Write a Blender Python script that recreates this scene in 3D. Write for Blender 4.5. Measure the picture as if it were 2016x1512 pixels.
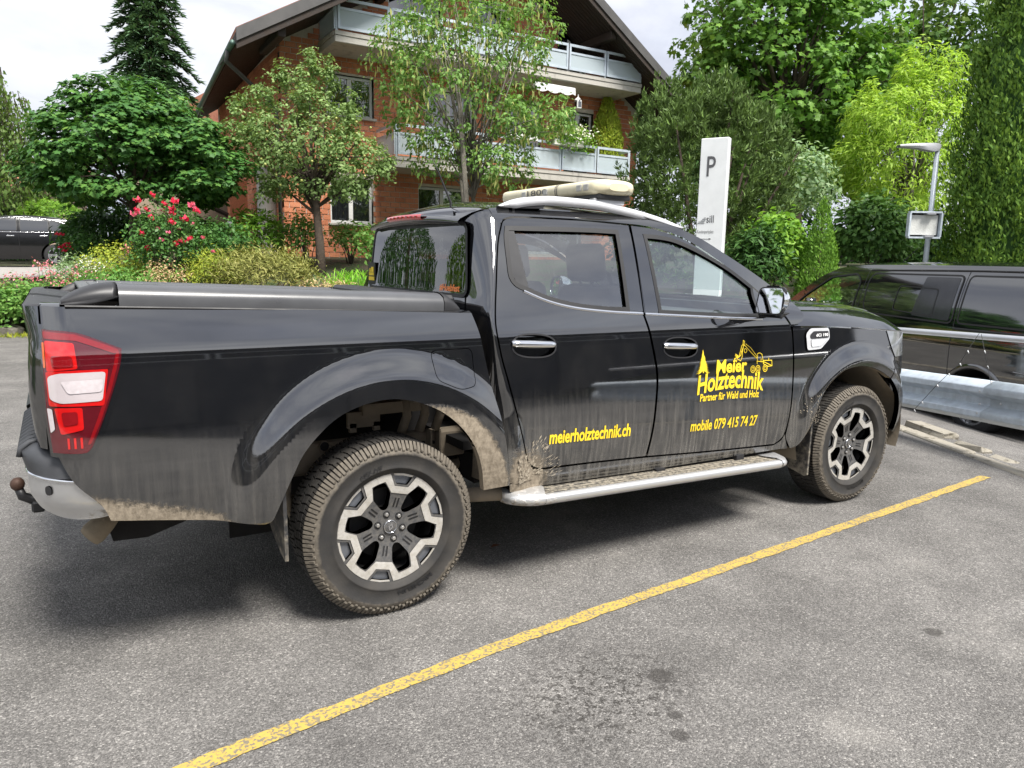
import bpy, bmesh, math, random
import numpy as np
from mathutils import Vector, Matrix
from mathutils.geometry import delaunay_2d_cdt
for o in list(bpy.data.objects): bpy.data.objects.remove(o, do_unlink=True)
scene = bpy.context.scene
COL = scene.collection
random.seed(7)
PI = math.pi
R = math.radians

# ------------------------------------------------------------------ camera
CAM = np.array([-1.1416, -3.6709, 1.5002]); YAW, PITCH, ROLL, FPX = .552157, -.164433, .017814, 1455.57
fw = np.array([math.sin(YAW)*math.cos(PITCH), math.cos(YAW)*math.cos(PITCH), math.sin(PITCH)])
rt0 = np.array([math.cos(YAW), -math.sin(YAW), 0.]); up0 = np.cross(rt0, fw)
rt = math.cos(ROLL)*rt0+math.sin(ROLL)*up0; up = -math.sin(ROLL)*rt0+math.cos(ROLL)*up0
cam = bpy.data.cameras.new('camera'); camo = bpy.data.objects.new('camera', cam); COL.objects.link(camo)
m = Matrix.Identity(4)
for i in range(3):
    m[i][0], m[i][1], m[i][2], m[i][3] = rt[i], up[i], -fw[i], CAM[i]
camo.matrix_world = m
cam.sensor_width = 36; cam.lens = FPX/2016*36; cam.clip_start = .05; cam.clip_end = 2000
scene.camera = camo
def P(u, v, d):
    """world position of a photo pixel at a depth in metres along the view axis"""
    q = CAM+d*(fw+(u-1008)/FPX*rt-(v-756)/FPX*up)
    return Vector(q)

# ------------------------------------------------------------------ world, sun, exposure
SUN_EL, SUN_AZ = 58, 170          # degrees; azimuth from +Y towards +X
world = bpy.data.worlds.new('World'); scene.world = world; world.use_nodes = True
nt = world.node_tree; nt.nodes.clear()
def WN(t, **k):
    n = nt.nodes.new(t)
    for a, b in k.items(): setattr(n, a, b)
    return n
sky = WN('ShaderNodeTexSky', sky_type='NISHITA', sun_disc=False)
sky.sun_elevation = R(SUN_EL); sky.sun_rotation = R(SUN_AZ); sky.air_density = 1.2; sky.dust_density = 2
tc = WN('ShaderNodeTexCoord'); mp = WN('ShaderNodeMapping'); mp.inputs['Scale'].default_value = (1, 1, 2.6)
nz = WN('ShaderNodeTexNoise'); nz.inputs['Scale'].default_value = 2.1; nz.inputs['Detail'].default_value = 7; nz.inputs['Roughness'].default_value = .55; nz.inputs['Distortion'].default_value = .3
nz2 = WN('ShaderNodeTexNoise'); nz2.inputs['Scale'].default_value = 1.3; nz2.inputs['Detail'].default_value = 5
cr = WN('ShaderNodeValToRGB'); cr.color_ramp.elements[0].position = .38; cr.color_ramp.elements[1].position = .62
cr.color_ramp.elements[0].color = (2.6, 2.77, 3.3, 1); cr.color_ramp.elements[1].color = (4.7, 4.8, 5.05, 1)
cv = WN('ShaderNodeValToRGB'); cv.color_ramp.elements[0].position = .30; cv.color_ramp.elements[1].position = .48
cv.color_ramp.elements[0].color = (.72, .72, .72, 1); cv.color_ramp.elements[1].color = (1, 1, 1, 1)
mx = WN('ShaderNodeMix', data_type='RGBA'); bg = WN('ShaderNodeBackground'); wo = WN('ShaderNodeOutputWorld')
L = nt.links.new
L(tc.outputs['Generated'], mp.inputs[0]); L(mp.outputs[0], nz.inputs['Vector']); L(mp.outputs[0], nz2.inputs['Vector'])
L(nz.outputs[0], cr.inputs[0]); L(nz2.outputs[0], cv.inputs[0]); L(cv.outputs[0], mx.inputs['Factor'])
L(sky.outputs[0], mx.inputs['A']); L(cr.outputs[0], mx.inputs['B']); L(mx.outputs['Result'], bg.inputs[0]); L(bg.outputs[0], wo.inputs[0])
bg.inputs[1].default_value = .05
sd = bpy.data.lights.new('sun', 'SUN'); sd.energy = 1.5; sd.angle = R(20); sd.color = (1, .96, .9)
so = bpy.data.objects.new('sun', sd); COL.objects.link(so)
sdir = Vector((math.sin(R(SUN_AZ))*math.cos(R(SUN_EL)), math.cos(R(SUN_AZ))*math.cos(R(SUN_EL)), math.sin(R(SUN_EL))))
so.rotation_euler = sdir.to_track_quat('Z', 'Y').to_euler(); so.location = sdir*40
scene.view_settings.view_transform = 'Standard'; scene.view_settings.look = 'None'
scene.view_settings.gamma = 1; scene.view_settings.exposure = 2.35
scene.render.engine = 'CYCLES'

# ------------------------------------------------------------------ material helpers
def newmat(name):
    m = bpy.data.materials.new(name); m.use_nodes = True
    return m, m.node_tree, m.node_tree.nodes['Principled BSDF']
def nd(nt, t, ins=None, **k):
    n = nt.nodes.new(t)
    for a, b in k.items(): setattr(n, a, b)
    for a, b in (ins or {}).items():
        if isinstance(b, bpy.types.NodeSocket): nt.links.new(b, n.inputs[a])
        else: n.inputs[a].default_value = b
    return n
def ramp(nt, fac, stops):
    n = nt.nodes.new('ShaderNodeValToRGB'); e = n.color_ramp.elements
    while len(e) < len(stops): e.new(.5)
    for el, (p, c) in zip(e, stops):
        el.position = p; el.color = (c if len(c) == 4 else (*c, 1)) if hasattr(c, '__len__') else (c, c, c, 1)
    nt.links.new(fac, n.inputs[0]); return n.outputs[0]
def mixc(nt, f, a, b, mode='MIX'):
    n = nd(nt, 'ShaderNodeMix', data_type='RGBA', blend_type=mode)
    for k, v in (('Factor', f), ('A', a), ('B', b)):
        if isinstance(v, bpy.types.NodeSocket): nt.links.new(v, n.inputs[k])
        else: n.inputs[k].default_value = v if k == 'Factor' else (*v, 1)
    return n.outputs['Result']
def mth(nt, op, a, b=None, c=None, clamp=False):
    n = nd(nt, 'ShaderNodeMath', operation=op, use_clamp=clamp)
    for i, v in enumerate((a, b, c)):
        if v is None: continue
        if isinstance(v, bpy.types.NodeSocket): nt.links.new(v, n.inputs[i])
        else: n.inputs[i].default_value = v
    return n.outputs[0]
def sstep(nt, v, a, b, lo=0., hi=1.):
    n = nd(nt, 'ShaderNodeMapRange', {'Value': v, 'From Min': a, 'From Max': b, 'To Min': lo, 'To Max': hi}, interpolation_type='SMOOTHSTEP'); return n.outputs[0]
def noise(nt, vec, scale, detail=3, rough=.5, sc=None):
    if sc is not None:
        vec = nd(nt, 'ShaderNodeMapping', {'Vector': vec, 'Scale': sc}).outputs[0]
    return nd(nt, 'ShaderNodeTexNoise', {'Vector': vec, 'Scale': scale, 'Detail': detail, 'Roughness': rough}).outputs[0]
def objco(nt): return nd(nt, 'ShaderNodeTexCoord').outputs['Object']
def poscoord(nt): return nd(nt, 'ShaderNodeNewGeometry').outputs['Position']
def bump(nt, bs, h, dist=.01, strength=1.):
    b = nd(nt, 'ShaderNodeBump', {'Height': h, 'Distance': dist, 'Strength': strength}); nt.links.new(b.outputs[0], bs.inputs['Normal'])
def simple(name, col, rough=.5, metal=0., coat=0., var=.12, scale=9., bmp=0., spec=.5):
    """principled with a little procedural unevenness in colour and gloss"""
    m, nt, bs = newmat(name); c = poscoord(nt)
    n = noise(nt, c, scale, 4, .6)
    lo = tuple(max(0, x*(1-var)) for x in col); hi = tuple(min(1, x*(1+var)) for x in col)
    nt.links.new(ramp(nt, n, [(.3, lo), (.7, hi)]), bs.inputs['Base Color'])
    nt.links.new(ramp(nt, n, [(.3, max(.02, rough*.85)), (.7, min(1, rough*1.15))]), bs.inputs['Roughness'])
    bs.inputs['Metallic'].default_value = metal; bs.inputs['Coat Weight'].default_value = coat
    bs.inputs['Specular IOR Level'].default_value = spec
    if bmp: bump(nt, bs, noise(nt, c, scale*6, 4, .6), bmp)
    return m
def leafmat(name, stops, rough=.6, trans=.35, pscale=1.2):
    """foliage: colour varies leaf by leaf and branch by branch, thin leaves let light through"""
    m, nt, bs = newmat(name); g = nd(nt, 'ShaderNodeNewGeometry')
    n = noise(nt, g.outputs['Position'], pscale, 2, .5)
    f = mth(nt, 'ADD', mth(nt, 'MULTIPLY', g.outputs['Random Per Island'], .65), mth(nt, 'MULTIPLY', n, .35))
    col = ramp(nt, f, [(p_, tuple(min(.85, q*1.6) for q in c_)) for p_, c_ in stops]); nt.links.new(col, bs.inputs['Base Color'])
    bs.inputs['Roughness'].default_value = rough; bs.inputs['Specular IOR Level'].default_value = .2
    tr = nd(nt, 'ShaderNodeBsdfTranslucent'); nt.links.new(mixc(nt, 1., col, (1.0, 1.0, .55), 'MULTIPLY'), tr.inputs[0])
    mxs = nd(nt, 'ShaderNodeMixShader', {0: trans}); nt.links.new(bs.outputs[0], mxs.inputs[1]); nt.links.new(tr.outputs[0], mxs.inputs[2])
    nt.links.new(mxs.outputs[0], nt.nodes['Material Output'].inputs[0]); return m
def glassmat(name, tint, refl=1.0, rough=.0, ior=1.7):
    m, nt, bs = newmat(name); nt.nodes.remove(bs)
    t = nd(nt, 'ShaderNodeBsdfTransparent', {0: (*tint, 1)}); g = nd(nt, 'ShaderNodeBsdfGlossy', {0: (refl, refl, refl, 1), 'Roughness': rough})
    bf = nd(nt, 'ShaderNodeNewGeometry').outputs['Backfacing']     # a thin pane reflects alike from both sides
    f = nd(nt, 'ShaderNodeFresnel', {0: mth(nt, 'ADD', ior, mth(nt, 'MULTIPLY', bf, 1/ior-ior))}).outputs[0]
    mxs = nd(nt, 'ShaderNodeMixShader', {0: f}); nt.links.new(t.outputs[0], mxs.inputs[1]); nt.links.new(g.outputs[0], mxs.inputs[2])
    nt.links.new(mxs.outputs[0], nt.nodes['Material Output'].inputs[0]); return m

# ------------------------------------------------------------------ object helpers
def tag(o, label=None, cat=None, group=None, kind=None):
    for k, v in (('label', label), ('category', cat), ('group', group), ('kind', kind)):
        if v: o[k] = v
    return o
def empty(name, loc=(0, 0, 0), rz=0., parent=None):
    o = bpy.data.objects.new(name, None); COL.objects.link(o); o.location = loc; o.rotation_euler.z = rz
    o.empty_display_size = .2; o.parent = parent; return o
def link(name, me, parent=None, loc=None, rot=None, scale=None):
    o = bpy.data.objects.new(name, me); COL.objects.link(o); o.parent = parent
    if loc is not None: o.location = loc
    if rot is not None: o.rotation_euler = rot
    if scale is not None: o.scale = scale
    return o
def mesh_np(name, V, F, mat, smooth=False):
    """V (n,3) array, F (m,k) array of equal-size faces"""
    V = np.asarray(V, np.float32); F = np.asarray(F, np.int32); k = F.shape[1]
    me = bpy.data.meshes.new(name); me.vertices.add(len(V)); me.vertices.foreach_set('co', V.ravel())
    me.loops.add(F.size); me.loops.foreach_set('vertex_index', F.ravel())
    me.polygons.add(len(F)); me.polygons.foreach_set('loop_start', np.arange(0, F.size, k, dtype=np.int32))
    if smooth: me.polygons.foreach_set('use_smooth', np.ones(len(F), bool))
    me.materials.append(mat); me.update(calc_edges=True); return me
def copy_tree(o, parent=None):
    c = o.copy(); COL.objects.link(c); c.parent = parent
    for ch in list(o.children): copy_tree(ch, c)
    return c
class MB:
    def __init__(s): s.v = []; s.f = []
    def add(s, v, f):
        b = len(s.v); s.v += [tuple(x) for x in v]; s.f += [tuple(b+i for i in q) for q in f]; return s
    def box(s, c, d, rz=0., bev=0., M=None):
        hx, hy, hz = d[0]/2, d[1]/2, d[2]/2
        if bev > 0:
            b = min(bev, hx*.49, hy*.49, hz*.49); v = []; f = []
            # chamfered box: 24 verts
            idx = {}
            for sx in (-1, 1):
                for sy in (-1, 1):
                    for sz in (-1, 1):
                        for ax in range(3):
                            q = [sx*hx, sy*hy, sz*hz]
                            for k in range(3):
                                if k != ax: q[k] -= (sx, sy, sz)[k]*b
                            idx[(sx, sy, sz, ax)] = len(v); v.append(q)
            def g(*a): return idx[a]
            for ax in range(3):
                for sg in (-1, 1):
                    o1, o2 = [k for k in range(3) if k != ax]; q = []
                    for a, c2 in ((-1, -1), (1, -1), (1, 1), (-1, 1)):
                        t = [0, 0, 0]; t[ax] = sg; t[o1] = a; t[o2] = c2; q.append(g(*t, ax))
                    f.append(q if (sg > 0) == (ax != 1) else q[::-1])
            for ax in range(3):
                o1, o2 = [k for k in range(3) if k != ax]
                for a in (-1, 1):
                    for c2 in (-1, 1):
                        t1 = [0, 0, 0]; t1[o1] = a; t1[o2] = c2; t2 = list(t1); t1[ax] = -1; t2[ax] = 1
                        f.append([g(*t1, o1), g(*t2, o1), g(*t2, o2), g(*t1, o2)])
            for sx in (-1, 1):
                for sy in (-1, 1):
                    for sz in (-1, 1): f.append([g(sx, sy, sz, 0), g(sx, sy, sz, 1), g(sx, sy, sz, 2)])
        else:
            v = [(x, y, z) for x in (-hx, hx) for y in (-hy, hy) for z in (-hz, hz)]
            f = [(0, 1, 3, 2), (4, 6, 7, 5), (0, 4, 5, 1), (2, 3, 7, 6), (0, 2, 6, 4), (1, 5, 7, 3)]
        T = M if M is not None else Matrix.Translation(c) @ Matrix.Rotation(rz, 4, 'Z')
        return s.add([T @ Vector(q) for q in v], f)
    def tube(s, pts, r, n=10, cap=True, flat=None):
        """pts 3D polyline; r number or list; flat=(a,b) elliptical scale"""
        pts = [Vector(q) for q in pts]; m = len(pts); r = r if hasattr(r, '__len__') else [r]*m
        ring = []; prev = None
        for i, q in enumerate(pts):
            t = (pts[min(i+1, m-1)]-pts[max(i-1, 0)]).normalized()
            if prev is None:
                a = Vector((0, 0, 1)) if abs(t.z) < .9 else Vector((1, 0, 0)); u = t.cross(a).normalized()
            else:
                u = prev-t*prev.dot(t); u.normalize()
            prev = u; w = t.cross(u)
            fa, fb = flat or (1, 1)
            ring.append([q+(u*math.cos(2*PI*k/n)*fa+w*math.sin(2*PI*k/n)*fb)*r[i] for k in range(n)])
        v = [x for g in ring for x in g]; f = []
        for i in range(m-1):
            for k in range(n):
                a = i*n+k; b = i*n+(k+1) % n; f.append((a, b, b+n, a+n))
        if cap: f.append(tuple(range(n))[::-1]); f.append(tuple((m-1)*n+k for k in range(n)))
        return s.add(v, f)
    def lathe(s, prof, n=32, axis='Y', c=(0, 0, 0), closed=False):
        """prof list of (r, h)"""
        v = []; f = []; m = len(prof)
        for i in range(n):
            a = 2*PI*i/n; ca, sa = math.cos(a), math.sin(a)
            for r, h in prof:
                v.append({'Y': (c[0]+r*ca, c[1]+h, c[2]+r*sa), 'Z': (c[0]+r*ca, c[1]+r*sa, c[2]+h), 'X': (c[0]+h, c[1]+r*ca, c[2]+r*sa)}[axis])
        for i in range(n):
            for k in range(m if closed else m-1):
                a = i*m+k; b = i*m+(k+1) % m; c2 = ((i+1) % n)*m+(k+1) % m; d = ((i+1) % n)*m+k; f.append((a, b, c2, d))
        return s.add(v, f)
    def prism(s, poly, h0, h1, T=None, bev=0.):
        """poly 2D (a,b) extruded along third axis from h0 to h1; T maps (a,b,h) -> xyz"""
        T = T or (lambda a, b, h: (a, b, h)); n = len(poly)
        lv = [(poly, h0), (poly, h1)]
        if bev:
            cx = sum(q[0] for q in poly)/n; cy = sum(q[1] for q in poly)/n
            sh = offset_poly(poly, bev)
            sg = 1 if h1 > h0 else -1
            lv = [(sh, h0), (poly, h0+sg*bev), (poly, h1-sg*bev), (sh, h1)]
        v = [T(a, b, h) for pl, h in lv for a, b in pl]; f = []
        for l in range(len(lv)-1):
            for i in range(n):
                j = (i+1) % n; f.append((l*n+i, l*n+j, (l+1)*n+j, (l+1)*n+i))
        f.append(tuple(range(n))[::-1]); f.append(tuple((len(lv)-1)*n+i for i in range(n)))
        return s.add(v, f)
    def sheet(s, grid):
        r = len(grid); c = len(grid[0]); v = [q for row in grid for q in row]
        f = [(i*c+j, i*c+j+1, (i+1)*c+j+1, (i+1)*c+j) for i in range(r-1) for j in range(c-1)]
        return s.add(v, f)
    def me(s, name, mat, smooth=None, auto=None):
        me = bpy.data.meshes.new(name); me.from_pydata(s.v, [], s.f)
        bm = bmesh.new(); bm.from_mesh(me); bmesh.ops.recalc_face_normals(bm, faces=bm.faces); bm.to_mesh(me); bm.free()
        me.materials.append(mat)
        if smooth:
            me.shade_smooth()
            if auto is not None: me.set_sharp_from_angle(angle=R(auto))
        return me
    def build(s, name, mat, parent=None, smooth=False, auto=None, **k):
        return link(name, s.me(name, mat, smooth or auto is not None, auto), parent, **k)
def area2(p): return sum(p[i][0]*p[(i+1) % len(p)][1]-p[(i+1) % len(p)][0]*p[i][1] for i in range(len(p)))/2
def offset_poly(poly, d):
    """inset a polygon by d"""
    n = len(poly); sg = 1 if area2(poly) > 0 else -1; out = []
    for i in range(n):
        a, b, c = Vector(poly[i-1]), Vector(poly[i]), Vector(poly[(i+1) % n])
        e1 = (b-a).normalized(); e2 = (c-b).normalized()
        n1 = Vector((-e1.y, e1.x))*sg; n2 = Vector((-e2.y, e2.x))*sg
        k = n1+n2
        if k.length < 1e-4: out.append(tuple(b+n1*d)); continue
        k.normalize(); out.append(tuple(b+k*d/max(.4, k.dot(n1))))
    return out
def crv(pts, step=.02):
    """Catmull-Rom through points"""
    out = []; n = len(pts)
    for i in range(n-1):
        p0, p1, p2, p3 = [np.array(pts[max(0, min(n-1, k))], float) for k in (i-1, i, i+1, i+2)]
        if i == 0: p0 = 2*p1-p2
        if i == n-2: p3 = 2*p2-p1
        m = max(1, int(math.ceil(np.linalg.norm(p2-p1)/step)))
        for k in range(m):
            t = k/m; out.append(tuple(.5*((2*p1)+(-p0+p2)*t+(2*p0-5*p1+4*p2-p3)*t*t+(-p0+3*p1-3*p2+p3)*t**3)))
    out.append(tuple(float(x) for x in pts[-1])); return out
def rounded(poly, r, n=5):
    out = []; m = len(poly)
    for i in range(m):
        a, b, c = Vector(poly[i-1]), Vector(poly[i]), Vector(poly[(i+1) % m])
        rr = r[i] if hasattr(r, '__len__') else r
        d1 = min(rr, (a-b).length*.45); d2 = min(rr, (c-b).length*.45)
        p1 = b+(a-b).normalized()*d1; p2 = b+(c-b).normalized()*d2
        for k in range(n+1):
            t = k/n; out.append(tuple(p1*(1-t)**2+b*2*t*(1-t)+p2*t*t))
    return out
def densify(poly, step):
    out = []; n = len(poly)
    for i in range(n):
        a, b = np.array(poly[i]), np.array(poly[(i+1) % n]); m = max(1, int(math.ceil(np.linalg.norm(b-a)/step)))
        for k in range(m): out.append(tuple(a+(b-a)*k/m))
    return out
def pip(pts, poly):
    """points (n,2) in polygon"""
    x, y = pts[:, 0], pts[:, 1]; ins = np.zeros(len(pts), bool); n = len(poly)
    for i in range(n):
        (x1, y1), (x2, y2) = poly[i-1], poly[i]
        if y1 == y2: continue
        c = ((y1 > y) != (y2 > y)) & (x < (x2-x1)*(y-y1)/(y2-y1)+x1); ins ^= c
    return ins
def tri2d(outer, holes=(), step=.03, grid=True):
    """constrained triangulation with interior grid -> (pts, tris, loops)"""
    loops = [densify(outer, step)]+[densify(h, step) for h in holes]
    co = []; ed = []; lidx = []
    for lp in loops:
        b = len(co); co += lp; ids = list(range(b, b+len(lp))); lidx.append(ids)
        ed += [(ids[i], ids[(i+1) % len(ids)]) for i in range(len(ids))]
    B = np.array(co)
    if grid:
        x0, y0 = B.min(0); x1, y1 = B.max(0)
        gx, gy = np.meshgrid(np.arange(x0+step/2, x1, step), np.arange(y0+step/2, y1, step)); G = np.stack([gx.ravel(), gy.ravel()], 1)
        k = pip(G, loops[0])
        for h in loops[1:]: k &= ~pip(G, h)
        G = G[k]
        if len(G):
            dm = np.min(((G[:, None, :]-B[None, :, :])**2).sum(-1), 1) if len(G)*len(B) < 4e6 else np.ones(len(G))
            G = G[dm > (step*.45)**2]; co += [tuple(q) for q in G]
    res = delaunay_2d_cdt([Vector(q) for q in co], ed, [], 0, 1e-6, True)
    V = np.array([tuple(q) for q in res[0]]); T = np.array([t for t in res[2] if len(t) == 3])
    orig = res[3]; mp = {}
    for i, og in enumerate(orig):
        for q in og: mp[q] = i
    cen = V[T].mean(1); k = pip(cen, loops[0])
    for h in loops[1:]: k &= ~pip(cen, h)
    return V, T[k], [[mp[i] for i in l if i in mp] for l in lidx]
def surf_panel(name, S, outer, mat, parent=None, holes=(), step=.03, off=0., flange=.02, gap=0., label=None, thick_mat=None):
    """sheet on the parametric surface S(s,z) bounded by outer, with folded edges"""
    if gap: outer = offset_poly(outer, gap); holes = [offset_poly(h, -gap) for h in holes]
    V, T, loops = tri2d(outer, holes, step)
    e = 1e-3
    def nrm(s, z):
        a = Vector(S(s+e, z))-Vector(S(s-e, z)); b = Vector(S(s, z+e))-Vector(S(s, z-e)); n = a.cross(b); n.normalize(); return n
    Ns = [nrm(s, z) for s, z in V]; Ps = [Vector(S(s, z))+n*off for (s, z), n in zip(V, Ns)]
    nv = len(Ps); v = [tuple(q) for q in Ps]; f = []; NN = [tuple(n) for n in Ns]
    for t in T:
        a, b, c = (Ps[i] for i in t); g = (b-a).cross(c-a); f.append(tuple(t) if g.dot(Ns[t[0]]) > 0 else tuple(t[::-1]))
    if flange:
        for lp in loops:
            n = len(lp); b0 = len(v)
            for i in range(n):
                q = Ps[lp[i]]; nn = Ns[lp[i]]; tg = Ps[lp[(i+1) % n]]-Ps[lp[i-1]]; o = tg.cross(nn); o.normalize()
                v.append(tuple(q)); v.append(tuple(q-nn*flange)); NN += [tuple(o), tuple(o)]
            for i in range(n):
                j = (i+1) % n; f.append((b0+2*i, b0+2*j, b0+2*j+1, b0+2*i+1))
    me = bpy.data.meshes.new(name); me.from_pydata(v, [], f); me.materials.append(mat)
    me.shade_smooth(); me.normals_split_custom_set_from_vertices(NN)
    o = link(name, me, parent)
    if label: o['label'] = label
    return o
FONT = None
def text_polys(body, size, bold=0., shear=0., sx=1., res=3):
    """flat text as a triangulated 2D mesh (verts, faces) starting at origin"""
    cu = bpy.data.curves.new('txt', 'FONT'); cu.body = body; cu.size = size; cu.shear = shear; cu.offset = bold; cu.resolution_u = res; cu.fill_mode = 'BOTH'
    o = bpy.data.objects.new('txt', cu); COL.objects.link(o); dg = bpy.context.evaluated_depsgraph_get(); dg.update()
    me = bpy.data.meshes.new_from_object(o.evaluated_get(dg)); v = [(q.co.x*sx, q.co.y) for q in me.vertices]; f = [tuple(p.vertices) for p in me.polygons]
    COL.objects.unlink(o); bpy.data.objects.remove(o); bpy.data.meshes.remove(me); bpy.data.curves.remove(cu); return v, f
def flat_text(name, body, size, T, mat, parent=None, bold=0., shear=0., width=None, sub=0):
    v, f = text_polys(body, size, bold, shear)
    x0 = min(q[0] for q in v); x1 = max(q[0] for q in v); k = (width/(x1-x0)) if width else 1.
    v = [((a-x0)*k, b) for a, b in v]
    me = bpy.data.meshes.new(name); me.from_pydata([tuple(T(a, b)) for a, b in v], [], f); me.materials.append(mat); return link(name, me, parent)
# ------------------------------------------------------------------ materials
def paintmat(name, dirt=1., base=(.006, .0065, .008)):
    m, nt, bs = newmat(name); c = objco(nt); sp = nd(nt, 'ShaderNodeSeparateXYZ', {0: c}); x, y, z = sp.outputs
    if dirt:
        streak = noise(nt, c, 1, 4, .6, (55, 20, 3.5)); fine = noise(nt, c, 420, 2, .5); mid = noise(nt, c, 7, 4, .6)
        low = mth(nt, 'MULTIPLY', sstep(nt, z, .98, .50), sstep(nt, x, .25, .62, .42, 1.))
        st = ramp(nt, streak, [(.36, .08), (.66, 1.)])
        fi = ramp(nt, fine, [(.35, .3), (.7, 1.)])
        d1 = mth(nt, 'MULTIPLY', mth(nt, 'MULTIPLY', low, st), mth(nt, 'MULTIPLY', fi, ramp(nt, mid, [(.25, .45), (.75, 1.)])))
        d1 = mth(nt, 'MULTIPLY', d1, .62*dirt)
        # faint film of dust over everything
        d1 = mth(nt, 'ADD', d1, mth(nt, 'MULTIPLY', ramp(nt, mid, [(.4, 0.), (.8, .016)]), 1.))
        # mud thrown up by the wheels: behind the rear wheel, round the arches, at the cab's rear corner
        def rad(cx, cz):
            return mth(nt, 'SQRT', mth(nt, 'ADD', mth(nt, 'POWER', mth(nt, 'SUBTRACT', x, cx), 2.), mth(nt, 'POWER', mth(nt, 'SUBTRACT', z, cz), 2.)))
        # rear quarter: mud line rises towards the tail
        hl = mth(nt, 'SUBTRACT', mth(nt, 'MULTIPLY', mth(nt, 'ADD', x, .62), -.32), mth(nt, 'SUBTRACT', z, .575))
        q = sstep(nt, hl, -.05, .10); q = mth(nt, 'MULTIPLY', q, sstep(nt, x, -.52, -.72))
        arch = mth(nt, 'MULTIPLY', sstep(nt, rad(0., .42), .60, .505), sstep(nt, x, -.30, .30, .25, 1.)); arch = mth(nt, 'MULTIPLY', arch, sstep(nt, z, 1.0, .80, .15, 1.))
        arcf = mth(nt, 'MULTIPLY', mth(nt, 'MULTIPLY', sstep(nt, rad(3.13, .36), .60, .52), .62), sstep(nt, x, 3.1, 2.85))
        cor = mth(nt, 'MULTIPLY', sstep(nt, rad(.63, .50), .30, .04), sstep(nt, x, .5, .58))
        md = mth(nt, 'MAXIMUM', mth(nt, 'MAXIMUM', q, arch), mth(nt, 'MAXIMUM', arcf, mth(nt, 'MULTIPLY', cor, .85)))
        sp1 = noise(nt, c, 1, 5, .65, (60, 60, 38)); rot = nd(nt, 'ShaderNodeMapping', {'Vector': c, 'Rotation': (0, R(-25), 0), 'Scale': (9, 9, 75)}).outputs[0]
        sp2 = nd(nt, 'ShaderNodeTexNoise', {'Vector': rot, 'Scale': 1., 'Detail': 5., 'Roughness': .6}).outputs[0]
        spl = mth(nt, 'ADD', mth(nt, 'MULTIPLY', sp1, .55), mth(nt, 'MULTIPLY', sp2, .45))
        mud = sstep(nt, mth(nt, 'SUBTRACT', mth(nt, 'ADD', mth(nt, 'MULTIPLY', md, .92), mth(nt, 'ADD', mth(nt, 'MULTIPLY', spl, .75), mth(nt, 'MULTIPLY', fine, .35))), .93), .0, .34)
        mud = mth(nt, 'MULTIPLY', mud, dirt, clamp=True)
        col = mixc(nt, d1, base, (.40, .375, .33)); mcol = ramp(nt, sp1, [(.3, (.15, .125, .095)), (.7, (.31, .265, .205))])
        col = mixc(nt, mud, col, mcol); nt.links.new(col, bs.inputs['Base Color'])
        ro = mth(nt, 'ADD', mth(nt, 'ADD', .035, mth(nt, 'MULTIPLY', d1, .75)), mth(nt, 'MULTIPLY', mud, .7), clamp=True); nt.links.new(ro, bs.inputs['Roughness'])
        bump(nt, bs, mth(nt, 'MULTIPLY', mud, spl), .008, .45)
        sl = mth(nt, 'SUBTRACT', .5, mth(nt, 'MULTIPLY', mth(nt, 'MAXIMUM', mth(nt, 'MULTIPLY', mud, 2.5), d1), .48), clamp=True); nt.links.new(sl, bs.inputs['Specular IOR Level'])
    else:
        bs.inputs['Base Color'].default_value = (*base, 1); n = noise(nt, c, 6, 3); nt.links.new(ramp(nt, n, [(.3, .03), (.8, .07)]), bs.inputs['Roughness'])
        bs.inputs['Specular IOR Level'].default_value = .5
    bs.inputs['IOR'].default_value = 2.4
    return m
def dirtymat(name, col, rough, metal=0., amount=.8, z0=.35, z1=.75, mudcol=(.33, .27, .19), sc=30., x0=None):
    """surface with mud that thins out upwards (object coordinates)"""
    m, nt, bs = newmat(name); c = objco(nt); sp = nd(nt, 'ShaderNodeSeparateXYZ', {0: c}); x, y, z = sp.outputs
    n = noise(nt, c, sc, 5, .65); f = mth(nt, 'MULTIPLY', sstep(nt, z, z1, z0), amount)
    if x0 is not None: f = mth(nt, 'MULTIPLY', f, sstep(nt, x, x0[0], x0[1]))
    k = sstep(nt, mth(nt, 'ADD', f, n), .72, 1.08)
    cc = mixc(nt, k, col, mixc(nt, n, tuple(q*.6 for q in mudcol), mudcol)); nt.links.new(cc, bs.inputs['Base Color'])
    nt.links.new(mth(nt, 'ADD', rough, mth(nt, 'MULTIPLY', k, .9-rough)), bs.inputs['Roughness']); nt.links.new(mth(nt, 'MULTIPLY', mth(nt, 'SUBTRACT', 1., k), metal), bs.inputs['Metallic'])
    bump(nt, bs, mth(nt, 'MULTIPLY', k, n), .006, .7); return m
M = {}
M['paint'] = paintmat('truck_paint'); M['paint_clean'] = paintmat('car_paint_black', 0)
M['plastic'] = simple('black_plastic', (.022, .022, .024), .45, var=.2)
M['rubber'] = simple('rubber_seal', (.012, .012, .013), .55)
M['chrome'] = simple('chrome', (.82, .83, .85), .09, 1., var=.05)
M['chrome_dirty'] = dirtymat('dirty_chrome', (.66, .665, .67), .30, .85, .55, .50, .76, x0=(-1.40, -1.02))
M['silver'] = simple('satin_aluminium', (.62, .63, .65), .35, .75, var=.06)
M['rail_silver'] = simple('satin_roof_rail', (.74, .75, .78), .32, .35, var=.05)
M['step_silver'] = dirtymat('step_edge_metal', (.70, .70, .70), .3, .7, .75, .2, .62, x0=(1.0, .62))
M['tread_black'] = dirtymat('step_tread', (.03, .03, .031), .7, 0, .62, .2, .85, (.36, .32, .25), 45)
M['cover'] = simple('bed_cover_rail', (.075, .077, .082), .32, 0., .0, var=.12, scale=5)
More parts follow.
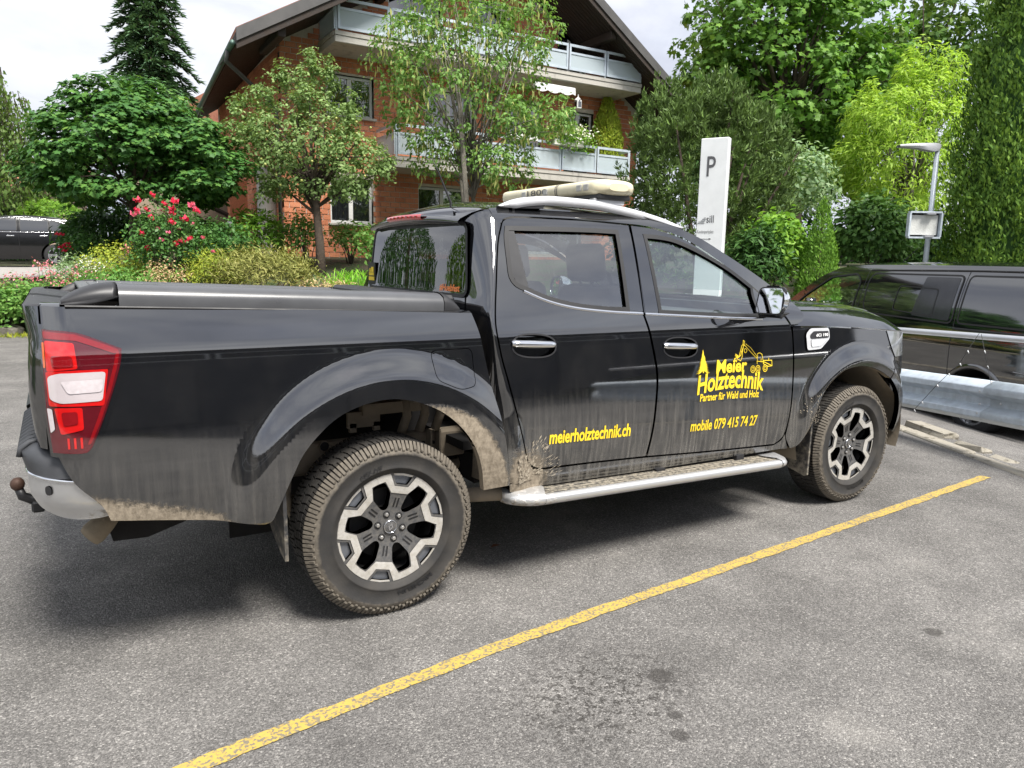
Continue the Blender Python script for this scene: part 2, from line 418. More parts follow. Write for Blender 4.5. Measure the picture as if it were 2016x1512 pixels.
M['cover_top'] = simple('bed_cover_slats', (.14, .145, .15), .42, .3, var=.06)
M['frame'] = dirtymat('chassis_steel', (.07, .062, .054), .8, 0, 1.25, .4, 1.3, (.30, .25, .185), 14)
M['dark'] = simple('dark_underside', (.012, .011, .011), .9)
M['bumper_plastic'] = simple('bumper_grey_plastic', (.055, .058, .064), .5, var=.15)
M['red_lens'] = None
M['glass_rear'] = glassmat('privacy_glass', (.58, .60, .60), 1., 0., 2.8)
M['glass_back'] = glassmat('rear_privacy_glass', (.16, .165, .165), 1., 0., 2.2)
M['glass_front'] = glassmat('front_glass', (.84, .94, .92), 1., 0., 2.7)
M['glass_house'] = None
M['seat'] = simple('seat_fabric', (.035, .035, .038), .8, var=.2, scale=40, bmp=.003)
M['dash'] = simple('dashboard', (.05, .05, .052), .6)
M['headliner'] = simple('headliner', (.45, .44, .42), .9)
def lensmat(name, col, rough=.05, trans=.0, emis=0):
    m, nt, bs = newmat(name); c = objco(nt); n = noise(nt, c, 60, 2)
    nt.links.new(ramp(nt, n, [(.3, tuple(q*.85 for q in col)), (.7, col)]), bs.inputs['Base Color']); bs.inputs['Roughness'].default_value = rough; bs.inputs['Coat Weight'].default_value = 1.; bs.inputs['Coat Roughness'].default_value = .03
    bs.inputs['Subsurface Weight'].default_value = 0.; return m
M['lamp_silver'] = simple('lamp_silver', (.74, .75, .77), .22, .35, 1., var=.06)
M['headlight'] = simple('headlight_lens', (.22, .235, .25), .07, .2, 1., var=.2, scale=20)
M['paint_far'] = simple('car_paint_far', (.008, .008, .009), .16, 0., 0., var=.1)
M['lens_cover'] = glassmat('tail_lamp_cover', (.99, .93, .93), 1., .02, 1.6)
M['red_bright'] = lensmat('red_reflector', (.60, .010, .010)); M['red_dark'] = lensmat('dark_red_lens', (.10, .006, .012)); M['red_mid'] = lensmat('red_lens', (.24, .006, .010))
M['lens_clear'] = lensmat('clear_lens', (.62, .64, .66), .12); M['amber'] = lensmat('amber_lens', (.70, .16, .03))
M['yellow'] = simple('yellow_vinyl', (.83, .60, .03), .45, var=.1, scale=25)
M['orange'] = simple('orange_vinyl', (.80, .22, .05), .5)
M['white_vinyl'] = simple('white_vinyl', (.8, .8, .8), .5)
M['cream'] = simple('light_bar_lens', (.70, .64, .45), .28, var=.08, scale=14)
M['cream_led'] = simple('light_bar_modules', (.45, .44, .40), .3)
M['ink'] = simple('grey_ink', (.10, .10, .105), .6)
def tyremat():
    m, nt, bs = newmat('muddy_tyre'); c = objco(nt); sp = nd(nt, 'ShaderNodeSeparateXYZ', {0: c}); x, y, z = sp.outputs
    r = mth(nt, 'SQRT', mth(nt, 'ADD', mth(nt, 'POWER', x, 2.), mth(nt, 'POWER', z, 2.)))
    n = noise(nt, c, 34, 5, .65); n2 = noise(nt, c, 9, 3, .5)
    sh = mth(nt, 'MULTIPLY', sstep(nt, r, .300, .340), sstep(nt, y, -.075, -.105))     # dried mud cakes the shoulder, the tread face is worn clean
    f = mth(nt, 'MULTIPLY', sstep(nt, mth(nt, 'ADD', mth(nt, 'MULTIPLY', sh, .75), mth(nt, 'MULTIPLY', n, .7)), .64, 1.14), .66)
    side = mth(nt, 'MULTIPLY', ramp(nt, n2, [(.35, .01), (.75, .16)]), 1.)
    f = mth(nt, 'MAXIMUM', f, side)
    col = mixc(nt, f, (.020, .0195, .0195), mixc(nt, n, (.10, .085, .066), (.26, .225, .175))); nt.links.new(col, bs.inputs['Base Color'])
    bs.inputs['Roughness'].default_value = .78; bump(nt, bs, n, .003, .6); return m
M['tyre'] = tyremat()
def rimdark():
    m, nt, bs = newmat('dusty_gunmetal'); c = objco(nt); n = noise(nt, c, 60, 5, .7)
    nt.links.new(ramp(nt, n, [(.35, (.085, .087, .092)), (.75, (.19, .18, .165))]), bs.inputs['Base Color']); bs.inputs['Roughness'].default_value = .45; bs.inputs['Metallic'].default_value = .35; return m
M['rim_dark'] = rimdark()
def rimface():
    m, nt, bs = newmat('dusty_machined_alloy'); c = objco(nt); n = noise(nt, c, 45, 5, .7)
    nt.links.new(ramp(nt, n, [(.35, (.72, .70, .66)), (.75, (.52, .49, .43))]), bs.inputs['Base Color']); bs.inputs['Roughness'].default_value = .42; bs.inputs['Metallic'].default_value = .55; return m
M['rim_face'] = rimface()
# ------------------------------------------------------------------ pickup truck (x forward, y to its left, rear axle at x = 0)
def hermite(tab):
    xs = [a for a, b in tab]; ys = [b for a, b in tab]; n = len(xs)
    d = [(ys[i+1]-ys[i])/(xs[i+1]-xs[i]) for i in range(n-1)]
    mm = [d[0]]+[0 if d[i-1]*d[i] <= 0 else 2*d[i-1]*d[i]/(d[i-1]+d[i]) for i in range(1, n-1)]+[d[-1]]
    def f(x):
        if x <= xs[0]: return ys[0]+mm[0]*(x-xs[0])
        if x >= xs[-1]: return ys[-1]+mm[-1]*(x-xs[-1])
        i = 0
        while x > xs[i+1]: i += 1
        h = xs[i+1]-xs[i]; t = (x-xs[i])/h
        return (2*t**3-3*t*t+1)*ys[i]+(t**3-2*t*t+t)*h*mm[i]+(-2*t**3+3*t*t)*ys[i+1]+(t**3-t*t)*h*mm[i+1]
    return f
def sst(a, b, x):
    t = max(0, min(1, (x-a)/(b-a))); return t*t*(3-2*t)
LOW0 = hermite([(.3, .858), (.5, .888), (.68, .905), (.90, .894), (1.10, .873), (1.175, .863), (1.21, .852), (1.26, .835), (1.34, .804), (1.5, .738), (1.66, .664), (1.72, .630), (1.76, .575)])
LOW_W = [(k*.007, math.exp(-(k*.007/.016)**2)) for k in range(-6, 7)]; LOW_S = sum(w for _, w in LOW_W)
def LOW(z): return sum(w*LOW0(z+o) for o, w in LOW_W)/LOW_S
def body_d(s, z):
    d = LOW(z)
    if z < 1.3:
        d += .038*(1-sst(.59, .725, math.hypot(s, z-.42)))*sst(.25, .55, z)
        d += .038*(1-sst(.56, .695, math.hypot(s-3.13, z-.36)))*sst(.25, .5, z)
    if z > 1.2 and s > 1.6: d -= .07*((s-1.6)/.8)**2*sst(1.2, 1.35, z)
    return d
RR_, SR_, RF_, SF_ = .13, -1.10, .60, 3.42
def S(s, z):
    d = body_d(s, z); x = s; ins = 0
    for sg, s0, r in ((-1, SR_, RR_), (1, SF_, RF_)):
        if sg*(s-s0) > 0:
            a = sg*(s-s0)/r
            if a <= PI/2: x = s0+sg*r*math.sin(a); ins = r*(1-math.cos(a))
            else: x = s0+sg*r; ins = r+(a-PI/2)*r
    return (x, -(d-ins), z)
S0C = hermite([(.4, .61), (.5, .60), (.8, .585), (.96, .545), (1.1, .51), (1.23, .495), (1.4, .535), (1.58, .585), (1.70, .615), (1.78, .63)])
XRC = hermite([(.4, .46), (1.25, .468), (1.35, .487), (1.7, .518), (1.78, .54)])
CK = .15
def SC(s, z):
    """cab side that turns round the rear corner pillar"""
    s0 = S0C(z); d = body_d(max(s, s0), z) if s >= s0 else body_d(max(.6, s0), z) if z < 1.15 else LOW(z)
    if s >= s0: return (s, -d, z)
    a = (s0-s)/CK
    if a < PI/2: return (s0-(s0-XRC(z))*math.sin(a), -(d-.2*(1-math.cos(a))), z)
    return (XRC(z), -(d-.2-(a-PI/2)*.2), z)
truck = empty('pickup_truck'); tag(truck, 'black double cab pickup truck with yellow lettering and muddy flanks, parked in the foreground', 'pickup truck')
MIR = []
def both(o):
    c = o.copy(); COL.objects.link(c); c.scale = (1, -1, 1)
    if 'label' in c: del c['label']
    return c
def seg(*parts):
    out = []
    for q in parts:
        q = crv(q) if len(q) > 2 else list(q)
        if out and math.dist(out[-1], q[0]) < 1e-4: q = q[1:]
        out += q
    if math.dist(out[0], out[-1]) < 1e-4: out = out[:-1]
    return out
ARCH_R = [(.414, .497), (.389, .626), (.342, .735), (.26, .83), (.165, .894), (.051, .935), (-.047, .944), (-.152, .927), (-.244, .89), (-.324, .828), (-.386, .758), (-.421, .693), (-.44, .655)]
ARCH_F = [(3.405, .800), (3.276, .858), (3.133, .892), (3.018, .894), (2.91, .875), (2.808, .823), (2.734, .76), (2.69, .685), (2.671, .632)]
# bed side
bed_out = seg([(-1.20, 1.327), (-.864, 1.321), (-.344, 1.303), (.395, 1.275)], [(.395, 1.275), (.419, 1.189), (.451, 1.022), (.491, .842), (.525, .645), (.548, .50)], [(.548, .50), (.414, .497)],
              ARCH_R, [(-.44, .655), (-.50, .52)], [(-.50, .52), (-.53, .506), (-.661, .535), (-.85, .57), (-1.035, .60)], [(-1.035, .60), (-1.06, .66), (-1.132, .745), (-1.178, .841), (-1.198, .90)], [(-1.198, .90), (-1.198, .977), (-1.20, 1.11), (-1.20, 1.25), (-1.20, 1.327)])
fuel = [(.178, 1.127), (.377, 1.128), (.386, .965), (.30, .955), (.187, 1.005)]
fuel_r = rounded(fuel, .03)
bs_ = surf_panel('bed_side', S, bed_out, M['paint'], truck, holes=[fuel_r], step=.014, flange=.03); bl_ = both(bs_)
fd = surf_panel('fuel_door', S, fuel_r, M['paint'], truck, gap=.003, step=.03, flange=.01); MIR.append(None)
# bed top cap strip and inner box
mb = MB(); rows = []
for s in np.linspace(-1.20, .395, 40):
    z = np.interp(s, [-1.2, -.864, -.344, .395], [1.327, 1.321, 1.303, 1.275]); q = Vector(S(s, z)); rows.append([q+Vector((0, 0, .0)), q+Vector((0, .02, .008)), q+Vector((0, .10, .008))])
mb.sheet(rows); o = mb.build('bed_rim', M['paint'], truck, True); both(o)
mb = MB(); mb.box((-.38, 0, 1.10), (1.50, 1.50, .34)); mb.build('bed_box', M['frame'], truck)
# tailgate with rolled top lip
tg_out = seg([(-1.208, 1.326), (-1.5, 1.328), (-2.06, 1.328)], [(-2.06, 1.328), (-2.06, .86)], [(-2.06, .86), (-1.215, .86)], [(-1.215, .86), (-1.208, 1.326)])
def ST(s, z):
    x, y, zz = S(s, z); k = sst(1.20, 1.33, z)*.014*sst(-1.205, -1.30, s); k2 = sst(1.0, .92, z)*.0
    return (x-k-k2-.012*sst(-1.20, -1.3, s)*math.sin(PI*min(1, max(0, (z-.86)/.36))), y, zz)
tg = surf_panel('tailgate', ST, tg_out, M['paint'], truck, step=.03, flange=.03); both(tg)
mb = MB(); rows = []
for s in np.linspace(-1.208, -2.06, 30):
    q = Vector(ST(s, 1.326)); c = Vector((-1.08, q.y*.985+.03*sst(-1.4, -1.2, s), 1.312)); rows.append([q, q+(c-q)*.06+Vector((0, 0, .007)), q+(c-q)*.25+Vector((0, 0, .008)), c])
mb.sheet(rows); both(mb.build('tailgate_cap', M['plastic'], truck, True))
# tail lights
TL = [(-1.186, 1.252), (-1.096, 1.240), (-1.012, 1.203), (-.963, 1.181), (-.973, 1.135), (-.996, 1.06), (-1.036, .952), (-1.075, .862), (-1.102, .846), (-1.186, .853), (-1.197, .977), (-1.197, 1.11)]
tl_out = seg([(-1.19, 1.252), (-1.096, 1.240), (-1.012, 1.205), (-.966, 1.184)], [(-.966, 1.184), (-.973, 1.135), (-.996, 1.06), (-1.036, .952), (-1.072, .868)], [(-1.072, .868), (-1.085, .852), (-1.105, .846), (-1.186, .853)], [(-1.186, .853), (-1.196, .977), (-1.197, 1.11), (-1.19, 1.252)])
tl = surf_panel('tail_light', S, tl_out, M['red_dark'], truck, step=.02, off=.010, flange=.03)
def on_tl(name, poly, mat, off, rad=.008, fl=.006): return surf_panel(name, S, rounded(poly, rad), mat, tl, step=.02, off=off, flange=fl)
on_tl('rim_band', [(-1.188, 1.246), (-1.098, 1.234), (-1.016, 1.20), (-.973, 1.180), (-.985, 1.168), (-1.1, 1.214), (-1.186, 1.222)], M['red_mid'], .0125)
on_tl('rim_band', [(-.973, 1.178), (-.982, 1.13), (-1.006, 1.05), (-1.044, .948), (-1.076, .876), (-1.088, .872), (-1.056, .95), (-1.018, 1.05), (-.994, 1.13), (-.985, 1.17)], M['red_mid'], .0125)
on_tl('brake_reflector', [(-1.184, 1.216), (-1.104, 1.206), (-1.098, 1.125), (-1.184, 1.118)], M['red_bright'], .013)
on_tl('brake_reflector', [(-1.168, 1.168), (-1.112, 1.166), (-1.108, 1.132), (-1.164, 1.130)], M['red_mid'], .0155)
on_tl('smoked_reflector', [(-1.094, 1.196), (-1.0, 1.165), (-1.006, 1.12), (-1.094, 1.120)], M['red_dark'], .013)
on_tl('lower_reflector', [(-1.170, 1.000), (-1.094, .998), (-1.094, .925), (-1.156, .912)], M['red_bright'], .013)
on_tl('lower_reflector', [(-1.150, .985), (-1.108, .985), (-1.108, .945), (-1.146, .940)], M['red_mid'], .0155)
on_tl('red_surround', [(-1.188, 1.118), (-1.01, 1.122), (-1.03, 1.00), (-1.185, 1.006)], M['red_bright'], .0128)
on_tl('reverse_lamp', [(-1.182, 1.102), (-1.15, 1.112), (-1.018, 1.112), (-1.034, 1.016), (-1.15, 1.014), (-1.180, 1.028)], M['lamp_silver'], .0150, .012)
on_tl('reverse_lens', [(-1.146, 1.086), (-1.026, 1.088), (-1.034, 1.046), (-1.128, 1.044)], M['lens_clear'], .0175, .01)
on_tl('side_reflector', [(-1.193, 1.21), (-1.186, 1.21), (-1.186, 1.13), (-1.193, 1.13)], M['amber'], .013, .002)
on_tl('turn_lens', [(-1.192, 1.000), (-1.176, .996), (-1.172, .93), (-1.186, .918)], M['lens_clear'], .0135, .005)
for k in range(3):
    on_tl('lens_rib', [(-1.140+k*.017, .900), (-1.134+k*.017, .900), (-1.134+k*.017, .864), (-1.140+k*.017, .864)], M['red_bright'], .013, .001, .003)
surf_panel('lens_cover', S, offset_poly(tl_out, .002), M['lens_cover'], tl, step=.02, off=.021, flange=.008)
both(tl)
# black gloss surround of the lamp
ring_o = offset_poly(tl_out, -.016)
surf_panel('lamp_surround', S, [q for q in ring_o], M['paint_clean'], truck, holes=[tl_out], step=.02, off=.004, flange=.008)
# cab: doors, pillar, sill, roof side
RD = seg([(.64, 1.668), (.655, 1.688), (.69, 1.70), (.76, 1.706), (1.1, 1.708), (1.416, 1.697)], [(1.416, 1.697), (1.37, 1.253)], [(1.37, 1.253), (1.415, 1.064), (1.436, .921), (1.419, .727), (1.388, .521)], [(1.388, .521), (1.06, .535), (.745, .545)], [(.745, .545), (.70, .555), (.665, .585), (.64, .626), (.602, .793), (.557, .959), (.521, 1.097), (.508, 1.228), (.547, 1.401), (.598, 1.58), (.64, 1.668)])
FD = seg([(1.426, 1.697), (1.52, 1.691), (1.606, 1.68), (1.774, 1.639), (1.94, 1.562), (2.116, 1.468), (2.268, 1.385), (2.375, 1.31)], [(2.375, 1.31), (2.40, 1.262)], [(2.40, 1.262), (2.445, 1.20), (2.486, 1.13), (2.494, .968), (2.486, .745), (2.469, .548), (2.44, .495), (2.385, .468)], [(2.385, .468), (1.9, .49), (1.394, .52)], [(1.394, .52), (1.425, .727), (1.442, .921), (1.421, 1.064), (1.376, 1.253)], [(1.376, 1.253), (1.426, 1.697)])
RG = seg([(.665, 1.650), (1.1, 1.657), (1.318, 1.655)], [(1.318, 1.655), (1.276, 1.275)], [(1.276, 1.275), (1.137, 1.281), (.959, 1.300), (.808, 1.335), (.690, 1.380)], [(.690, 1.380), (.655, 1.395), (.632, 1.43), (.636, 1.50), (.648, 1.60), (.665, 1.650)])
FG = seg([(1.505, 1.640), (1.60, 1.636), (1.71, 1.620), (1.863, 1.570), (2.077, 1.478), (2.262, 1.375)], [(2.262, 1.375), (2.225, 1.223)], [(2.225, 1.223), (1.95, 1.232), (1.488, 1.258)], [(1.488, 1.258), (1.505, 1.640)])
def oval(cx, cz, a, b, n=28, tilt=0.):
    out = []
    for k in range(n):
        t = 2*PI*k/n; px = a*math.copysign(abs(math.cos(t))**.8, math.cos(t)); pz = b*math.copysign(abs(math.sin(t))**.8, math.sin(t)); out.append((cx+px*math.cos(tilt)-pz*math.sin(tilt), cz+px*math.sin(tilt)+pz*math.cos(tilt)))
    return out
def door(outl, win, hs, glass, lab):
    cup = oval(hs[0], hs[1], .118, .052, tilt=-.06)
    d = surf_panel('door', S, outl, M['paint'], truck, holes=[win, cup], step=.022, gap=.004, flange=.03, label=lab)
    surf_panel('handle_cup', S, cup, M['paint_clean'], d, off=-.022, step=.03, flange=0)
    ring = surf_panel('handle_trim', S, offset_poly(cup, -.004), M['plastic'], d, holes=[offset_poly(cup, .003)], off=.002, step=.02, flange=.004)
    # bar handle
    mbh = MB(); rows = []
    for t in np.linspace(0, 1, 15):
        s = hs[0]-.122+.235*t; z = hs[1]+.008-.06*(s-hs[0]); w = .017+.004*math.sin(PI*t); b = .020+.012*math.sin(PI*t)
        if t in (0, 1): w *= .7; b = .012
        c = Vector(S(s, z)); rows.append([c+Vector((0, -b*math.sin(a)*1.0-.0, w*math.cos(a))) for a in np.linspace(0, PI, 9)])
    mbh.sheet(rows); hb = mbh.build('handle', M['chrome'], d, True)
    mk = MB(); c = Vector(S(hs[0]-.085, hs[1]+.013)); mk.box(c+Vector((0, -.030, 0)), (.05, .004, .002)); mk.build('key_cover_seam', M['rubber'], d)
    # rubber frame and glass
    surf_panel('window_frame', S, offset_poly(win, -.012), M['rubber'], d, holes=[offset_poly(win, .010)], off=.003, step=.03, flange=.02)
    surf_panel('window', S, offset_poly(win, -.004), glass, d, off=-.012, step=.05, flange=0)
    both(d)
    for ch in d.children:
        c = ch.copy(); COL.objects.link(c); c.parent = bpy.data.objects[[x.name for x in truck.children if x.name.startswith('door')][-1]]
    return d
rd = door(RD, RG, (.70, 1.122), M['glass_rear'], 'black rear door with web address in yellow')
fdr = door(FD, FG, (1.605, 1.074), M['glass_front'], 'black front door with yellow company logo and phone number')
# quarter strip at the rear of the rear window
surf_panel('quarter_trim', S, rounded([(.648, 1.645), (.700, 1.650), (.715, 1.378), (.690, 1.384), (.660, 1.40), (.640, 1.44), (.640, 1.52)], .01), M['plastic'], rd, off=.0005, step=.03, flange=.006)
def strip(name, path, w, mat, parent, off=.004, S_=S, n=None):
    mbs = MB(); rows = []; pp = crv(path, .03)
    for i, (s, z) in enumerate(pp):
        t = np.array(pp[min(i+1, len(pp)-1)])-np.array(pp[max(i-1, 0)]); t /= np.linalg.norm(t); nx, nz = -t[1], t[0]
        row = []
        for k, h in ((-.5, 0), (-.35, 1), (.35, 1), (.5, 0)):
            a, b = s+nx*w*k, z+nz*w*k; q = Vector(S_(a, b)); e = 1e-3
            nn = (Vector(S_(a+e, b))-Vector(S_(a-e, b))).cross(Vector(S_(a, b+e))-Vector(S_(a, b-e))).normalized(); row.append(q+nn*off*h)
        rows.append(row)
    mbs.sheet(rows); return mbs.build(name, mat, parent, True)
strip('chrome_strip', [(.684, 1.367), (.806, 1.320), (.957, 1.286), (1.164, 1.264), (1.368, 1.252)], .014, M['chrome'], rd, .006)
strip('chrome_strip', [(1.382, 1.250), (1.621, 1.236), (1.988, 1.215), (2.24, 1.204)], .014, M['chrome'], fdr, .006)
# dirt-edge B pillar trims on the window frames
surf_panel('pillar_trim', S, [(1.326, 1.655), (1.409, 1.655), (1.372, 1.262), (1.284, 1.272)], M['paint_clean'], rd, off=.0012, step=.04, flange=.004)
surf_panel('pillar_trim', S, [(1.424, 1.655), (1.494, 1.645), (1.478, 1.262), (1.386, 1.258)], M['paint_clean'], fdr, off=.0012, step=.04, flange=.004)
# rear corner pillar of the cab (turns round the corner)
edge = [(.602, 1.70), (.636, 1.668), (.594, 1.58), (.543, 1.401), (.504, 1.228), (.517, 1.097), (.553, .959), (.598, .793), (.636, .626), (.66, .585), (.69, .555)]
lft = [(z,) for z in np.linspace(.5, 1.735, 24)]
cp_out = seg([(.69, .548), (.66, .585), (.636, .626), (.598, .793), (.553, .959), (.517, 1.097), (.504, 1.228), (.543, 1.401), (.594, 1.58), (.636, 1.668)], [(.636, 1.668), (.64, 1.735)])+[(S0C(z)-CK*PI/2*1.0, z) for z in np.linspace(1.735, .5, 40)]+[(.69, .50)]
cpil = surf_panel('corner_pillar', SC, cp_out, M['paint'], truck, step=.025, flange=.01); both(cpil)
# rear wall of the cab with its window
def SW(y, z): return (XRC(z)-.018*(1-(y/.7)**2), -y, z)
hw = lambda z: LOW(z)-.2
wall = [(-hw(1.12), 1.12)]+[(hw(z), z) for z in np.linspace(1.12, 1.735, 14)]+[(-hw(z), z) for z in np.linspace(1.735, 1.12, 14)][:-1]
rw = rounded([(-.625, 1.335), (.625, 1.335), (.575, 1.672), (-.575, 1.672)], .05)
surf_panel('cab_rear_wall', lambda a, b: SW(a, b), wall, M['paint'], truck, holes=[rw], step=.05, flange=.02)
rwin = surf_panel('rear_window', lambda a, b: SW(a, b), rw, M['glass_back'], truck, off=.002, step=.06, flange=0)
surf_panel('window_seal', lambda a, b: SW(a, b), offset_poly(rw, -.008), M['rubber'], rwin, holes=[offset_poly(rw, .010)], off=.005, step=.05, flange=.01)
# sill below the doors, both sides
sill = seg([(.55, .50), (.70, .548), (.745, .538), (1.06, .528), (1.394, .513), (1.9, .483), (2.385, .460)], [(2.385, .460), (2.45, .485), (2.468, .52)], [(2.468, .52), (2.50, .43)], [(2.50, .43), (1.5, .44), (.56, .46)], [(.56, .46), (.55, .50)])
o = surf_panel('sill', S, sill, M['paint'], truck, step=.03, off=-.004, flange=.05); both(o)
# cant rail and windscreen pillar
EL = hermite([(.55, 1.735), (.7, 1.752), (1.0, 1.757), (1.45, 1.742), (1.7, 1.710), (1.9, 1.650), (2.1, 1.560), (2.3, 1.468), (2.5, 1.372), (2.62, 1.305)])
rs = seg([(.604, 1.70), (.64, 1.675), (.655, 1.693), (.69, 1.705), (.76, 1.711), (1.1, 1.713), (1.42, 1.703), (1.52, 1.697), (1.606, 1.686), (1.774, 1.645), (1.94, 1.568), (2.116, 1.474), (2.268, 1.391), (2.38, 1.315), (2.42, 1.262)], [(2.42, 1.262), (2.49, 1.155)], [(2.49, 1.155), (2.60, 1.20), (2.62, 1.305)])+[(s, EL(s)) for s in np.linspace(2.60, .604, 70)]
rsp = surf_panel('roof_side', S, rs, M['paint'], truck, step=.022, flange=.0); both(rsp)
# roof skin
mb = MB(); rows = []
for s in np.linspace(.50, 1.80, 36):
    z = EL(max(.604, s)); y = -S(max(.604, s), z)[1]; row = []
    if s < .604: z = EL(.604)-.05*((.604-s)/.104)**2; y = y-.10*((.604-s)/.104)**2
    for t in np.linspace(-1, 1, 31):
        row.append((s+.10*sst(1.2, 1.8, s)*(1-t*t)-.02*sst(.7, .5, s)*(1-t*t), t*y, z+.045*(1-t*t)**.85*sst(.45, .75, s)+.01*(1-t*t)))
    rows.append(row)
mb.sheet(rows); mb.build('roof', M['paint'], truck, True)
mb = MB(); rows = []
for s in np.linspace(1.80, 2.60, 24):
    z = EL(s); y = -S(s, z)[1]; k = (s-1.8)/.8
    rows.append([(s+(.10+.12*k)*(1-t*t), t*y, z+.045*(1-k)*(1-t*t)**.85+.01*(1-t*t)) for t in np.linspace(-1, 1, 25)])
mb.sheet(rows); mb.build('windscreen', M['glass_front'], truck, True)
# spoiler edge, brake light, aerial
mb = MB(); rows = []
for y in np.linspace(-.56, .56, 31):
    k = 1-(y/.56)**2; rows.append([(.50-.02*k, y, 1.688+.035*k), (.475-.03*k, y, 1.690+.03*k), (.462-.035*k, y, 1.676+.028*k), (.475-.02*k, y, 1.664+.022*k), (.53-.02*k, y, 1.67+.0*k)])
mb.sheet(rows); mb.build('roof_spoiler', M['paint'], truck, True)
mb = MB(); rows = []
for y in np.linspace(-.235, .195, 15):
    k = 1-(y/.56)**2; c = Vector((.462-.035*k, y, 1.676+.028*k)); rows.append([c+Vector((.025, 0, .026)), c+Vector((-.006, 0, .022)), c+Vector((-.008, 0, .002)), c+Vector((.010, 0, -.006))])
mb.sheet(rows); bl = mb.build('brake_light', M['red_bright'], truck, True)
mb = MB()
for y in np.linspace(-.18, .14, 7):
    k = 1-(y/.56)**2; c = Vector((.462-.035*k, y, 1.676+.028*k)); mb.box(c+Vector((-.0085, 0, .011)), (.003, .02, .008))
mb.build('diode_cells', M['red_mid'], bl)
mb = MB(); mb.tube([(.72, 0, 1.775), (.71, 0, 1.81), (.64, 0, 1.955), (.60, 0, 2.03)], [.016, .007, .004, .002], 8); mb.build('aerial', M['plastic'], truck, True)
# hood
HG = hermite([(2.45, 1.160), (2.764, 1.150), (3.079, 1.133), (3.28, 1.119), (3.42, 1.108), (3.7, 1.085), (4.1, 1.06)])
HZ = hermite([(2.45, 1.288), (2.81, 1.279), (3.16, 1.259), (3.475, 1.218), (3.7, 1.155), (3.9, 1.09), (4.0, 1.055)])
def hood_pt(s, t):
    """s along the edge, t 0 edge .. 1 centre line"""
    zg = HG(s); e = Vector(S(s, zg)); k = (s-2.45)/1.55; xc = 2.60+1.46*k**.92
    hz = HZ(min(4.0, 2.45+(s-2.45)*1.0)); d = -e.y
    y = d*(1-t); x = e.x+(xc-e.x)*(1-(1-t)**2)
    rise = hz-zg
    prof = np.interp(t, [0, .03, .07, .13, .20, .30, .6, 1], [0, .20, .42, .66, .84, .95, 1.02, 1.07])
    crease = .012*math.exp(-((t-.30)/.05)**2)*sst(2.5, 2.8, s)
    return (x, -y, zg+rise*prof+crease)
mb = MB(); rows = []
ts = np.concatenate([np.linspace(0, .34, 22), np.linspace(.38, 1, 9)])
for s in np.linspace(2.47, 4.0, 40): rows.append([hood_pt(s, t) for t in ts]+[(x, -y, z) for x, y, z in [hood_pt(s, t) for t in ts[::-1][1:]]])
mb.sheet(rows); mb.build('hood', M['paint'], truck, True)
# cowl
mb = MB(); mb.box((2.62, 0, 1.20), (.25, 1.3, .12)); mb.build('cowl', M['plastic'], truck)
# front wing, lamp, bumper, grille
fend = seg([(2.492, 1.152), (2.764, 1.144), (3.079, 1.127), (3.28, 1.113), (3.405, 1.103)], [(3.405, 1.103), (3.455, 1.0), (3.508, .934)], [(3.508, .934), (3.47, .87), (3.405, .800)], ARCH_F, [(2.671, .632), (2.64, .55), (2.57, .455), (2.515, .43)], [(2.515, .43), (2.476, .50), (2.478, .56), (2.493, .745), (2.501, .968), (2.494, 1.13), (2.492, 1.152)])
vent_o = rounded([(2.600, 1.11), (2.640, 1.140), (2.812, 1.138), (2.820, 1.075), (2.735, 1.016), (2.61, 1.012)], .018)
wing = surf_panel('front_wing', S, fend, M['paint'], truck, step=.015, gap=.002, flange=.03); both(wing)
va = surf_panel('side_vent', S, vent_o, M['lamp_silver'], truck, off=.010, step=.03, flange=.012)
surf_panel('vent_insert', S, rounded([(2.632, 1.098), (2.668, 1.122), (2.805, 1.120), (2.808, 1.080), (2.640, 1.078)], .01), M['plastic'], va, off=.0125, step=.03, flange=.003)
surf_panel('repeater_lens', S, rounded([(2.640, 1.072), (2.795, 1.072), (2.724, 1.032), (2.645, 1.030)], .012), M['lens_clear'], va, off=.0135, step=.03, flange=.004)
def on_body(s0, z0, s1=None, z1=None, curve=0., off=.003, S_=S):
    """text mapper: baseline from (s0,z0) to (s1,z1), bowed by curve"""
    def T(L):
        def f(a, b):
            t = a/L; s = s0+(s1-s0)*t; z = z0+(z1-z0)*t+curve*4*t*(1-t)+b; q = Vector(S_(s, z)); e = 1e-3
            n = (Vector(S_(s+e, z))-Vector(S_(s-e, z))).cross(Vector(S_(s, z+e))-Vector(S_(s, z-e))).normalized(); return q+n*off
        return f
    return T
flat_text('vent_lettering', 'dCi 190', .024, on_body(2.685, 1.090, 2.797, 1.090, off=.0155)(.112), M['white_vinyl'], va, bold=.0008, width=.112)
both(va)
hl_out = seg([(3.412, 1.100), (3.6, 1.085), (3.9, 1.055)], [(3.9, 1.055), (3.97, .965), (3.75, .93), (3.515, .928)], [(3.515, .928), (3.462, 1.0), (3.412, 1.100)])
hl = surf_panel('headlight', S, hl_out, M['headlight'], truck, step=.03, off=.004, flange=.03); both(hl)
bmp_out = seg([(3.515, .926), (3.75, .928), (3.97, .96)], [(3.97, .96), (4.05, .80), (4.36, .76)], [(4.36, .76), (4.36, .40)], [(4.36, .40), (3.75, .40), (3.57, .42)], [(3.57, .42), (3.579, .547), (3.535, .653), (3.488, .723), (3.412, .798)], [(3.412, .798), (3.475, .868), (3.515, .926)])
bmp = surf_panel('front_bumper', S, bmp_out, M['paint'], truck, step=.035, flange=.03); both(bmp)
gr_out = [(4.06, 1.04), (4.42, 1.05), (4.42, .77), (4.07, .81)]
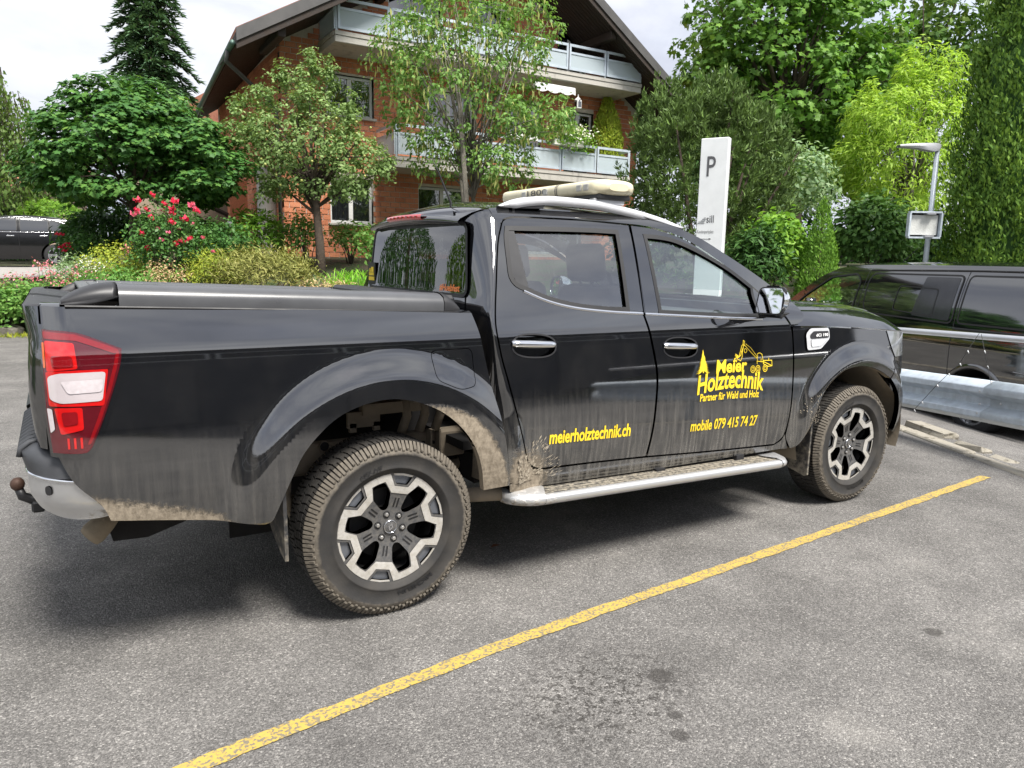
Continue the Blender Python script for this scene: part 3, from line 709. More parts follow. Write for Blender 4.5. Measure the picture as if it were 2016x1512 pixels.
gr = surf_panel('grille', S, gr_out, M['plastic'], truck, step=.05, off=-.01, flange=.0); both(gr)
for z in (.84, .91, .98): both(strip('grille_bar', [(4.07, z), (4.25, z), (4.42, z)], .02, M['chrome'], truck, .01))
# arch lips (folded edge, muddy) and liners
for arch, cx, cz, r in ((ARCH_R, 0, .42, .56), (ARCH_F+[], 3.13, .37, .53)):
    mb = MB(); rows = []
    for s, z in crv(arch, .03):
        q = Vector(S(s, z)); rows.append([q+Vector((0, .001, 0)), q+Vector((0, .035, 0))])
    mb.sheet(rows); both(mb.build('arch_lip', M['frame'], truck, True))
    mb = MB(); rows = []
    for a in np.linspace(-.12 if cx > 1 else .0, PI+.05, 26):
        c, s_ = math.cos(a), math.sin(a); rr = r*(1+.05*math.sin(a*5)); rows.append([(cx+rr*c, y, cz+rr*s_) for y in (-.88, -.72, -.5)])
    mb.sheet(rows)
    if cx > 1: both(mb.build('arch_liner', M['frame'], truck, True))
    mb = MB(); mb.box((cx, -.30 if cx < 1 else -.47, cz+.2), (1.1, .02, .75)); both(mb.build('liner_wall', M['dark'], truck))
# lettering
def lettering(parent):
    flat_text('lettering', 'Meier', .098, on_body(1.857, .926, 2.099, .924, off=.003)(.242), M['yellow'], parent, bold=.0030, shear=.12, width=.242)
    for k, ch in enumerate([1]):
        flat_text('lettering', 'Holztechnik', .138, on_body(1.716, .820, 2.237, .806, .026, off=.003)(.521), M['yellow'], parent, bold=.0036, shear=.16, width=.521)
    flat_text('lettering', 'Partner für Wald und Holz', .056, on_body(1.738, .782, 2.201, .770, .003, off=.003)(.463), M['yellow'], parent, bold=.0012, shear=.15, width=.463)
    flat_text('lettering', 'mobile 079 415 74 27', .080, on_body(1.678, .627, 2.2, .610, off=.003)(.522), M['yellow'], parent, bold=.0020, shear=.10, width=.522)
    def stroke(name, paths, w):
        mbs = MB()
        for pth in paths:
            for i in range(len(pth)-1):
                a, b = np.array(pth[i]), np.array(pth[i+1]); t = b-a; L_ = np.linalg.norm(t)
                if L_ < 1e-6: continue
                t = t/L_; n = np.array([-t[1], t[0]])*w/2; t = t*w*.3
                qs = [a-t+n, a-t-n, b+t-n, b+t+n]; mbs.add([Vector(S(*q))+Vector((0, -.003, .0006)) for q in qs], [(0, 1, 2, 3)])
        return mbs.build(name, M['yellow'], parent)
    # fir tree emblem: drooping boughs
    mbt = MB(); rnd = random.Random(3)
    def tri(a, b, c): mbt.add([Vector(S(*q))+Vector((0, -.003, .0006)) for q in (a, b, c)], [(0, 1, 2)])
    tx, tz0, tz1 = 1.762, .932, 1.056
    tri((tx-.004, tz0), (tx+.004, tz0), (tx, tz1))
    for k in range(11):
        h = tz1-.010-(tz1-tz0-.022)*k/10; w = .007+.043*k/10
        for sg in (-1, 1):
            e = rnd.uniform(.8, 1.1); tri((tx, h+.010), (tx, h-.001), (tx+sg*w*e, h-.014-.004*rnd.random())); tri((tx+sg*w*.45, h-.001), (tx+sg*w*.30, h-.008), (tx+sg*w*.75*e, h-.019))
    mbt.build('fir_emblem', M['yellow'], parent)
    def ell(cx, cz, a, b, n=14): return [(cx+a*math.cos(2*PI*k/n), cz+b*math.sin(2*PI*k/n)) for k in range(n+1)]
    stroke('crane_emblem', [[(2.073, 1.092), (2.084, 1.086), (2.068, 1.044), (2.047, 1.009)], [(2.073, 1.092), (2.07, 1.071), (2.06, 1.063), (2.039, 1.013)], [(2.068, 1.07), (2.076, 1.062), (2.055, 1.03)], [(2.075, 1.071), (2.132, 1.024), (2.177, .989)], [(2.091, 1.072), (2.129, 1.05), (2.181, .999), (2.177, .989)], [(2.047, 1.009), (2.026, 1.007), (2.009, 1.02)], [(2.04, 1.004), (2.026, 1.0), (2.006, 1.012)], [(2.027, 1.003), (1.998, .995), (2.017, .976)], [(2.025, 1.014), (2.022, .996), (2.014, .978)], [(2.028, .99), (2.048, .981), (2.06, 1.001), (2.065, 1.038)], [(2.181, .957), (2.185, 1.014), (2.204, 1.018), (2.222, 1.008), (2.235, .954)], [(2.179, .972), (2.239, .965), (2.305, .94), (2.303, .971), (2.235, .973), (2.232, .954)], [(2.305, .94), (2.271, .938), (2.235, .954)], [(2.214, .985), (2.213, .97)], [(2.278, .985), (2.276, .972)], ell(2.088, 1.035, .011, .011)], .0042)
    for wx in (2.146, 2.187, 2.247): stroke('crane_emblem', [ell(wx, .929, .018, .019), ell(wx, .929, .009, .010)], .004)
lettering(fdr)
# splashes of mud thrown up by the rear wheel: thin flecks fanned over the sill and the door corner
def splash(name, o, n, a0, a1, r0, r1, seed, ln=(.012, .05), wd=(.002, .006)):
    rnd = random.Random(seed); mbs = MB()
    for k in range(n):
        a = R(rnd.uniform(a0, a1)); r = r0+(r1-r0)*rnd.random()**1.7; l = rnd.uniform(*ln)*(.5+r/r1); w = rnd.uniform(*wd); c = (o[0]+r*math.cos(a), o[1]+r*math.sin(a)); t = (math.cos(a+rnd.uniform(-.12, .12)), math.sin(a)); nn = (-t[1], t[0])
        if c[1] < np.interp(c[0], [-1.035, -.85, -.66, -.53, -.45, .5, .75, 1.4], [.61, .58, .55, .52, .52, .50, .50, .49]) or c[0] < -1.03: continue
        q = [(c[0], c[1]), (c[0]+t[0]*l*.6+nn[0]*w, c[1]+t[1]*l*.6+nn[1]*w), (c[0]+t[0]*l, c[1]+t[1]*l), (c[0]+t[0]*l*.6-nn[0]*w, c[1]+t[1]*l*.6-nn[1]*w)]
        mbs.add([Vector(S(*p))+Vector((0, -.0028, 0)) for p in q], [(0, 1, 2, 3)])
    o_ = mbs.build(name, M['mud'], truck); o_['kind'] = 'stuff'; return o_
M['mud'] = simple('dried_mud', (.33, .285, .22), .95, var=.3, scale=60)
splash('mud_splash', (.56, .44), 330, 4, 66, .06, .30, 3, (.005, .024), (.0008, .0026))
splash('mud_splash', (.60, .50), 120, 10, 100, .0, .13, 4, (.006, .02), (.002, .005))
splash('mud_splash', (2.70, .56), 70, 85, 150, .02, .18, 6, (.005, .016), (.0008, .0024))
flat_text('lettering', 'meierholztechnik.ch', .088, on_body(.770, .664, 1.263, .650, off=.003)(.493), M['yellow'], rd, bold=.0025, shear=.12, width=.493)
# stickers on the rear window
def onwall(y0, z0):
    return lambda a, b: (SW(-(y0-a), z0+b)[0]-.006, y0-a, z0+b)
flat_text('hashtag_sticker', '#Huebfest', .045, onwall(-.36, 1.355), M['orange'], rwin, bold=.0012, width=.20)
mb = MB(); mb.box((XRC(1.40)-.014, .575, 1.415), (.003, .11, .13)); stk = mb.build('sticker', M['plastic'], rwin)
mb = MB()
for (y, z, w, h) in ((.575, 1.385, .085, .022), (.575, 1.412, .075, .018), (.56, 1.438, .035, .03), (.595, 1.434, .02, .022)): mb.box((XRC(1.40)-.0175, y, z), (.003, w, h))
mb.build('sticker_print', M['yellow'], rwin)
# mirrors
def mirror():
    root = MB(); rows = []
    for t in np.linspace(0, 1, 11):
        z = 1.238+.158*t; r = math.sin(PI*min(.97, max(.03, t*.94+.03)))**.35
        row = []
        for a in np.linspace(-.5*PI, .5*PI, 11): row.append((2.115+.012*t+.135*r*math.cos(a)*1.0, -1.005+.085*r*math.sin(a)+.012*math.cos(a), z))
        rows.append(row)
    root.sheet(rows); h = root.build('mirror', M['chrome'], truck, True)
    mb = MB(); pl = rounded([(-.075, 1.243), (.078, 1.243), (.070, 1.388), (-.070, 1.392)], .03)
    T = lambda a, b, hh: (2.115+hh+.14*(b-1.31)-.25*a, -1.005+a, b)
    mb.prism([(a*1.02, b) for a, b in pl], .0, .014, T); mb.build('mirror_rim', M['plastic'], h)
    mb = MB(); mb.prism(offset_poly(pl, .008), -.004, .002, T); mb.build('mirror_glass', M['mirror'], h)
    mb = MB(); mb.tube([(2.28, -.83, 1.235), (2.24, -.90, 1.245), (2.20, -.96, 1.262)], [.04, .03, .035], 8, flat=(1, .6)); mb.build('mirror_arm', M['plastic'], h, True)
    mb = MB(); rows = []
    for t in np.linspace(0, 1, 6):
        row = []
        for a in np.linspace(-.5*PI, .5*PI, 9): row.append((2.118+.136*(.45+.55*t)*math.cos(a), -1.005+.086*(.8+.2*t)*math.sin(a)+.012*math.cos(a), 1.222+.03*t))
        rows.append(row)
    mb.sheet(rows); mb.build('mirror_foot', M['plastic'], h, True)
    return h
M['mirror'] = simple('mirror_silver', (.9, .9, .9), .02, 1., var=.02)
mi = mirror(); mi2 = both(mi)
for ch in mi.children: c = ch.copy(); COL.objects.link(c); c.parent = mi2
# bed cover: side rails, end caps and slats
def cov_z(x): return np.interp(x, [-1.2, .4], [1.332, 1.278])
def cover_rail(sg):
    dz = .004 if sg < 0 else -.030
    cov_z = lambda x: np.interp(x, [-1.2, .4], [1.332, 1.278])+dz
    prof = [(-.812, -.004), (-.815, .030), (-.804, .054), (-.772, .068), (-.74, .073), (-.715, .072), (-.70, .064), (-.70, .0)]
    mb = MB(); rows = []
    for x in np.linspace(-.96, .27, 24): rows.append([(x, y*sg*-1, cov_z(x)+h) for y, h in prof])
    mb.sheet(rows); rail = mb.build('cover_rail', M['cover'], truck, True)
    mb = MB(); rows = []
    for x in np.linspace(-1.13, -.963, 12):
        k = 1-((-.96-x)/.18)**2.2*.92; rows.append([(x, (y+(.015)*(1-k))*sg*-1, cov_z(x)+.002+(h+.002)*k) for y, h in prof])
    rows.append([(-1.135, y*sg*-1, cov_z(-1.13)) for y, h in prof]); mb.sheet(rows); mb.build('end_cap', M['plastic'], rail, True)
    mb = MB(); rows = []
    for x in np.linspace(.273, .345, 8):
        k = 1-((x-.273)/.08)**2*.9; rows.append([(x, y*sg*-1, cov_z(x)+.002+(h+.002)*k) for y, h in prof])
    mb.sheet(rows); mb.build('end_cap', M['plastic'], rail, True)
    mb = MB(); mb.box((-.35, .842*sg*-1*-1 if False else -.842*sg*-1*-1, 0), (.01, .01, .01)) if False else None
    return rail
cover_rail(1); cover_rail(-1)
for sg in (-1, 1): mb = MB(); mb.tube([(x, sg*.814, cov_z(x)-.002) for x in np.linspace(-1.12, .33, 20)], .005, 6); mb.build('cover_seal', M['rubber'], truck)
nsl = 26
for k in range(nsl):
    x0 = -1.06+k*(1.33/nsl); mb = MB(); mb.box((x0+.0256, 0, cov_z(x0)+.028), (.0485, 1.40, .016), bev=.004); mb.build('cover_slat', M['cover_top'], truck)
mb = MB(); mb.box((.33, 0, 1.315), (.13, 1.36, .06), bev=.02); mb.build('cover_housing', M['plastic'], truck)
# rear step bumper
def SBm(s, z):
    d = .90-.04*sst(.70, .60, z)**2; x = s; ins = 0; s0, r = -1.05, .22
    if s < s0:
        a = (s0-s)/r
        if a < PI/2: x = s0-r*math.sin(a); ins = r*(1-math.cos(a))
        else: x = s0-r; ins = r+(a-PI/2)*r
    x = x+.03*sst(.70, .60, z)*min(1, max(0, (-1.05-s)/.3))
    return (x, -(d-ins), z)
bo = seg([(-1.90, .765), (-1.5, .765), (-1.329, .757), (-1.132, .744), (-1.11, .729)], [(-1.11, .729), (-1.075, .675), (-1.037, .627)], [(-1.037, .627), (-1.038, .612), (-1.06, .604), (-1.183, .606), (-1.4, .64), (-1.90, .645)], [(-1.90, .645), (-1.90, .765)])
rb = surf_panel('rear_bumper', SBm, bo, M['chrome_dirty'], truck, step=.03, flange=.03); both(rb)
strip('bumper_edge', [(-1.60, .767), (-1.329, .760), (-1.134, .747)], .010, M['chrome'], rb, .005, SBm)
surf_panel('parking_sensor', SBm, oval(-1.225, .715, .013, .016), M['plastic'], rb, off=.004, step=.02, flange=.004)
# dark step pad on top, with ribs
mb = MB(); rows = []
for s in np.linspace(-1.90, -1.12, 24):
    q = Vector(SBm(s, .765)); x, y = q.x, q.y; k = sst(-1.12, -1.30, s)
    inn = Vector((-1.16 if s < -1.3 else -1.16+.06*sst(-1.3, -1.12, s), y+.03 if s > -1.3 else y, 0))
    zt = .765+.045*k
    rows.append([(x, y, .757), (x-.016*k+.004, y+.004, .785+.02*k), (x-.018*k+.02*(1-k), y+.012, .80+.035*k), (x-.004*k+.02, y+.02, .81+.05*k), (inn.x, inn.y+.03, .83+.05*k)])
mb.sheet(rows); pad = mb.build('bumper_step', M['bumper_plastic'], truck, True); both(pad)
for k in range(12):
    y = -.72+k*.062; mb = MB(); mb.tube([(-1.288, y, .815), (-1.282, y, .842), (-1.255, y, .862), (-1.18, y, .880)], .010, 6); mb.build('step_rib', M['bumper_plastic'], truck, True)
# tow ball
mb = MB(); mb.tube([(-1.05, 0, .47), (-1.22, 0, .455), (-1.29, 0, .455), (-1.325, 0, .475), (-1.335, 0, .51)], [.026, .024, .022, .02, .017], 10); tb = mb.build('tow_hitch', M['plastic'], truck, True)
mb = MB(); mb.lathe([(.0, -.028), (.014, -.026), (.024, -.015), (.028, 0), (.024, .015), (.014, .026), (0, .028)], 16, 'Z', (-1.338, 0, .53)); mb.build('tow_ball', simple('rusty_ball', (.09, .05, .035), .6, .3), tb, True)
mb = MB(); mb.box((-1.27, 0, .425), (.05, .06, .05), bev=.008); mb.build('hitch_lock', M['plastic'], tb)
# muddy exhaust stub and spare-wheel shield under the tail
mb = MB(); mb.tube([(-1.0, -.60, .56), (-1.045, -.62, .51), (-1.085, -.63, .475), (-1.10, -.63, .462)], [.034, .040, .046, .040], 14); mb.build('exhaust', dirtymat('mud_caked', (.2, .16, .11), .9, 0, 1.2, .2, .9), truck, True)
mb = MB(); mb.lathe([(.0, -.04), (.30, -.05), (.36, -.02), (.37, .06), (.36, .12), (.30, .14), (0, .13)], 28, 'Z', (-.72, 0, .52)); mb.build('spare_wheel', M['tyre'], truck, True)
mb = MB(); mb.prism([(-1.07, .60), (-.60, .56), (-.72, .46), (-.90, .405), (-1.02, .41)], -.57, -.50, lambda a, b, h: (a, h, b)); mb.build('mud_shield', M['dark'], truck)
# ladder frame, axles, springs
mb = MB(); mb.box((1.2, -.54, .635), (4.7, .07, .135), bev=.012); fr = mb.build('frame_rail', M['frame'], truck); both(fr)
for (x, z, r) in ((-.19, .69, .026), (.02, .685, .008), (.20, .68, .009), (.33, .65, .008), (.28, .655, .007)):
    mb = MB(); mb.lathe([(r*.75, .0), (r, -.006), (r*.98, .002)], 18, 'Y', (x, -.577, z), closed=True); mb.build('frame_hole', M['dark'] if r < .02 else M['frame'], truck, True)
    mb = MB(); mb.lathe([(0, 0), (r*.8, 0)], 14, 'Y', (x, -.5765, z)); mb.build('frame_hole', M['dark'], truck)
mb = MB(); mb.box((-.02, -.60, .80), (.15, .02, .07)); mb.box((.12, -.60, .845), (.30, .06, .05)); mb.box((-.07, -.6, .765), (.03, .02, .04)); mb.box((.04, -.6, .765), (.03, .02, .04)); mb.build('bed_mount', M['frame'], truck)
for x in (.17, .26, .34): mb = MB(); mb.tube([(x, -.62, .88), (x+.01, -.62, .80), (x-.01, -.60, .72)], .022, 8); mb.build('bed_bracket', M['frame'], truck, True)
for x in (.30, .345): mb = MB(); mb.box((x, -.60, .66), (.008, .05, .12)); mb.build('frame_gusset', M['frame'], truck)
mb = MB(); mb.tube([(0, -.7, .375), (0, .7, .375)], .05, 12); mb.tube([(3.15, -.7, .375), (3.15, .7, .375)], .04, 12); mb.lathe([(.0, -.16), (.1, -.13), (.14, 0), (.1, .13), (0, .16)], 16, 'Y', (0, .05, .375)); mb.build('axle', M['frame'], truck, True)
mb = MB(); mb.tube([(-.62, -.50, .56), (-.3, -.5, .43), (0, -.5, .40), (.35, -.5, .44), (.60, -.50, .56)], .03, 8); both(mb.build('leaf_spring', M['frame'], truck, True))
mb = MB(); mb.tube([(-.32, -.60, .34), (-.37, -.60, .50), (-.36, -.60, .72)], [.018, .022, .03], 8); both(mb.build('damper', M['frame'], truck, True))
mb = MB(); mb.box((1.6, 0, .52), (2.2, 1.35, .14)); mb.box((3.1, 0, .72), (1.3, .85, .5)); mb.build('underbody', M['dark'], truck)
mb = MB(); mb.tube([(.36, -.78, .44), (.60, -.83, .43), (.80, -.80, .44)], .035, 8); mb.build('body_outrigger', M['frame'], truck, True)
# mud flaps
mud_flap = dirtymat('mud_flap_rubber', (.03, .03, .031), .75, 0, .46, .15, .95, (.30, .265, .21), 22)
def flap(poly, xs, th):
    mb = MB(); mb.prism(poly, 0, th, lambda a, b, h: (xs(b)+h, a, b)); f = mb.build('mud_flap', mud_flap, truck); both(f)
flap([(-.912, .66), (-.914, .55), (-.908, .42), (-.900, .332), (-.84, .345), (-.72, .39), (-.64, .44), (-.63, .52), (-.80, .52), (-.87, .56)], lambda z: -.455-.02*(z-.33), .014)
flap([(-.922, .63), (-.918, .52), (-.912, .40), (-.905, .246), (-.885, .236), (-.74, .27), (-.70, .33), (-.70, .46), (-.82, .46)], lambda z: 2.664+.05*(.63-z), .014)
# side steps
def side_step():
    def ctr(x): return np.interp(x, [.55, 2.42], [.432, .382])
    mb = MB(); rows = []
    for x in np.linspace(.70, 2.33, 20): rows.append([(x, y, ctr(x)+h) for y, h in ((-.975, -.030), (-.995, -.018), (-1.0, 0), (-.995, .014), (-.978, .022), (-.968, .020))])
    mb.sheet(rows); o = mb.build('side_step', M['step_silver'], truck, True)
    mb = MB(); mb.box((1.515, -.90, ctr(1.515)-.005), (1.66, .14, .04), M=Matrix.Translation((1.515, -.90, ctr(1.515)-.004)) @ Matrix.Rotation(math.atan(.05/1.87), 4, 'Y')); mb.build('step_tread', M['tread_black'], o)
    for k in range(4): mb = MB(); mb.box((0, 0, 0), (1.60, .018, .008), M=Matrix.Translation((1.515, -.955+k*.03, ctr(1.515)+.018)) @ Matrix.Rotation(math.atan(.05/1.87), 4, 'Y')); mb.build('tread_rib', M['tread_black'], o)
    for x0, x1 in ((.70, .545), (2.33, 2.435)):
        mb = MB(); rows = []; sg = 1 if x1 > x0 else -1
        for t in np.linspace(0, 1, 9):
            a = t*PI/2; x = x0+(x1-x0)*math.sin(a); ins = .13*(1-math.cos(a)); c = ctr(x)
            k = 1
            rows.append([(x, -.985+ins+.01, c-.030), (x+sg*.004, -1.0+ins, c-.012), (x+sg*.004, -1.003+ins, c+.004), (x, -.993+ins, c+.020), (x-sg*.012, -.965+ins, c+.030), (x-sg*.05, -.90+ins*.6, c+.030), (x-sg*.05, -.84, c+.028)])
        mb.sheet(rows); mb.build('step_cap', M['step_silver'], o, True)
    for x in (.95, 1.5, 2.1): mb = MB(); mb.box((x, -.78, .42), (.06, .22, .04)); mb.build('step_bracket', M['plastic'], o)
    return o
st = side_step(); st2 = both(st)
for ch in st.children: c = ch.copy(); COL.objects.link(c); c.parent = st2
# roof rails
def roof_rail():
    top = hermite([(.655, 1.758), (.72, 1.785), (.80, 1.803), (.97, 1.818), (1.19, 1.814), (1.42, 1.790), (1.67, 1.752), (1.85, 1.708)])
    mb = MB(); rows = []
    for x in np.linspace(.655, 1.86, 40):
        z = top(x); h = .044*min(1, (x-.64)/.10, (1.875-x)/.10); y = -.60+.03*sst(1.3, 1.9, x)
        rows.append([(x, y+.02, z-h), (x, y-.018, z-h), (x, y-.026, z-h*.5), (x, y-.020, z-.004), (x, y, z), (x, y+.018, z-.004), (x, y+.02, z-h)])
    mb.sheet(rows); o = mb.build('roof_rail', M['rail_silver'], truck, True)
    for xa, xb, zb in ((.72, .92, 1.745), (1.52, 1.80, 1.69)):
        mb = MB(); pl = [(xa, top(xa)-.025), (xb, top(xb)-.028), (xb-.02 if xa < 1 else xb, EL(xb)-.002), (xa, EL(xa)-.004)]
        if xa > 1: pl = [(xa+.02, top(xa)-.03), (xb+.03, top(xb+.03)-.02), (xb+.03, EL(xb+.03)-.005), (xa+.10, EL(xa+.1)-.005)]
        mb.prism(pl, -.615, -.575, lambda a, b, h: (a, h, b)); mb.build('rail_foot', M['plastic'], o)
    return o
rr = roof_rail(); rr2 = both(rr)
for ch in rr.children: c = ch.copy(); COL.objects.link(c); c.parent = rr2
# beacon bar across the roof
lb = empty('light_bar', (1.33, -.17, 1.865), parent=truck); lb['label'] = 'cream flashing beacon bar across the roof rails'
mb = MB(); rows = []
for y in np.concatenate([np.linspace(-.49, -.43, 6), np.linspace(-.40, .40, 10), np.linspace(.43, .49, 6)]):
    k = 1-max(0, (abs(y)-.43)/.06)**2.2*.55; row = []
    for a in np.linspace(0, 2*PI, 25): 
        ca, sa = math.cos(a), math.sin(a); row.append((.135*k*math.copysign(abs(ca)**.7, ca), y, .014+.042*k*math.copysign(abs(sa)**.55, sa)))
    rows.append(row)
mb.sheet(rows); n0 = len(mb.v); mb.add(rows[0], [tuple(range(25))]); mb.add(rows[-1], [tuple(range(25))]); mb.build('lens', M['cream'], lb, True, 50)
for y in (-.39, -.33, -.02, .2): mb = MB(); mb.box((-.128, y, .014), (.02, .045, .034), bev=.004); mb.build('lamp_module', M['cream_led'], lb)
for y in (-.13, -.115): mb = MB(); rows = [[(x*1.0, y+d, z) for x, z in [(.137*math.copysign(abs(math.cos(a))**.7, math.cos(a)), .014+.0435*math.copysign(abs(math.sin(a))**.55, math.sin(a))) for a in np.linspace(0, 2*PI, 25)]] for d in (-.003, .003)]; mb.sheet(rows); mb.build('seam_band', M['ink'], lb, True)
for sg in (-1, 1):
    mb = MB(); mb.box((0, sg*.34, -.032), (.21, .24, .03), bev=.01); mb.build('base', M['plastic'], lb)
    mb = MB(); mb.box((-.02, -.42 if sg < 0 else .30, -.055), (.20, .05, .028), bev=.006); mb.build('clamp', M['silver'], lb)
flat_text('lettering', '1800', .045, lambda a, b: (-.1375, .16-a*1.0, .0+b), M['ink'], lb, width=.20)
# interior
def seatm():
    sroot = MB(); sroot.box((0, 0, .62+.05), (.50, .50, .16), bev=.05); return sroot
def seat(x, y, nm='seat'):
    mb = MB(); mb.box((x, y, .80), (.48, .50, .16), bev=.05); s_ = mb.build(nm, M['seat'], truck, True, 40)
    mb = MB(); mb.box((0, 0, 0), (.16, .48, .60), bev=.06, M=Matrix.Translation((x-.28, y, 1.08)) @ Matrix.Rotation(-.22, 4, 'Y')); mb.build('seat_back', M['seat'], s_, True, 40)
    mb = MB(); mb.box((0, 0, 0), (.10, .27, .20), bev=.045, M=Matrix.Translation((x-.375, y, 1.50)) @ Matrix.Rotation(-.15, 4, 'Y')); mb.build('headrest', M['seat'], s_, True, 40)
    mb = MB(); mb.tube([(x-.35, y-.06, 1.34), (x-.37, y-.06, 1.45)], .008, 6); mb.tube([(x-.35, y+.06, 1.34), (x-.37, y+.06, 1.45)], .008, 6); mb.build('headrest_post', M['chrome'], s_, True)
for y in (-.38, .38): seat(1.72, y)
for y in (-.40, .40): seat(.98, y)
mb = MB(); mb.box((2.36, 0, 1.10), (.42, 1.40, .22), bev=.06); mb.box((2.42, 0, .85), (.3, 1.4, .5)); mb.build('dashboard', M['dash'], truck, True, 40)
mb = MB(); mb.lathe([(.165+.014*math.cos(a), .014*math.sin(a)) for a in np.linspace(0, 2*PI, 9)[:-1]], 32, 'X', (0, 0, 0), closed=True)
sw = mb.build('steering_wheel', M['plastic'], truck, True, loc=(2.08, .38, 1.16), rot=(0, -.38, 0))
mb = MB(); mb.box((.02, 0, -.01), (.05, .14, .12), bev=.02); mb.box((.015, 0, 0), (.03, .32, .03)); mb.box((.015, 0, -.08), (.03, .04, .15)); mb.build('wheel_hub', M['plastic'], sw)
mb = MB(); mb.box((1.4, 0, .66), (2.0, 1.5, .04)); mb.build('cabin_floor', M['dark'], truck)
for sg in (-1, 1): mb = MB(); mb.box((1.5, sg*.80, .90), (1.9, .03, .60)); mb.build('door_card', M['dash'], truck)
mb = MB(); mb.tube([(1.98, 0, 1.60), (1.96, 0, 1.66)], .01, 6); mb.box((1.97, 0, 1.585), (.03, .22, .06), bev=.012); mb.build('inner_mirror', M['plastic'], truck)
# ------------------------------------------------------------------ truck wheels
def pol(r, deg): return (r*math.sin(R(deg)), r*math.cos(R(deg)))
def yface(r): return .098-.022*(1-sst(.05, .2, r))
def SWh(s, z): return (s, -yface(math.hypot(s, z)), z)
def truck_wheel(rot, loc, flip):
    w = empty('wheel', loc, PI if flip else 0, truck)
    prof = [(.236, -.092), (.246, -.112), (.262, -.119), (.266, -.123), (.270, -.119), (.298, -.127), (.318, -.127), (.322, -.130), (.330, -.129), (.348, -.118), (.361, -.106), (.3685, -.093), (.3715, -.06), (.3725, -.02), (.3725, .02), (.3715, .06), (.3685, .093), (.361, .106), (.335, .125), (.30, .125), (.262, .118), (.236, .095)]
    mb = MB(); mb.lathe(prof, 96, 'Y'); mb.build('tyre', M['tyre'], w, True)
    # tread blocks and shoulder lugs
    mb = MB(); rnd = random.Random(5); n = 64
    def blk(a0, a1, y0, y1, r0, r1, sk=0.):
        vs = []
        for r in (r0, r1):
            for y, s_ in ((y0, 0), (y1, sk)):
                for a in (a0, a1): vs.append((r*math.cos(a+s_), y, r*math.sin(a+s_)))
        mb.add(vs, [(0, 1, 3, 2), (4, 6, 7, 5), (0, 4, 5, 1), (2, 3, 7, 6), (0, 2, 6, 4), (1, 5, 7, 3)])
    for k in range(n):
        a = 2*PI*k/n; d = 2*PI/n
        for row, (y0, y1, sk) in enumerate(((-.058, -.018, .02), (-.014, .014, -.015), (.018, .058, .02))): blk(a+row*d*.33, a+row*d*.33+d*.80, y0, y1, .366, .3795, sk)
        for sg in (-1, 1):
            b = a+(.5*d if sg > 0 else 0)
            for dd, ln in ((0, 0), (.5*d, 1)):
                blk(b+dd, b+dd+d*.33, sg*.062, sg*.098, .362, .3785, 0)
                # lug wrapping on to the sidewall
                r0 = .338 if ln else .346; a0, a1 = b+dd, b+dd+d*.33; vs = []
                for aa in (a0, a1):
                    for r, y in ((.3785, .094), (.3785, .099), (.366, .111), (r0+.006, .1285), (r0, .1275), (r0, .118), (.36, .09)): vs.append((r*math.cos(aa), sg*y, r*math.sin(aa)))
                mb.add(vs, [tuple(range(7)), tuple(range(13, 6, -1))]+[(i, (i+1) % 7, 7+(i+1) % 7, 7+i) for i in range(7)])
    mb.build('tread', M['tyre'], w)
    hubpart = []
    openings = []; pockets = []
    for k in range(6):
        c = rot+k*60
        openings.append(rounded([pol(.205, c+22), pol(.205, c+30), pol(.205, c+38), pol(.150, c+45.5), pol(.088, c+41), pol(.078, c+30), pol(.088, c+19), pol(.150, c+14.5)], .012, 3))
        pockets.append(rounded([pol(.2365, c-12), pol(.2365, c), pol(.2365, c+12), pol(.190, c+8), pol(.190, c-8)], .006, 3))
    disc = [pol(.239, a) for a in range(0, 360, 4)]
    surf_panel('rim', SWh, disc, M['rim_dark'], w, holes=openings+[offset_poly(q, .0016) for q in pockets], step=.018, flange=.035)
    for k in range(6):
        c = rot+k*60
        surf_panel('pocket', SWh, pockets[k], M['rim_pocket'], w, off=-.014, step=.02, flange=0)
        band = [pol(.2385, c-47), pol(.2385, c-40), pol(.2385, c-30), pol(.2385, c-20), pol(.2385, c-14.5), pol(.183, c-9.5), pol(.183, c+9.5)]
        out = [pol(.2375, c-30.2), pol(.2375, c-22), pol(.2375, c-14.8), pol(.184, c-9.8), pol(.184, c+9.8), pol(.2375, c+14.8), pol(.2375, c+22), pol(.2375, c+30.2), pol(.208, c+30.2), pol(.208, c+21.5), pol(.155, c+14), pol(.155, c-14), pol(.208, c-21.5), pol(.208, c-30.2)]
        surf_panel('machined_band', SWh, out, M['rim_face'], w, off=.0035, step=.02, flange=.006)
        surf_panel('lip_segment', SWh, [pol(.2375, c-11), pol(.2375, c), pol(.2375, c+11), pol(.229, c+10.5), pol(.229, c), pol(.229, c-10.5)], M['rim_face'], w, off=.001, step=.02, flange=.012)
        for dx in (-.0075, .0075):
            ax = np.array(pol(1, c)); nx = np.array((ax[1], -ax[0])); q = [tuple(ax*r+nx*(dx+e)) for r, e in ((.085, -.0035), (.128, -.0035), (.128, .0035), (.085, .0035))]
            surf_panel('spoke_groove', SWh, rounded(q, .003, 3), M['rubber'], w, off=.0012, step=.02, flange=.003)
        a = R(rot+30+k*60); nx_, nz_ = .0572*math.sin(a), .0572*math.cos(a)
        mb = MB(); mb.lathe([(.0155, .0), (.0155, -.002), (.012, -.002), (.012, .02)], 14, 'Y', (nx_, -.0775, nz_)); mb.build('nut_seat', M['rubber'], w)
        mb = MB(); mb.lathe([(0, -.010), (.007, -.009), (.009, -.006), (.009, .002)], 6, 'Y', (nx_, -.0775, nz_)); mb.build('wheel_nut', M['nut'], w)
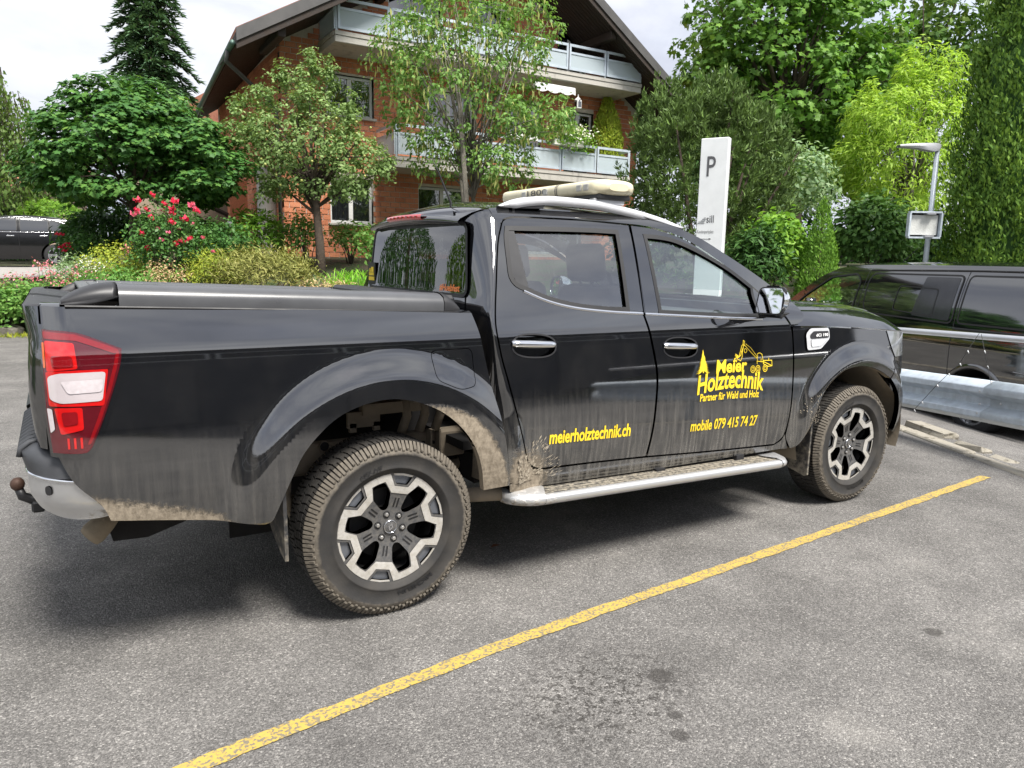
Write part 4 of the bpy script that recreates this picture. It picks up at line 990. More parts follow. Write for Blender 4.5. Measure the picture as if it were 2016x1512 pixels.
    mb = MB(); mb.lathe([(0, -.006), (.026, -.006), (.030, -.003), (.031, .006)], 28, 'Y', (0, -.078, 0)); mb.build('hub_cap', M['rim_dark'], w, True, 40)
    mb = MB(); mb.lathe([(.026, -.0062), (.0275, -.0085), (.029, -.0055)], 28, 'Y', (0, -.078, 0)); mb.build('hub_ring', M['chrome'], w, True)
    a = R(-rot*0+18)
    dm = [(0, .018), (.0125, 0), (0, -.018), (-.0125, 0)]; di = [(0, .007), (.0045, 0), (0, -.007), (-.0045, 0)]
    mb = MB(); rot2 = lambda q: (q[0]*math.cos(a)+q[1]*math.sin(a), -q[0]*math.sin(a)+q[1]*math.cos(a))
    o8 = [rot2(q) for q in dm]; i8 = [rot2(q) for q in di]
    mb.add([(x, -.0866, z) for x, z in o8]+[(x, -.0866, z) for x, z in i8], [(i, (i+1) % 4, 4+(i+1) % 4, 4+i) for i in range(4)]); mb.build('hub_emblem', M['chrome'], w)
    mb = MB(); mb.lathe([(.232, -.098), (.222, -.05), (.215, .03), (.226, .095)], 48, 'Y'); mb.build('rim_barrel', M['rim_barrel'], w, True)
    mb = MB(); mb.lathe([(.05, -.01), (.155, -.01), (.155, .012), (.05, .012)], 36, 'Y'); mb.lathe([(.0, -.04), (.08, -.04), (.085, .05), (0, .05)], 24, 'Y'); mb.build('brake_disc', M['rim_barrel'], w, True, 40)
    mb = MB(); mb.lathe([(.0, .05), (.225, .06)], 32, 'Y'); mb.build('brake_shield', M['dark'], w)
    # raised sidewall letters
    for txt, ac, rr, h in (('MICHELIN', 200 if loc[0] < 1 else 190, .283, .022), ('LTX A/T', 20, .283, .016), ('MICHELIN', 20, .305, .001)):
        if h < .01: continue
        v, f = text_polys(txt, h*1.4, .0008); wd = max(q[0] for q in v); kx = .17/wd if txt[0] == 'M' else .10/wd
        vv = []
        for x, y in v:
            ang = R(ac)-(x*kx-.5*wd*kx)/rr*(1 if True else -1); r_ = rr+y-.5*h; vv.append((r_*math.cos(ang+PI/2), -.1285+.004*(abs(y-.5*h)/h)*0, r_*math.sin(ang+PI/2)))
        me = bpy.data.meshes.new('sidewall_lettering'); me.from_pydata(vv, [], f); me.materials.append(M['rubber']); link('sidewall_lettering', me, w)
    return w
M['rim_pocket'] = simple('rim_pocket_grey', (.20, .215, .245), .3, .6); M['nut'] = simple('wheel_nut_steel', (.55, .54, .52), .35, .8); M['rim_barrel'] = simple('rim_barrel_dark', (.045, .044, .043), .55, .3)
wh1 = truck_wheel(14, (0, -.772, .3795), False)
wh2 = truck_wheel(-19, (3.15, -.772, .3795), False)
for loc in ((0, .772, .3795), (3.15, .772, .3795)):
    c = copy_tree(wh1, truck); c.location = loc; c.rotation_euler.z = PI
# hide the stray seam helper left by the door handles: none

# ------------------------------------------------------------------ ground
KA, KD = np.array((5.54, .114)), np.array((-.452, -.892))          # kerb line: point and direction
KN = np.array((.892, -.452))                                        # to the far (lower) side
def ss(a, b, x):
    t = np.clip((x-a)/(b-a), 0, 1); return t*t*(3-2*t)
GE = [(-60, 16.5), (-9, 14.2), (-4, 13.2), (-1.8, 12.5), (1, 11.4), (4, 10.2), (6, 9.0), (8, 7.6), (10, 6.6), (11.6, 5.4), (12.4, 2.5), (12.8, -4), (13, -40)]
def gdist(x, y):
    """signed distance beyond the garden edge (+ inside garden)"""
    p = np.stack([x, y], -1); best = np.full(x.shape, 1e9); sgn = np.ones(x.shape)
    for (a, b) in zip(GE[:-1], GE[1:]):
        a = np.array(a, float); b = np.array(b, float); d = b-a; t = np.clip(((p-a)@d)/(d@d), 0, 1); q = a+t[..., None]*d; r = p-q; dd = np.hypot(r[..., 0], r[..., 1])
        cr = d[0]*r[..., 1]-d[1]*r[..., 0]; m = dd < best; best = np.where(m, dd, best); sgn = np.where(m, np.sign(cr), sgn)
    return best*sgn
def height(x, y):
    x = np.asarray(x, float); y = np.asarray(y, float)
    k = (x-KA[0])*KN[0]+(y-KA[1])*KN[1]
    h = -.37*ss(.10, 2.3, k)*ss(9., 5., y)
    g = gdist(x, y); h = h+np.where(g > 0, .18*ss(0, .35, g)+(.78*ss(.2, 1.9, g)+.54*ss(1.5, 5.5, g))*(1-.46*ss(2.4, -1.4, x))+.02*np.maximum(0, g-6), 0)
    return h
def hgt(x, y): return float(height(np.array([x]), np.array([y]))[0])
def asphalt(name, lot=True):
    m, nt, bs = newmat(name); c = poscoord(nt)
    v = nd(nt, 'ShaderNodeTexVoronoi', {'Vector': c, 'Scale': 165.}); vr = nd(nt, 'ShaderNodeSeparateColor', {0: v.outputs['Color']}).outputs[0]
    v2 = nd(nt, 'ShaderNodeTexVoronoi', {'Vector': c, 'Scale': 300.}); vr2 = nd(nt, 'ShaderNodeSeparateColor', {0: v2.outputs['Color']}).outputs[1]
    stone = ramp(nt, vr, [(.0, (.064, .061, .058)), (.45, (.138, .132, .125)), (.78, (.208, .20, .189)), (.93, (.30, .287, .27)), (1., (.47, .45, .42))])
    fines = ramp(nt, vr2, [(.0, (.060, .057, .054)), (.6, (.145, .139, .132)), (1., (.29, .277, .26))])
    col = mixc(nt, .45, stone, fines)
    edge = v.outputs['Distance']
    big = noise(nt, c, .55, 5, .6); mid = noise(nt, c, 2.6, 5, .6); fine = noise(nt, c, 30, 4, .6)
    col = mixc(nt, 1., col, ramp(nt, big, [(.25, .72), (.5, 1.0), (.75, 1.35)]), 'MULTIPLY')
    col = mixc(nt, 1., col, ramp(nt, mid, [(.25, .76), (.75, 1.24)]), 'MULTIPLY')
    if lot:
        # pale scuffed dust and dark oil drips
        dust = mth(nt, 'MULTIPLY', sstep(nt, noise(nt, c, 1.1, 6, .7), .56, .70), .34); col = mixc(nt, dust, col, (.30, .285, .26))
        sx = nd(nt, 'ShaderNodeSeparateXYZ', {0: c})
        def spot(x0, y0, r0, jag=.6):
            dx = mth(nt, 'POWER', mth(nt, 'SUBTRACT', sx.outputs[0], x0), 2.); dy = mth(nt, 'POWER', mth(nt, 'SUBTRACT', sx.outputs[1], y0), 2.)
            rr = mth(nt, 'SQRT', mth(nt, 'ADD', dx, dy)); rr = mth(nt, 'ADD', rr, mth(nt, 'MULTIPLY', mth(nt, 'SUBTRACT', fine, .5), r0*jag*2)); return sstep(nt, rr, r0*1.15, r0*.7)
        f = None
        for (x0, y0, r0, jg) in SPOTS:
            q = spot(x0, y0, r0, jg); f = q if f is None else mth(nt, 'MAXIMUM', f, q)
        patch = mth(nt, 'MULTIPLY', sstep(nt, mth(nt, 'ADD', mth(nt, 'MULTIPLY', fine, .5), mth(nt, 'MULTIPLY', noise(nt, c, 85, 3, .6), .5)), .49, .57), sstep(nt, mth(nt, 'SQRT', mth(nt, 'ADD', mth(nt, 'POWER', mth(nt, 'SUBTRACT', sx.outputs[0], OIL[0]), 2.), mth(nt, 'POWER', mth(nt, 'MULTIPLY', mth(nt, 'SUBTRACT', sx.outputs[1], OIL[1]), 1.3), 2.))), .62, .10))
        f = mth(nt, 'MAXIMUM', f, mth(nt, 'MULTIPLY', patch, 1.25))
        col = mixc(nt, mth(nt, 'MULTIPLY', f, .66), col, (.028, .025, .022))
    nt.links.new(col, bs.inputs['Base Color']); bs.inputs['Roughness'].default_value = .86; bs.inputs['Specular IOR Level'].default_value = .35
    h = mth(nt, 'ADD', mth(nt, 'MULTIPLY', edge, -60.*.012), mth(nt, 'MULTIPLY', vr2, .25)); bump(nt, bs, mth(nt, 'ADD', mth(nt, 'MULTIPLY', vr, .5), h), .006, .8); return m
def gpix(u, v, z=0.):
    d = fw+(u-1008)/FPX*rt-(v-756)/FPX*up; t = (z-CAM[2])/d[2]; q = CAM+t*d; return (float(q[0]), float(q[1]))
SPOTS = [(*gpix(1329, 1408), .028, .5), (*gpix(1338, 1447), .034, .5), (*gpix(1838, 1244), .04, .6), (*gpix(1300, 1330), .05, .9)]
OIL = gpix(1180, 1370)
M['asphalt'] = asphalt('lot_asphalt'); M['asphalt2'] = asphalt('lane_asphalt', False)
# parking lot: flat sheet, bounded by the kerb and the garden edge
e1 = KA+KD*-9.3; e2 = KA+KD*45
lot = [(-60, -60), (e2[0]-.06, -60)]; 
lot = [tuple(q) for q in ([(-70, -50), (e2[0], e2[1]-10), tuple(KA+KD*40), tuple(KA+KD*10), tuple(KA+KD*0), tuple(KA+KD*-6.5)]+[(6.2, 8.8), (4, 10.2), (1, 11.4), (-1.8, 12.5), (-4, 13.2), (-9, 14.2), (-70, 16.5)])]
mb = MB(); V, T, _ = tri2d(lot, step=4., grid=False); mb.add([(x, y, 0) for x, y in V], [tuple(t) for t in T]); tag(mb.build('parking_lot', M['asphalt']), kind='structure')
# lane beyond the kerb, falling away, where the van stands
mb = MB(); rows = []
for t in np.linspace(-9, 30, 60):
    a = KA+KD*t; rows.append([(a[0]+KN[0]*k, a[1]+KN[1]*k, hgt(a[0]+KN[0]*k, a[1]+KN[1]*k)+.004-.02*(k < .05)) for k in np.concatenate([[.02, .10], np.linspace(.2, 3, 10), np.linspace(3.6, 12, 8)])])
mb.sheet(rows); tag(mb.build('lane', M['asphalt2'], smooth=True), kind='structure')
# garden soil and everything to the horizon
def soil():
    m, nt, bs = newmat('garden_soil'); c = poscoord(nt); n = noise(nt, c, 3, 6, .7); n2 = noise(nt, c, 40, 4, .6)
    col = mixc(nt, n2, (.035, .028, .018), (.11, .085, .055)); col = mixc(nt, sstep(nt, n, .42, .6), col, (.045, .075, .02)); nt.links.new(col, bs.inputs['Base Color']); bs.inputs['Roughness'].default_value = .95; bump(nt, bs, n2, .04); return m
M['soil'] = soil()
xs = np.concatenate([np.linspace(-600, -30, 12), np.linspace(-25, 40, 90), np.linspace(48, 600, 12)]); ys = np.concatenate([np.linspace(-600, -20, 10), np.linspace(-12, 50, 90), np.linspace(60, 900, 14)])
gx, gy = np.meshgrid(xs, ys); gz = height(gx, gy)-.06+np.where(gdist(gx, gy) > .3, .05, 0)
nx = len(xs); Vg = np.stack([gx, gy, gz], -1).reshape(-1, 3); ii = np.arange(len(ys)-1)[:, None]*nx+np.arange(nx-1)[None, :]; ii = ii.ravel()
tag(link('ground', mesh_np('ground', Vg, np.stack([ii, ii+1, ii+nx+1, ii+nx], 1), M['soil'], True)), kind='structure')
# side road on the left where the parked estate car stands
M['concrete_road'] = simple('pale_road', (.30, .285, .265), .9, var=.18, scale=3)
mb = MB(); rows = []
for x in np.linspace(-30, -.6, 24): rows.append([(x, y, hgt(x, y)+.03+.0*x) for y in np.linspace(17.6, 25.5, 10)])
mb.sheet(rows); tag(mb.build('driveway', M['concrete_road'], smooth=True), kind='structure')
# yellow bay line, worn
def yellowpaint():
    m, nt, bs = newmat('worn_yellow_paint'); c = poscoord(nt); v = nd(nt, 'ShaderNodeTexVoronoi', {'Vector': c, 'Scale': 120.}); vr = nd(nt, 'ShaderNodeSeparateColor', {0: v.outputs['Color']}).outputs[0]
    n = noise(nt, c, 9, 5, .7); n3 = noise(nt, c, 70, 3, .6)
    f = sstep(nt, mth(nt, 'ADD', mth(nt, 'MULTIPLY', vr, .55), mth(nt, 'ADD', mth(nt, 'MULTIPLY', n, .5), mth(nt, 'MULTIPLY', n3, .3))), .44, .70)
    col = mixc(nt, f, (.17, .15, .11), mixc(nt, n, (.40, .27, .055), (.50, .36, .085))); nt.links.new(col, bs.inputs['Base Color']); bs.inputs['Roughness'].default_value = .8; bump(nt, bs, vr, .004, .6); return m
M['line'] = yellowpaint()
la, lb2 = np.array(gpix(1940, 939)), np.array(gpix(380, 1512)); ld = (lb2-la)/np.linalg.norm(lb2-la); ln = np.array((-ld[1], ld[0])); rnd = random.Random(2)
mb = MB(); rows = []
ps = [gpix(1940, 939), gpix(1500, 1093), gpix(1008, 1265), gpix(560, 1440), gpix(380, 1512)]
for q in crv(ps, .05)+[tuple(np.array(ps[-1])+ld*k) for k in np.linspace(.05, 1.5, 20)]:
    rows.append([(q[0]+ln[0]*w, q[1]+ln[1]*w, .004) for w in (-.034+rnd.uniform(-.005, .005), -.02, .02, .034+rnd.uniform(-.005, .005))])
mb.sheet(rows); tag(mb.build('bay_line', M['line']), kind='structure')
# kerb: flush edging slabs, some broken
def kerbmat():
    m, nt, bs = newmat('weathered_concrete'); c = poscoord(nt); n = noise(nt, c, 12, 6, .7); n2 = noise(nt, c, 90, 4, .6)
    col = mixc(nt, n2, (.26, .235, .19), (.42, .39, .33)); col = mixc(nt, sstep(nt, n, .52, .66), col, (.14, .125, .09)); nt.links.new(col, bs.inputs['Base Color']); bs.inputs['Roughness'].default_value = .92; bump(nt, bs, mth(nt, 'ADD', n, n2), .012); return m
M['kerb'] = kerbmat()
kerb = empty('kerb', (*KA, 0)); tag(kerb, 'weathered stone kerb edging the lot in front of the truck', 'kerb')
ang = math.atan2(KD[1], KD[0]); t = -6.0; rnd = random.Random(4)
while t < 8:
    L_ = rnd.uniform(.75, 1.0); a = KD*(t+L_/2); mb = MB(); mb.box((0, 0, 0), (L_-.012, .13, .22), bev=.012)
    o = mb.build('kerb_stone', M['kerb'], kerb); o.location = (a[0]+KN[0]*rnd.uniform(-.008, .008), a[1]+KN[1]*rnd.uniform(-.008, .008), -.10+rnd.uniform(-.006, .014)); o.rotation_euler = (rnd.uniform(-.03, .03), 0, ang); t += L_
for (t, k, sz, tilt) in ((.02, .20, (.52, .16, .14), .12), (.62, .17, (.36, .12, .10), -.18), (1.0, .15, (.22, .09, .07), .1)):
    a = KD*t+KN*k; mb = MB(); mb.box((0, 0, 0), sz, bev=.02)
    for i, q in enumerate(mb.v): mb.v[i] = (q[0]+rnd.uniform(-.02, .02), q[1]+rnd.uniform(-.015, .015), q[2]+rnd.uniform(-.012, .012))
    o = mb.build('broken_stone', M['kerb'], kerb); o.location = (a[0], a[1], -.02); o.rotation_euler = (tilt, tilt*.3, ang+tilt*.4)
# fallen leaf
mb = MB(); mb.add([(0, 0, 0), (.03, .018, .008), (.065, 0, .004), (.03, -.02, .010)], [(0, 1, 2, 3)]); o = mb.build('fallen_leaf', simple('dry_leaf', (.14, .05, .02), .7)); q = gpix(965, 1080); o.location = (q[0], q[1], .006); tag(o, 'small brown fallen leaf on the asphalt beside the rear wheel', 'leaf')
# ------------------------------------------------------------------ brick house
def wallmat(name, cols, rough=.85):
    m, nt, bs = newmat(name); g = nd(nt, 'ShaderNodeNewGeometry'); oi = nd(nt, 'ShaderNodeObjectInfo'); c = g.outputs['Position']
    n = noise(nt, c, 30, 4, .6); rv = mth(nt, 'FRACT', mth(nt, 'ADD', g.outputs['Random Per Island'], oi.outputs['Random']))
    col = ramp(nt, rv, [(0., cols[0]), (.5, cols[1]), (1., cols[2])]); col = mixc(nt, 1., col, ramp(nt, n, [(.3, .78), (.7, 1.12)]), 'MULTIPLY')
    nt.links.new(col, bs.inputs['Base Color']); bs.inputs['Roughness'].default_value = rough; bump(nt, bs, n, .004); return m
M['brick'] = wallmat('red_brick', ((.48, .16, .08), (.57, .21, .105), (.64, .26, .14)))
M['mortar'] = simple('mortar', (.58, .52, .45), .95, bmp=.01)
def concrete(name, col):
    m, nt, bs = newmat(name); c = poscoord(nt); n = noise(nt, c, 2.5, 6, .7); st = noise(nt, c, 1, 4, .6, (6, 6, .6)); n2 = noise(nt, c, 40, 3)
    cc = mixc(nt, n2, tuple(q*.85 for q in col), col); cc = mixc(nt, mth(nt, 'MULTIPLY', sstep(nt, mth(nt, 'ADD', mth(nt, 'MULTIPLY', n, .5), mth(nt, 'MULTIPLY', st, .5)), .5, .68), .6), cc, tuple(q*.35 for q in col)); nt.links.new(cc, bs.inputs['Base Color']); bs.inputs['Roughness'].default_value = .9; bump(nt, bs, n2, .006); return m
M['concrete'] = concrete('balcony_concrete', (.50, .475, .43)); M['galv'] = simple('galvanised_steel', (.50, .56, .62), .5, .12, var=.16, scale=14)
M['galv_rail'] = simple('balcony_steel', (.50, .56, .62), .5, .3, var=.1, scale=6)
def frosted():
    m, nt, bs = newmat('frosted_glass'); bs.inputs['Base Color'].default_value = (.62, .70, .74, 1); bs.inputs['Roughness'].default_value = .35; n = noise(nt, poscoord(nt), 3, 3)
    tr = nd(nt, 'ShaderNodeBsdfTranslucent', {0: (.8, .86, .88, 1)}); t2 = nd(nt, 'ShaderNodeBsdfTransparent', {0: (.75, .82, .85, 1)}); m1 = nd(nt, 'ShaderNodeMixShader', {0: .45}); m2 = nd(nt, 'ShaderNodeMixShader', {0: .42})
    nt.links.new(tr.outputs[0], m1.inputs[1]); nt.links.new(t2.outputs[0], m1.inputs[2]); nt.links.new(bs.outputs[0], m2.inputs[1]); nt.links.new(m1.outputs[0], m2.inputs[2]); nt.links.new(m2.outputs[0], nt.nodes['Material Output'].inputs[0]); return m
M['frosted'] = frosted()
def winglass():
    m, nt, bs = newmat('window_pane'); c = poscoord(nt); bs.inputs['Base Color'].default_value = (.012, .014, .016, 1); bs.inputs['Roughness'].default_value = .02; bs.inputs['IOR'].default_value = 1.9; bs.inputs['Specular IOR Level'].default_value = 1.
    bump(nt, bs, noise(nt, c, 1.3, 1), .02, .25); return m
M['pane'] = winglass()
M['white_frame'] = simple('white_window_frame', (.72, .72, .70), .5, var=.06)
M['wood'] = simple('dark_stained_wood', (.032, .022, .016), .75, var=.3, scale=8, bmp=.01); M['fascia'] = simple('dark_fascia_metal', (.085, .082, .080), .55, .1, var=.15, scale=3)
M['copper'] = simple('green_copper', (.10, .165, .14), .5, .3, var=.25, scale=4)
def rooftile():
    m, nt, bs = newmat('clay_tiles'); n = noise(nt, poscoord(nt), 6, 4); nt.links.new(ramp(nt, n, [(.3, (.22, .08, .05)), (.7, (.36, .15, .09))]), bs.inputs['Base Color']); bs.inputs['Roughness'].default_value = .85; return m
M['tile'] = rooftile()
HB = 1.50
hc = P(556, 300, 19.5); HA = math.atan2(-.0087, 1.)
house = empty('brick_house', (hc.x, hc.y, HB), HA); tag(house, 'red brick house with wooden gable roof and two glazed balconies', 'house')
def hb(name, mat, parent=None, *boxes, bev=0.):
    mb = MB()
    for (u0, u1, v0, v1, z0, z1) in boxes: mb.box(((u0+u1)/2, (v0+v1)/2, (z0+z1)/2-HB), (abs(u1-u0), abs(v1-v0), abs(z1-z0)), bev=bev)
    return mb.build(name, mat, parent or house)
WINS = [(1.23, 2.55, 5.34, 6.40), (1.26, 2.50, 2.47, 3.70), (3.88, 5.5, 1.75, 3.62), (7.6, 9.8, 1.75, 3.7), (4.1, 5.7, 4.15, 6.35), (6.8, 8.1, 4.85, 6.35), (9.0, 10.15, 4.2, 6.32), (3.0, 4.6, 7.05, 8.8), (5.5, 7.0, 7.05, 9.0), (8.65, 9.72, 7.05, 8.68)]
zl = lambda u: min(7.445+.572*u, 7.13+.661*(11.83-u))          # roof verge line
def roof_under(u): return zl(u)-.42
# wall core (mortar) as one gable-shaped panel with openings
def SHf(u, z): return (u, .006, z-HB)
gout = [(0, 1.45), (12.04, 1.45), (12.04, roof_under(12.04)), (6.09, roof_under(6.09)), (0, roof_under(0))]
wc = surf_panel('wall', SHf, gout, M['mortar'], house, holes=[[(a, c), (b, c), (b, d), (a, d)] for a, b, c, d in WINS], step=1.5, flange=.30)
def SHs(v, z): return (.006, -v, z-HB)
surf_panel('wall', SHs, [(-8.9, 1.4), (-.02, 1.4), (-.02, 7.0), (-8.9, 7.0)], M['mortar'], house, step=2., flange=.0)
# bricks
BL, BH, JT = .282, .126, .019
bm1 = MB(); bm1.box((0, 0, 0), (BL, .02, BH), bev=.004); brick_me = bm1.me('brick', M['brick'])
bm2 = MB(); bm2.box((0, 0, 0), (BL/2-JT/2, .02, BH), bev=.004); half_me = bm2.me('brick', M['brick'])
rest = MB(); nb = 0; rows = int((11-1.5)/(BH+JT)); cand = []
for r_ in range(rows):
    z = 1.52+(BH+JT)*(r_+.5); off = (r_ % 2)*(BL+JT)/2
    k = 0; u = -off
    while u < 12.04:
        a, b = max(0., u), min(12.04, u+BL); u += BL+JT
        segs = [(a, b)]
        for (w0, w1, z0, z1) in WINS:
            if z0-.07 < z < z1+.07:
                ns = []
                for (p0, p1) in segs:
                    if p1 <= w0 or p0 >= w1: ns.append((p0, p1))
                    else:
                        if p0 < w0-.03: ns.append((p0, w0-.004))
                        if p1 > w1+.03: ns.append((w1+.004, p1))
                segs = ns
        for (p0, p1) in segs:
            if p1-p0 < .05 or z+BH/2 > min(roof_under(p0), roof_under(p1)): continue
            cand.append((p0, p1, z))
def vis(p0, z): return (p0 < 1.25 and z < 7.2) or (p0 < 3.6 and 3.7 < z < 5.4) or (2.6 < p0 < 4 and z < 3.6)
rb_ = random.Random(9)
for (p0, p1, z) in cand:
    full = abs(p1-p0-BL) < .004; jy = -.004+rb_.uniform(-.002, .002)
    if nb < 285 and full and vis(p0, z) and (p0 < .95 or z > 2.2):
        o = link('brick', brick_me, house, ((p0+p1)/2, jy, z-HB)); nb += 1
    else: rest.box(((p0+p1)/2, jy, z-HB), (p1-p0, .02, BH))
for r_ in range(int(5.4/(BH+JT))):                      # side wall in the shade of the eaves
    z = 1.52+(BH+JT)*(r_+.5); v = .0+(r_ % 2)*(BL+JT)/2
    while v < 8.5: rest.box((-.004, v+BL/2, z-HB), (.02, BL, BH)); v += BL+JT
tag(rest.build('brickwork', M['brick'], house), kind='stuff')
# windows
def window(a, b, c, d, mull=1, sill=True):
    f = MB(); y = .12; w = .075
    def bx(u0, u1, z0, z1, v0=y, v1=y+.06): f.box(((u0+u1)/2, (v0+v1)/2, (z0+z1)/2-HB), (u1-u0, v1-v0, z1-z0), bev=.006)
    bx(a, b, c, c+w); bx(a, b, d-w, d); bx(a, a+w, c+w, d-w); bx(b-w, b, c+w, d-w)
    for k in range(mull):
        m_ = a+(b-a)*(k+1)/(mull+1); bx(m_-.06, m_+.06, c+w, d-w, y-.01, y+.06)
    wf = f.build('window', M['white_frame'], house)
    for k in range(mull+1):
        p0 = a+(b-a)*k/(mull+1)+.05; p1 = a+(b-a)*(k+1)/(mull+1)-.05; g = MB(); g.box(((p0+p1)/2, y+.035, (c+d)/2-HB), (p1-p0, .012, d-c-.13)); g.build('pane', M['pane'], wf)
    if sill: hb('window_sill', M['concrete'], wf, (a-.06, b+.06, -.09, .14, c-.07, c-.002), bev=.01)
    return wf
for i, (a, b, c, d) in enumerate(WINS): window(a, b, c, d, 1, i < 2)
# balconies
def balcony(u0, u1, zb, zt, zr, dep, name):
    bal = hb(name, M['concrete'], house, (u0, u1, -dep, -.03, zb, zt), bev=.015)
    hb('upstand', M['concrete'], bal, (u0, u1, -dep-.02, -dep+.10, zt, zt+.10), (u0-.02, u0+.10, -dep+.101, -.03, zt, zt+.10), (u1-.10, u1+.02, -dep+.101, -.03, zt, zt+.10))
    n = max(2, round((u1-u0)/1.36)); st = (u1-u0-.1)/n; z0 = zt+.14; zm = zr-.22
    for k in range(n):
        a = u0+.05+k*st+.02; b = a+st-.04
        fr = MB()
        for (x0, x1, q0, q1) in ((a, b, zr-.07, zr), (a, b, zm-.06, zm), (a, b, z0, z0+.06), (a, a+.06, z0+.06, zm-.06), (b-.06, b, z0+.06, zm-.06), (a, a+.06, zm, zr-.07), (b-.06, b, zm, zr-.07)):
            fr.box(((x0+x1)/2, -dep-.03, (q0+q1)/2-HB), (x1-x0, .045, q1-q0))
        fr.build('rail_frame', M['galv_rail'], bal)
        hb('rail_pane', M['frosted'], bal, (a+.05, b-.05, -dep-.035, -dep-.025, z0+.05, zm-.05))
    for k in range(0, n+1, 2): hb('rail_post', M['galv_rail'], bal, (u0+.02+k*st, u0+.08+k*st, -dep+.0, -dep+.05, zt, zr-.02))
    for x in (u0+.01, u1-.01):
        fr = MB()
        for (q0, q1) in ((zr-.07, zr), (zm-.06, zm), (z0, z0+.06)): fr.box((x, -dep/2, (q0+q1)/2-HB), (.045, dep-.12, q1-q0))
        fr.box((x, -dep+.05, (z0+zr)/2-HB), (.05, .05, zr-z0)); fr.build('rail_frame', M['galv_rail'], bal)
        hb('rail_pane', M['frosted'], bal, (x-.005, x+.005, -dep+.08, -.1, z0+.05, zm-.05))
    return bal
balcony(1.03, 10.95, 6.83, 7.0, 7.87, 1.4, 'balcony'); balcony(2.60, 10.62, 3.92, 4.12, 5.05, 1.4, 'balcony')
# roof: two slopes with deep verge, dark boarding below, fascia, purlins
def slope(side):
    ua, ub = (6.09, -1.45) if side < 0 else (6.09, 13.5)
    za, zb = zl(6.09), (zl(-1.45) if side < 0 else zl(13.5)); vb = 9. if side < 0 else 11.
    pts = []
    rs_ = MB()
    for v in (-2.0, vb):
        for (u, z) in ((ua, za), (ub+(.72 if side < 0 and v > 0 else 0), zb)):
            pts.append((u, v, z-HB))
    def slab(name, mat, o0, o1, ins=0., parent=house):
        mb = MB(); mb.add([(x, y+(ins if y < 0 else 0), z+o) for o in (o0, o1) for (x, y, z) in pts], [(0, 1, 3, 2), (4, 6, 7, 5), (0, 4, 5, 1), (2, 3, 7, 6), (0, 2, 6, 4), (1, 5, 7, 3)]); return mb.build(name, mat, parent)
    roof = slab('roof', M['tile'], -.10, .0, .02)
    slab('soffit', M['wood'], -.36, -.104, .06, roof)
    # fascia boards along the verge
    for (d0, d1, v0, mt) in ((-.02, -.30, -2.03, 'fascia'), (-.30, -.46, -1.99, 'wood')):
        mb = MB(); vs = []
        for v in (v0, v0+.05):
            for (u, z) in ((ua, za), (ub, zb)):
                for o in (d0, d1): vs.append((u, v, z+o-HB))
        mb.add(vs, [(0, 1, 3, 2), (4, 6, 7, 5), (0, 4, 5, 1), (2, 3, 7, 6), (0, 2, 6, 4), (1, 5, 7, 3)]); mb.build('verge_board', M[mt], roof)
    # purlin ends and boards under the overhang
    for t in (.08, .45, .86):
        u = ua+(ub-ua)*t; z = za+(zb-za)*t; mb = MB(); mb.box((u, -.9, z-.50-HB), (.20, 1.9, .24), bev=.02); mb.build('purlin', M['wood'], roof)
    for k in range(16):
        v = -1.92+k*.135
        mb = MB(); vs = []
        for vv in (v, v+.12):
            for (u, z) in ((ua, za), (ub, zb)):
                for o in (-.365, -.385): vs.append((u, vv, z+o-HB))
        mb.add(vs, [(0, 1, 3, 2), (4, 6, 7, 5), (0, 4, 5, 1), (2, 3, 7, 6), (0, 2, 6, 4), (1, 5, 7, 3)]); mb.build('soffit_board', M['wood'], roof)
    # gutter along the eave
    mb = MB(); rows_ = []
    for v in (-1.9, 1, vb):
        rows_.append([(ub+(.72*(v+1.9)/(vb+1.9) if side < 0 else 0)+(-1 if side < 0 else 1)*(.07+.075*math.sin(a)), v, zb-.30+.075*-math.cos(a)-HB) for a in np.linspace(-PI/2, PI/2, 9)])
    mb.sheet(rows_); mb.tube([(ub+(-.07 if side < 0 else .07), -1.9, zb-.32-HB), (ub+(.65 if side < 0 else .07), vb, zb-.32-HB)], .06, 8); mb.build('gutter', M['copper'], roof, True)
    return roof
slope(-1); slope(1)
mb = MB(); ze = zl(-1.45)-.38-HB; mb.tube([(-1.52, -1.3, ze), (-1.55, -1.2, ze-.2), (-.35, -.12, ze-.75), (-.14, -.10, ze-.95), (-.12, -.10, 1.5-HB)], .05, 8); mb.build('downpipe', M['fascia'], house, True)
# porch under the maple: column, beam, brick return, globe lamp
q = house.matrix_world
def hloc(w): return Matrix.Translation((hc.x, hc.y, HB)) @ Matrix.Rotation(HA, 4, 'Z')
HM = hloc(0); HI = HM.inverted()
pc = HI @ P(530, 440, 20.6); mb = MB(); mb.lathe([(.30, -1.2), (.30, 1.5)], 20, 'Z', (pc.x, pc.y, pc.z)); mb.build('porch_column', M['concrete'], house, True)
pq = HI @ P(470, 430, 21.5); mb = MB(); mb.box((pq.x+.1, pq.y+.6, pq.z-.2), (.5, .4, 2.6)); mb.build('porch_pier', M['brick'], house)
mb = MB(); mb.box((pq.x-1.2, pq.y+1.2, pq.z-.3), (3.0, .15, 2.6)); mb.build('porch_wall', simple('porch_render', (.30, .235, .17), .9), house)
for (x0, z0, x1, z1) in ((-1.9, .9, -.2, .1), (-2.2, .45, -.9, -.25)): mb = MB(); mb.tube([(pq.x+x0, pq.y+.5, pq.z+z0), (pq.x+x1, pq.y+.5, pq.z+z1)], .07, 6); mb.build('porch_brace', M['wood'], house)
gl = P(455, 443, 20.8); lamp = empty('globe_lamp', gl); tag(lamp, 'round white globe wall lamp in the dim porch', 'lamp')
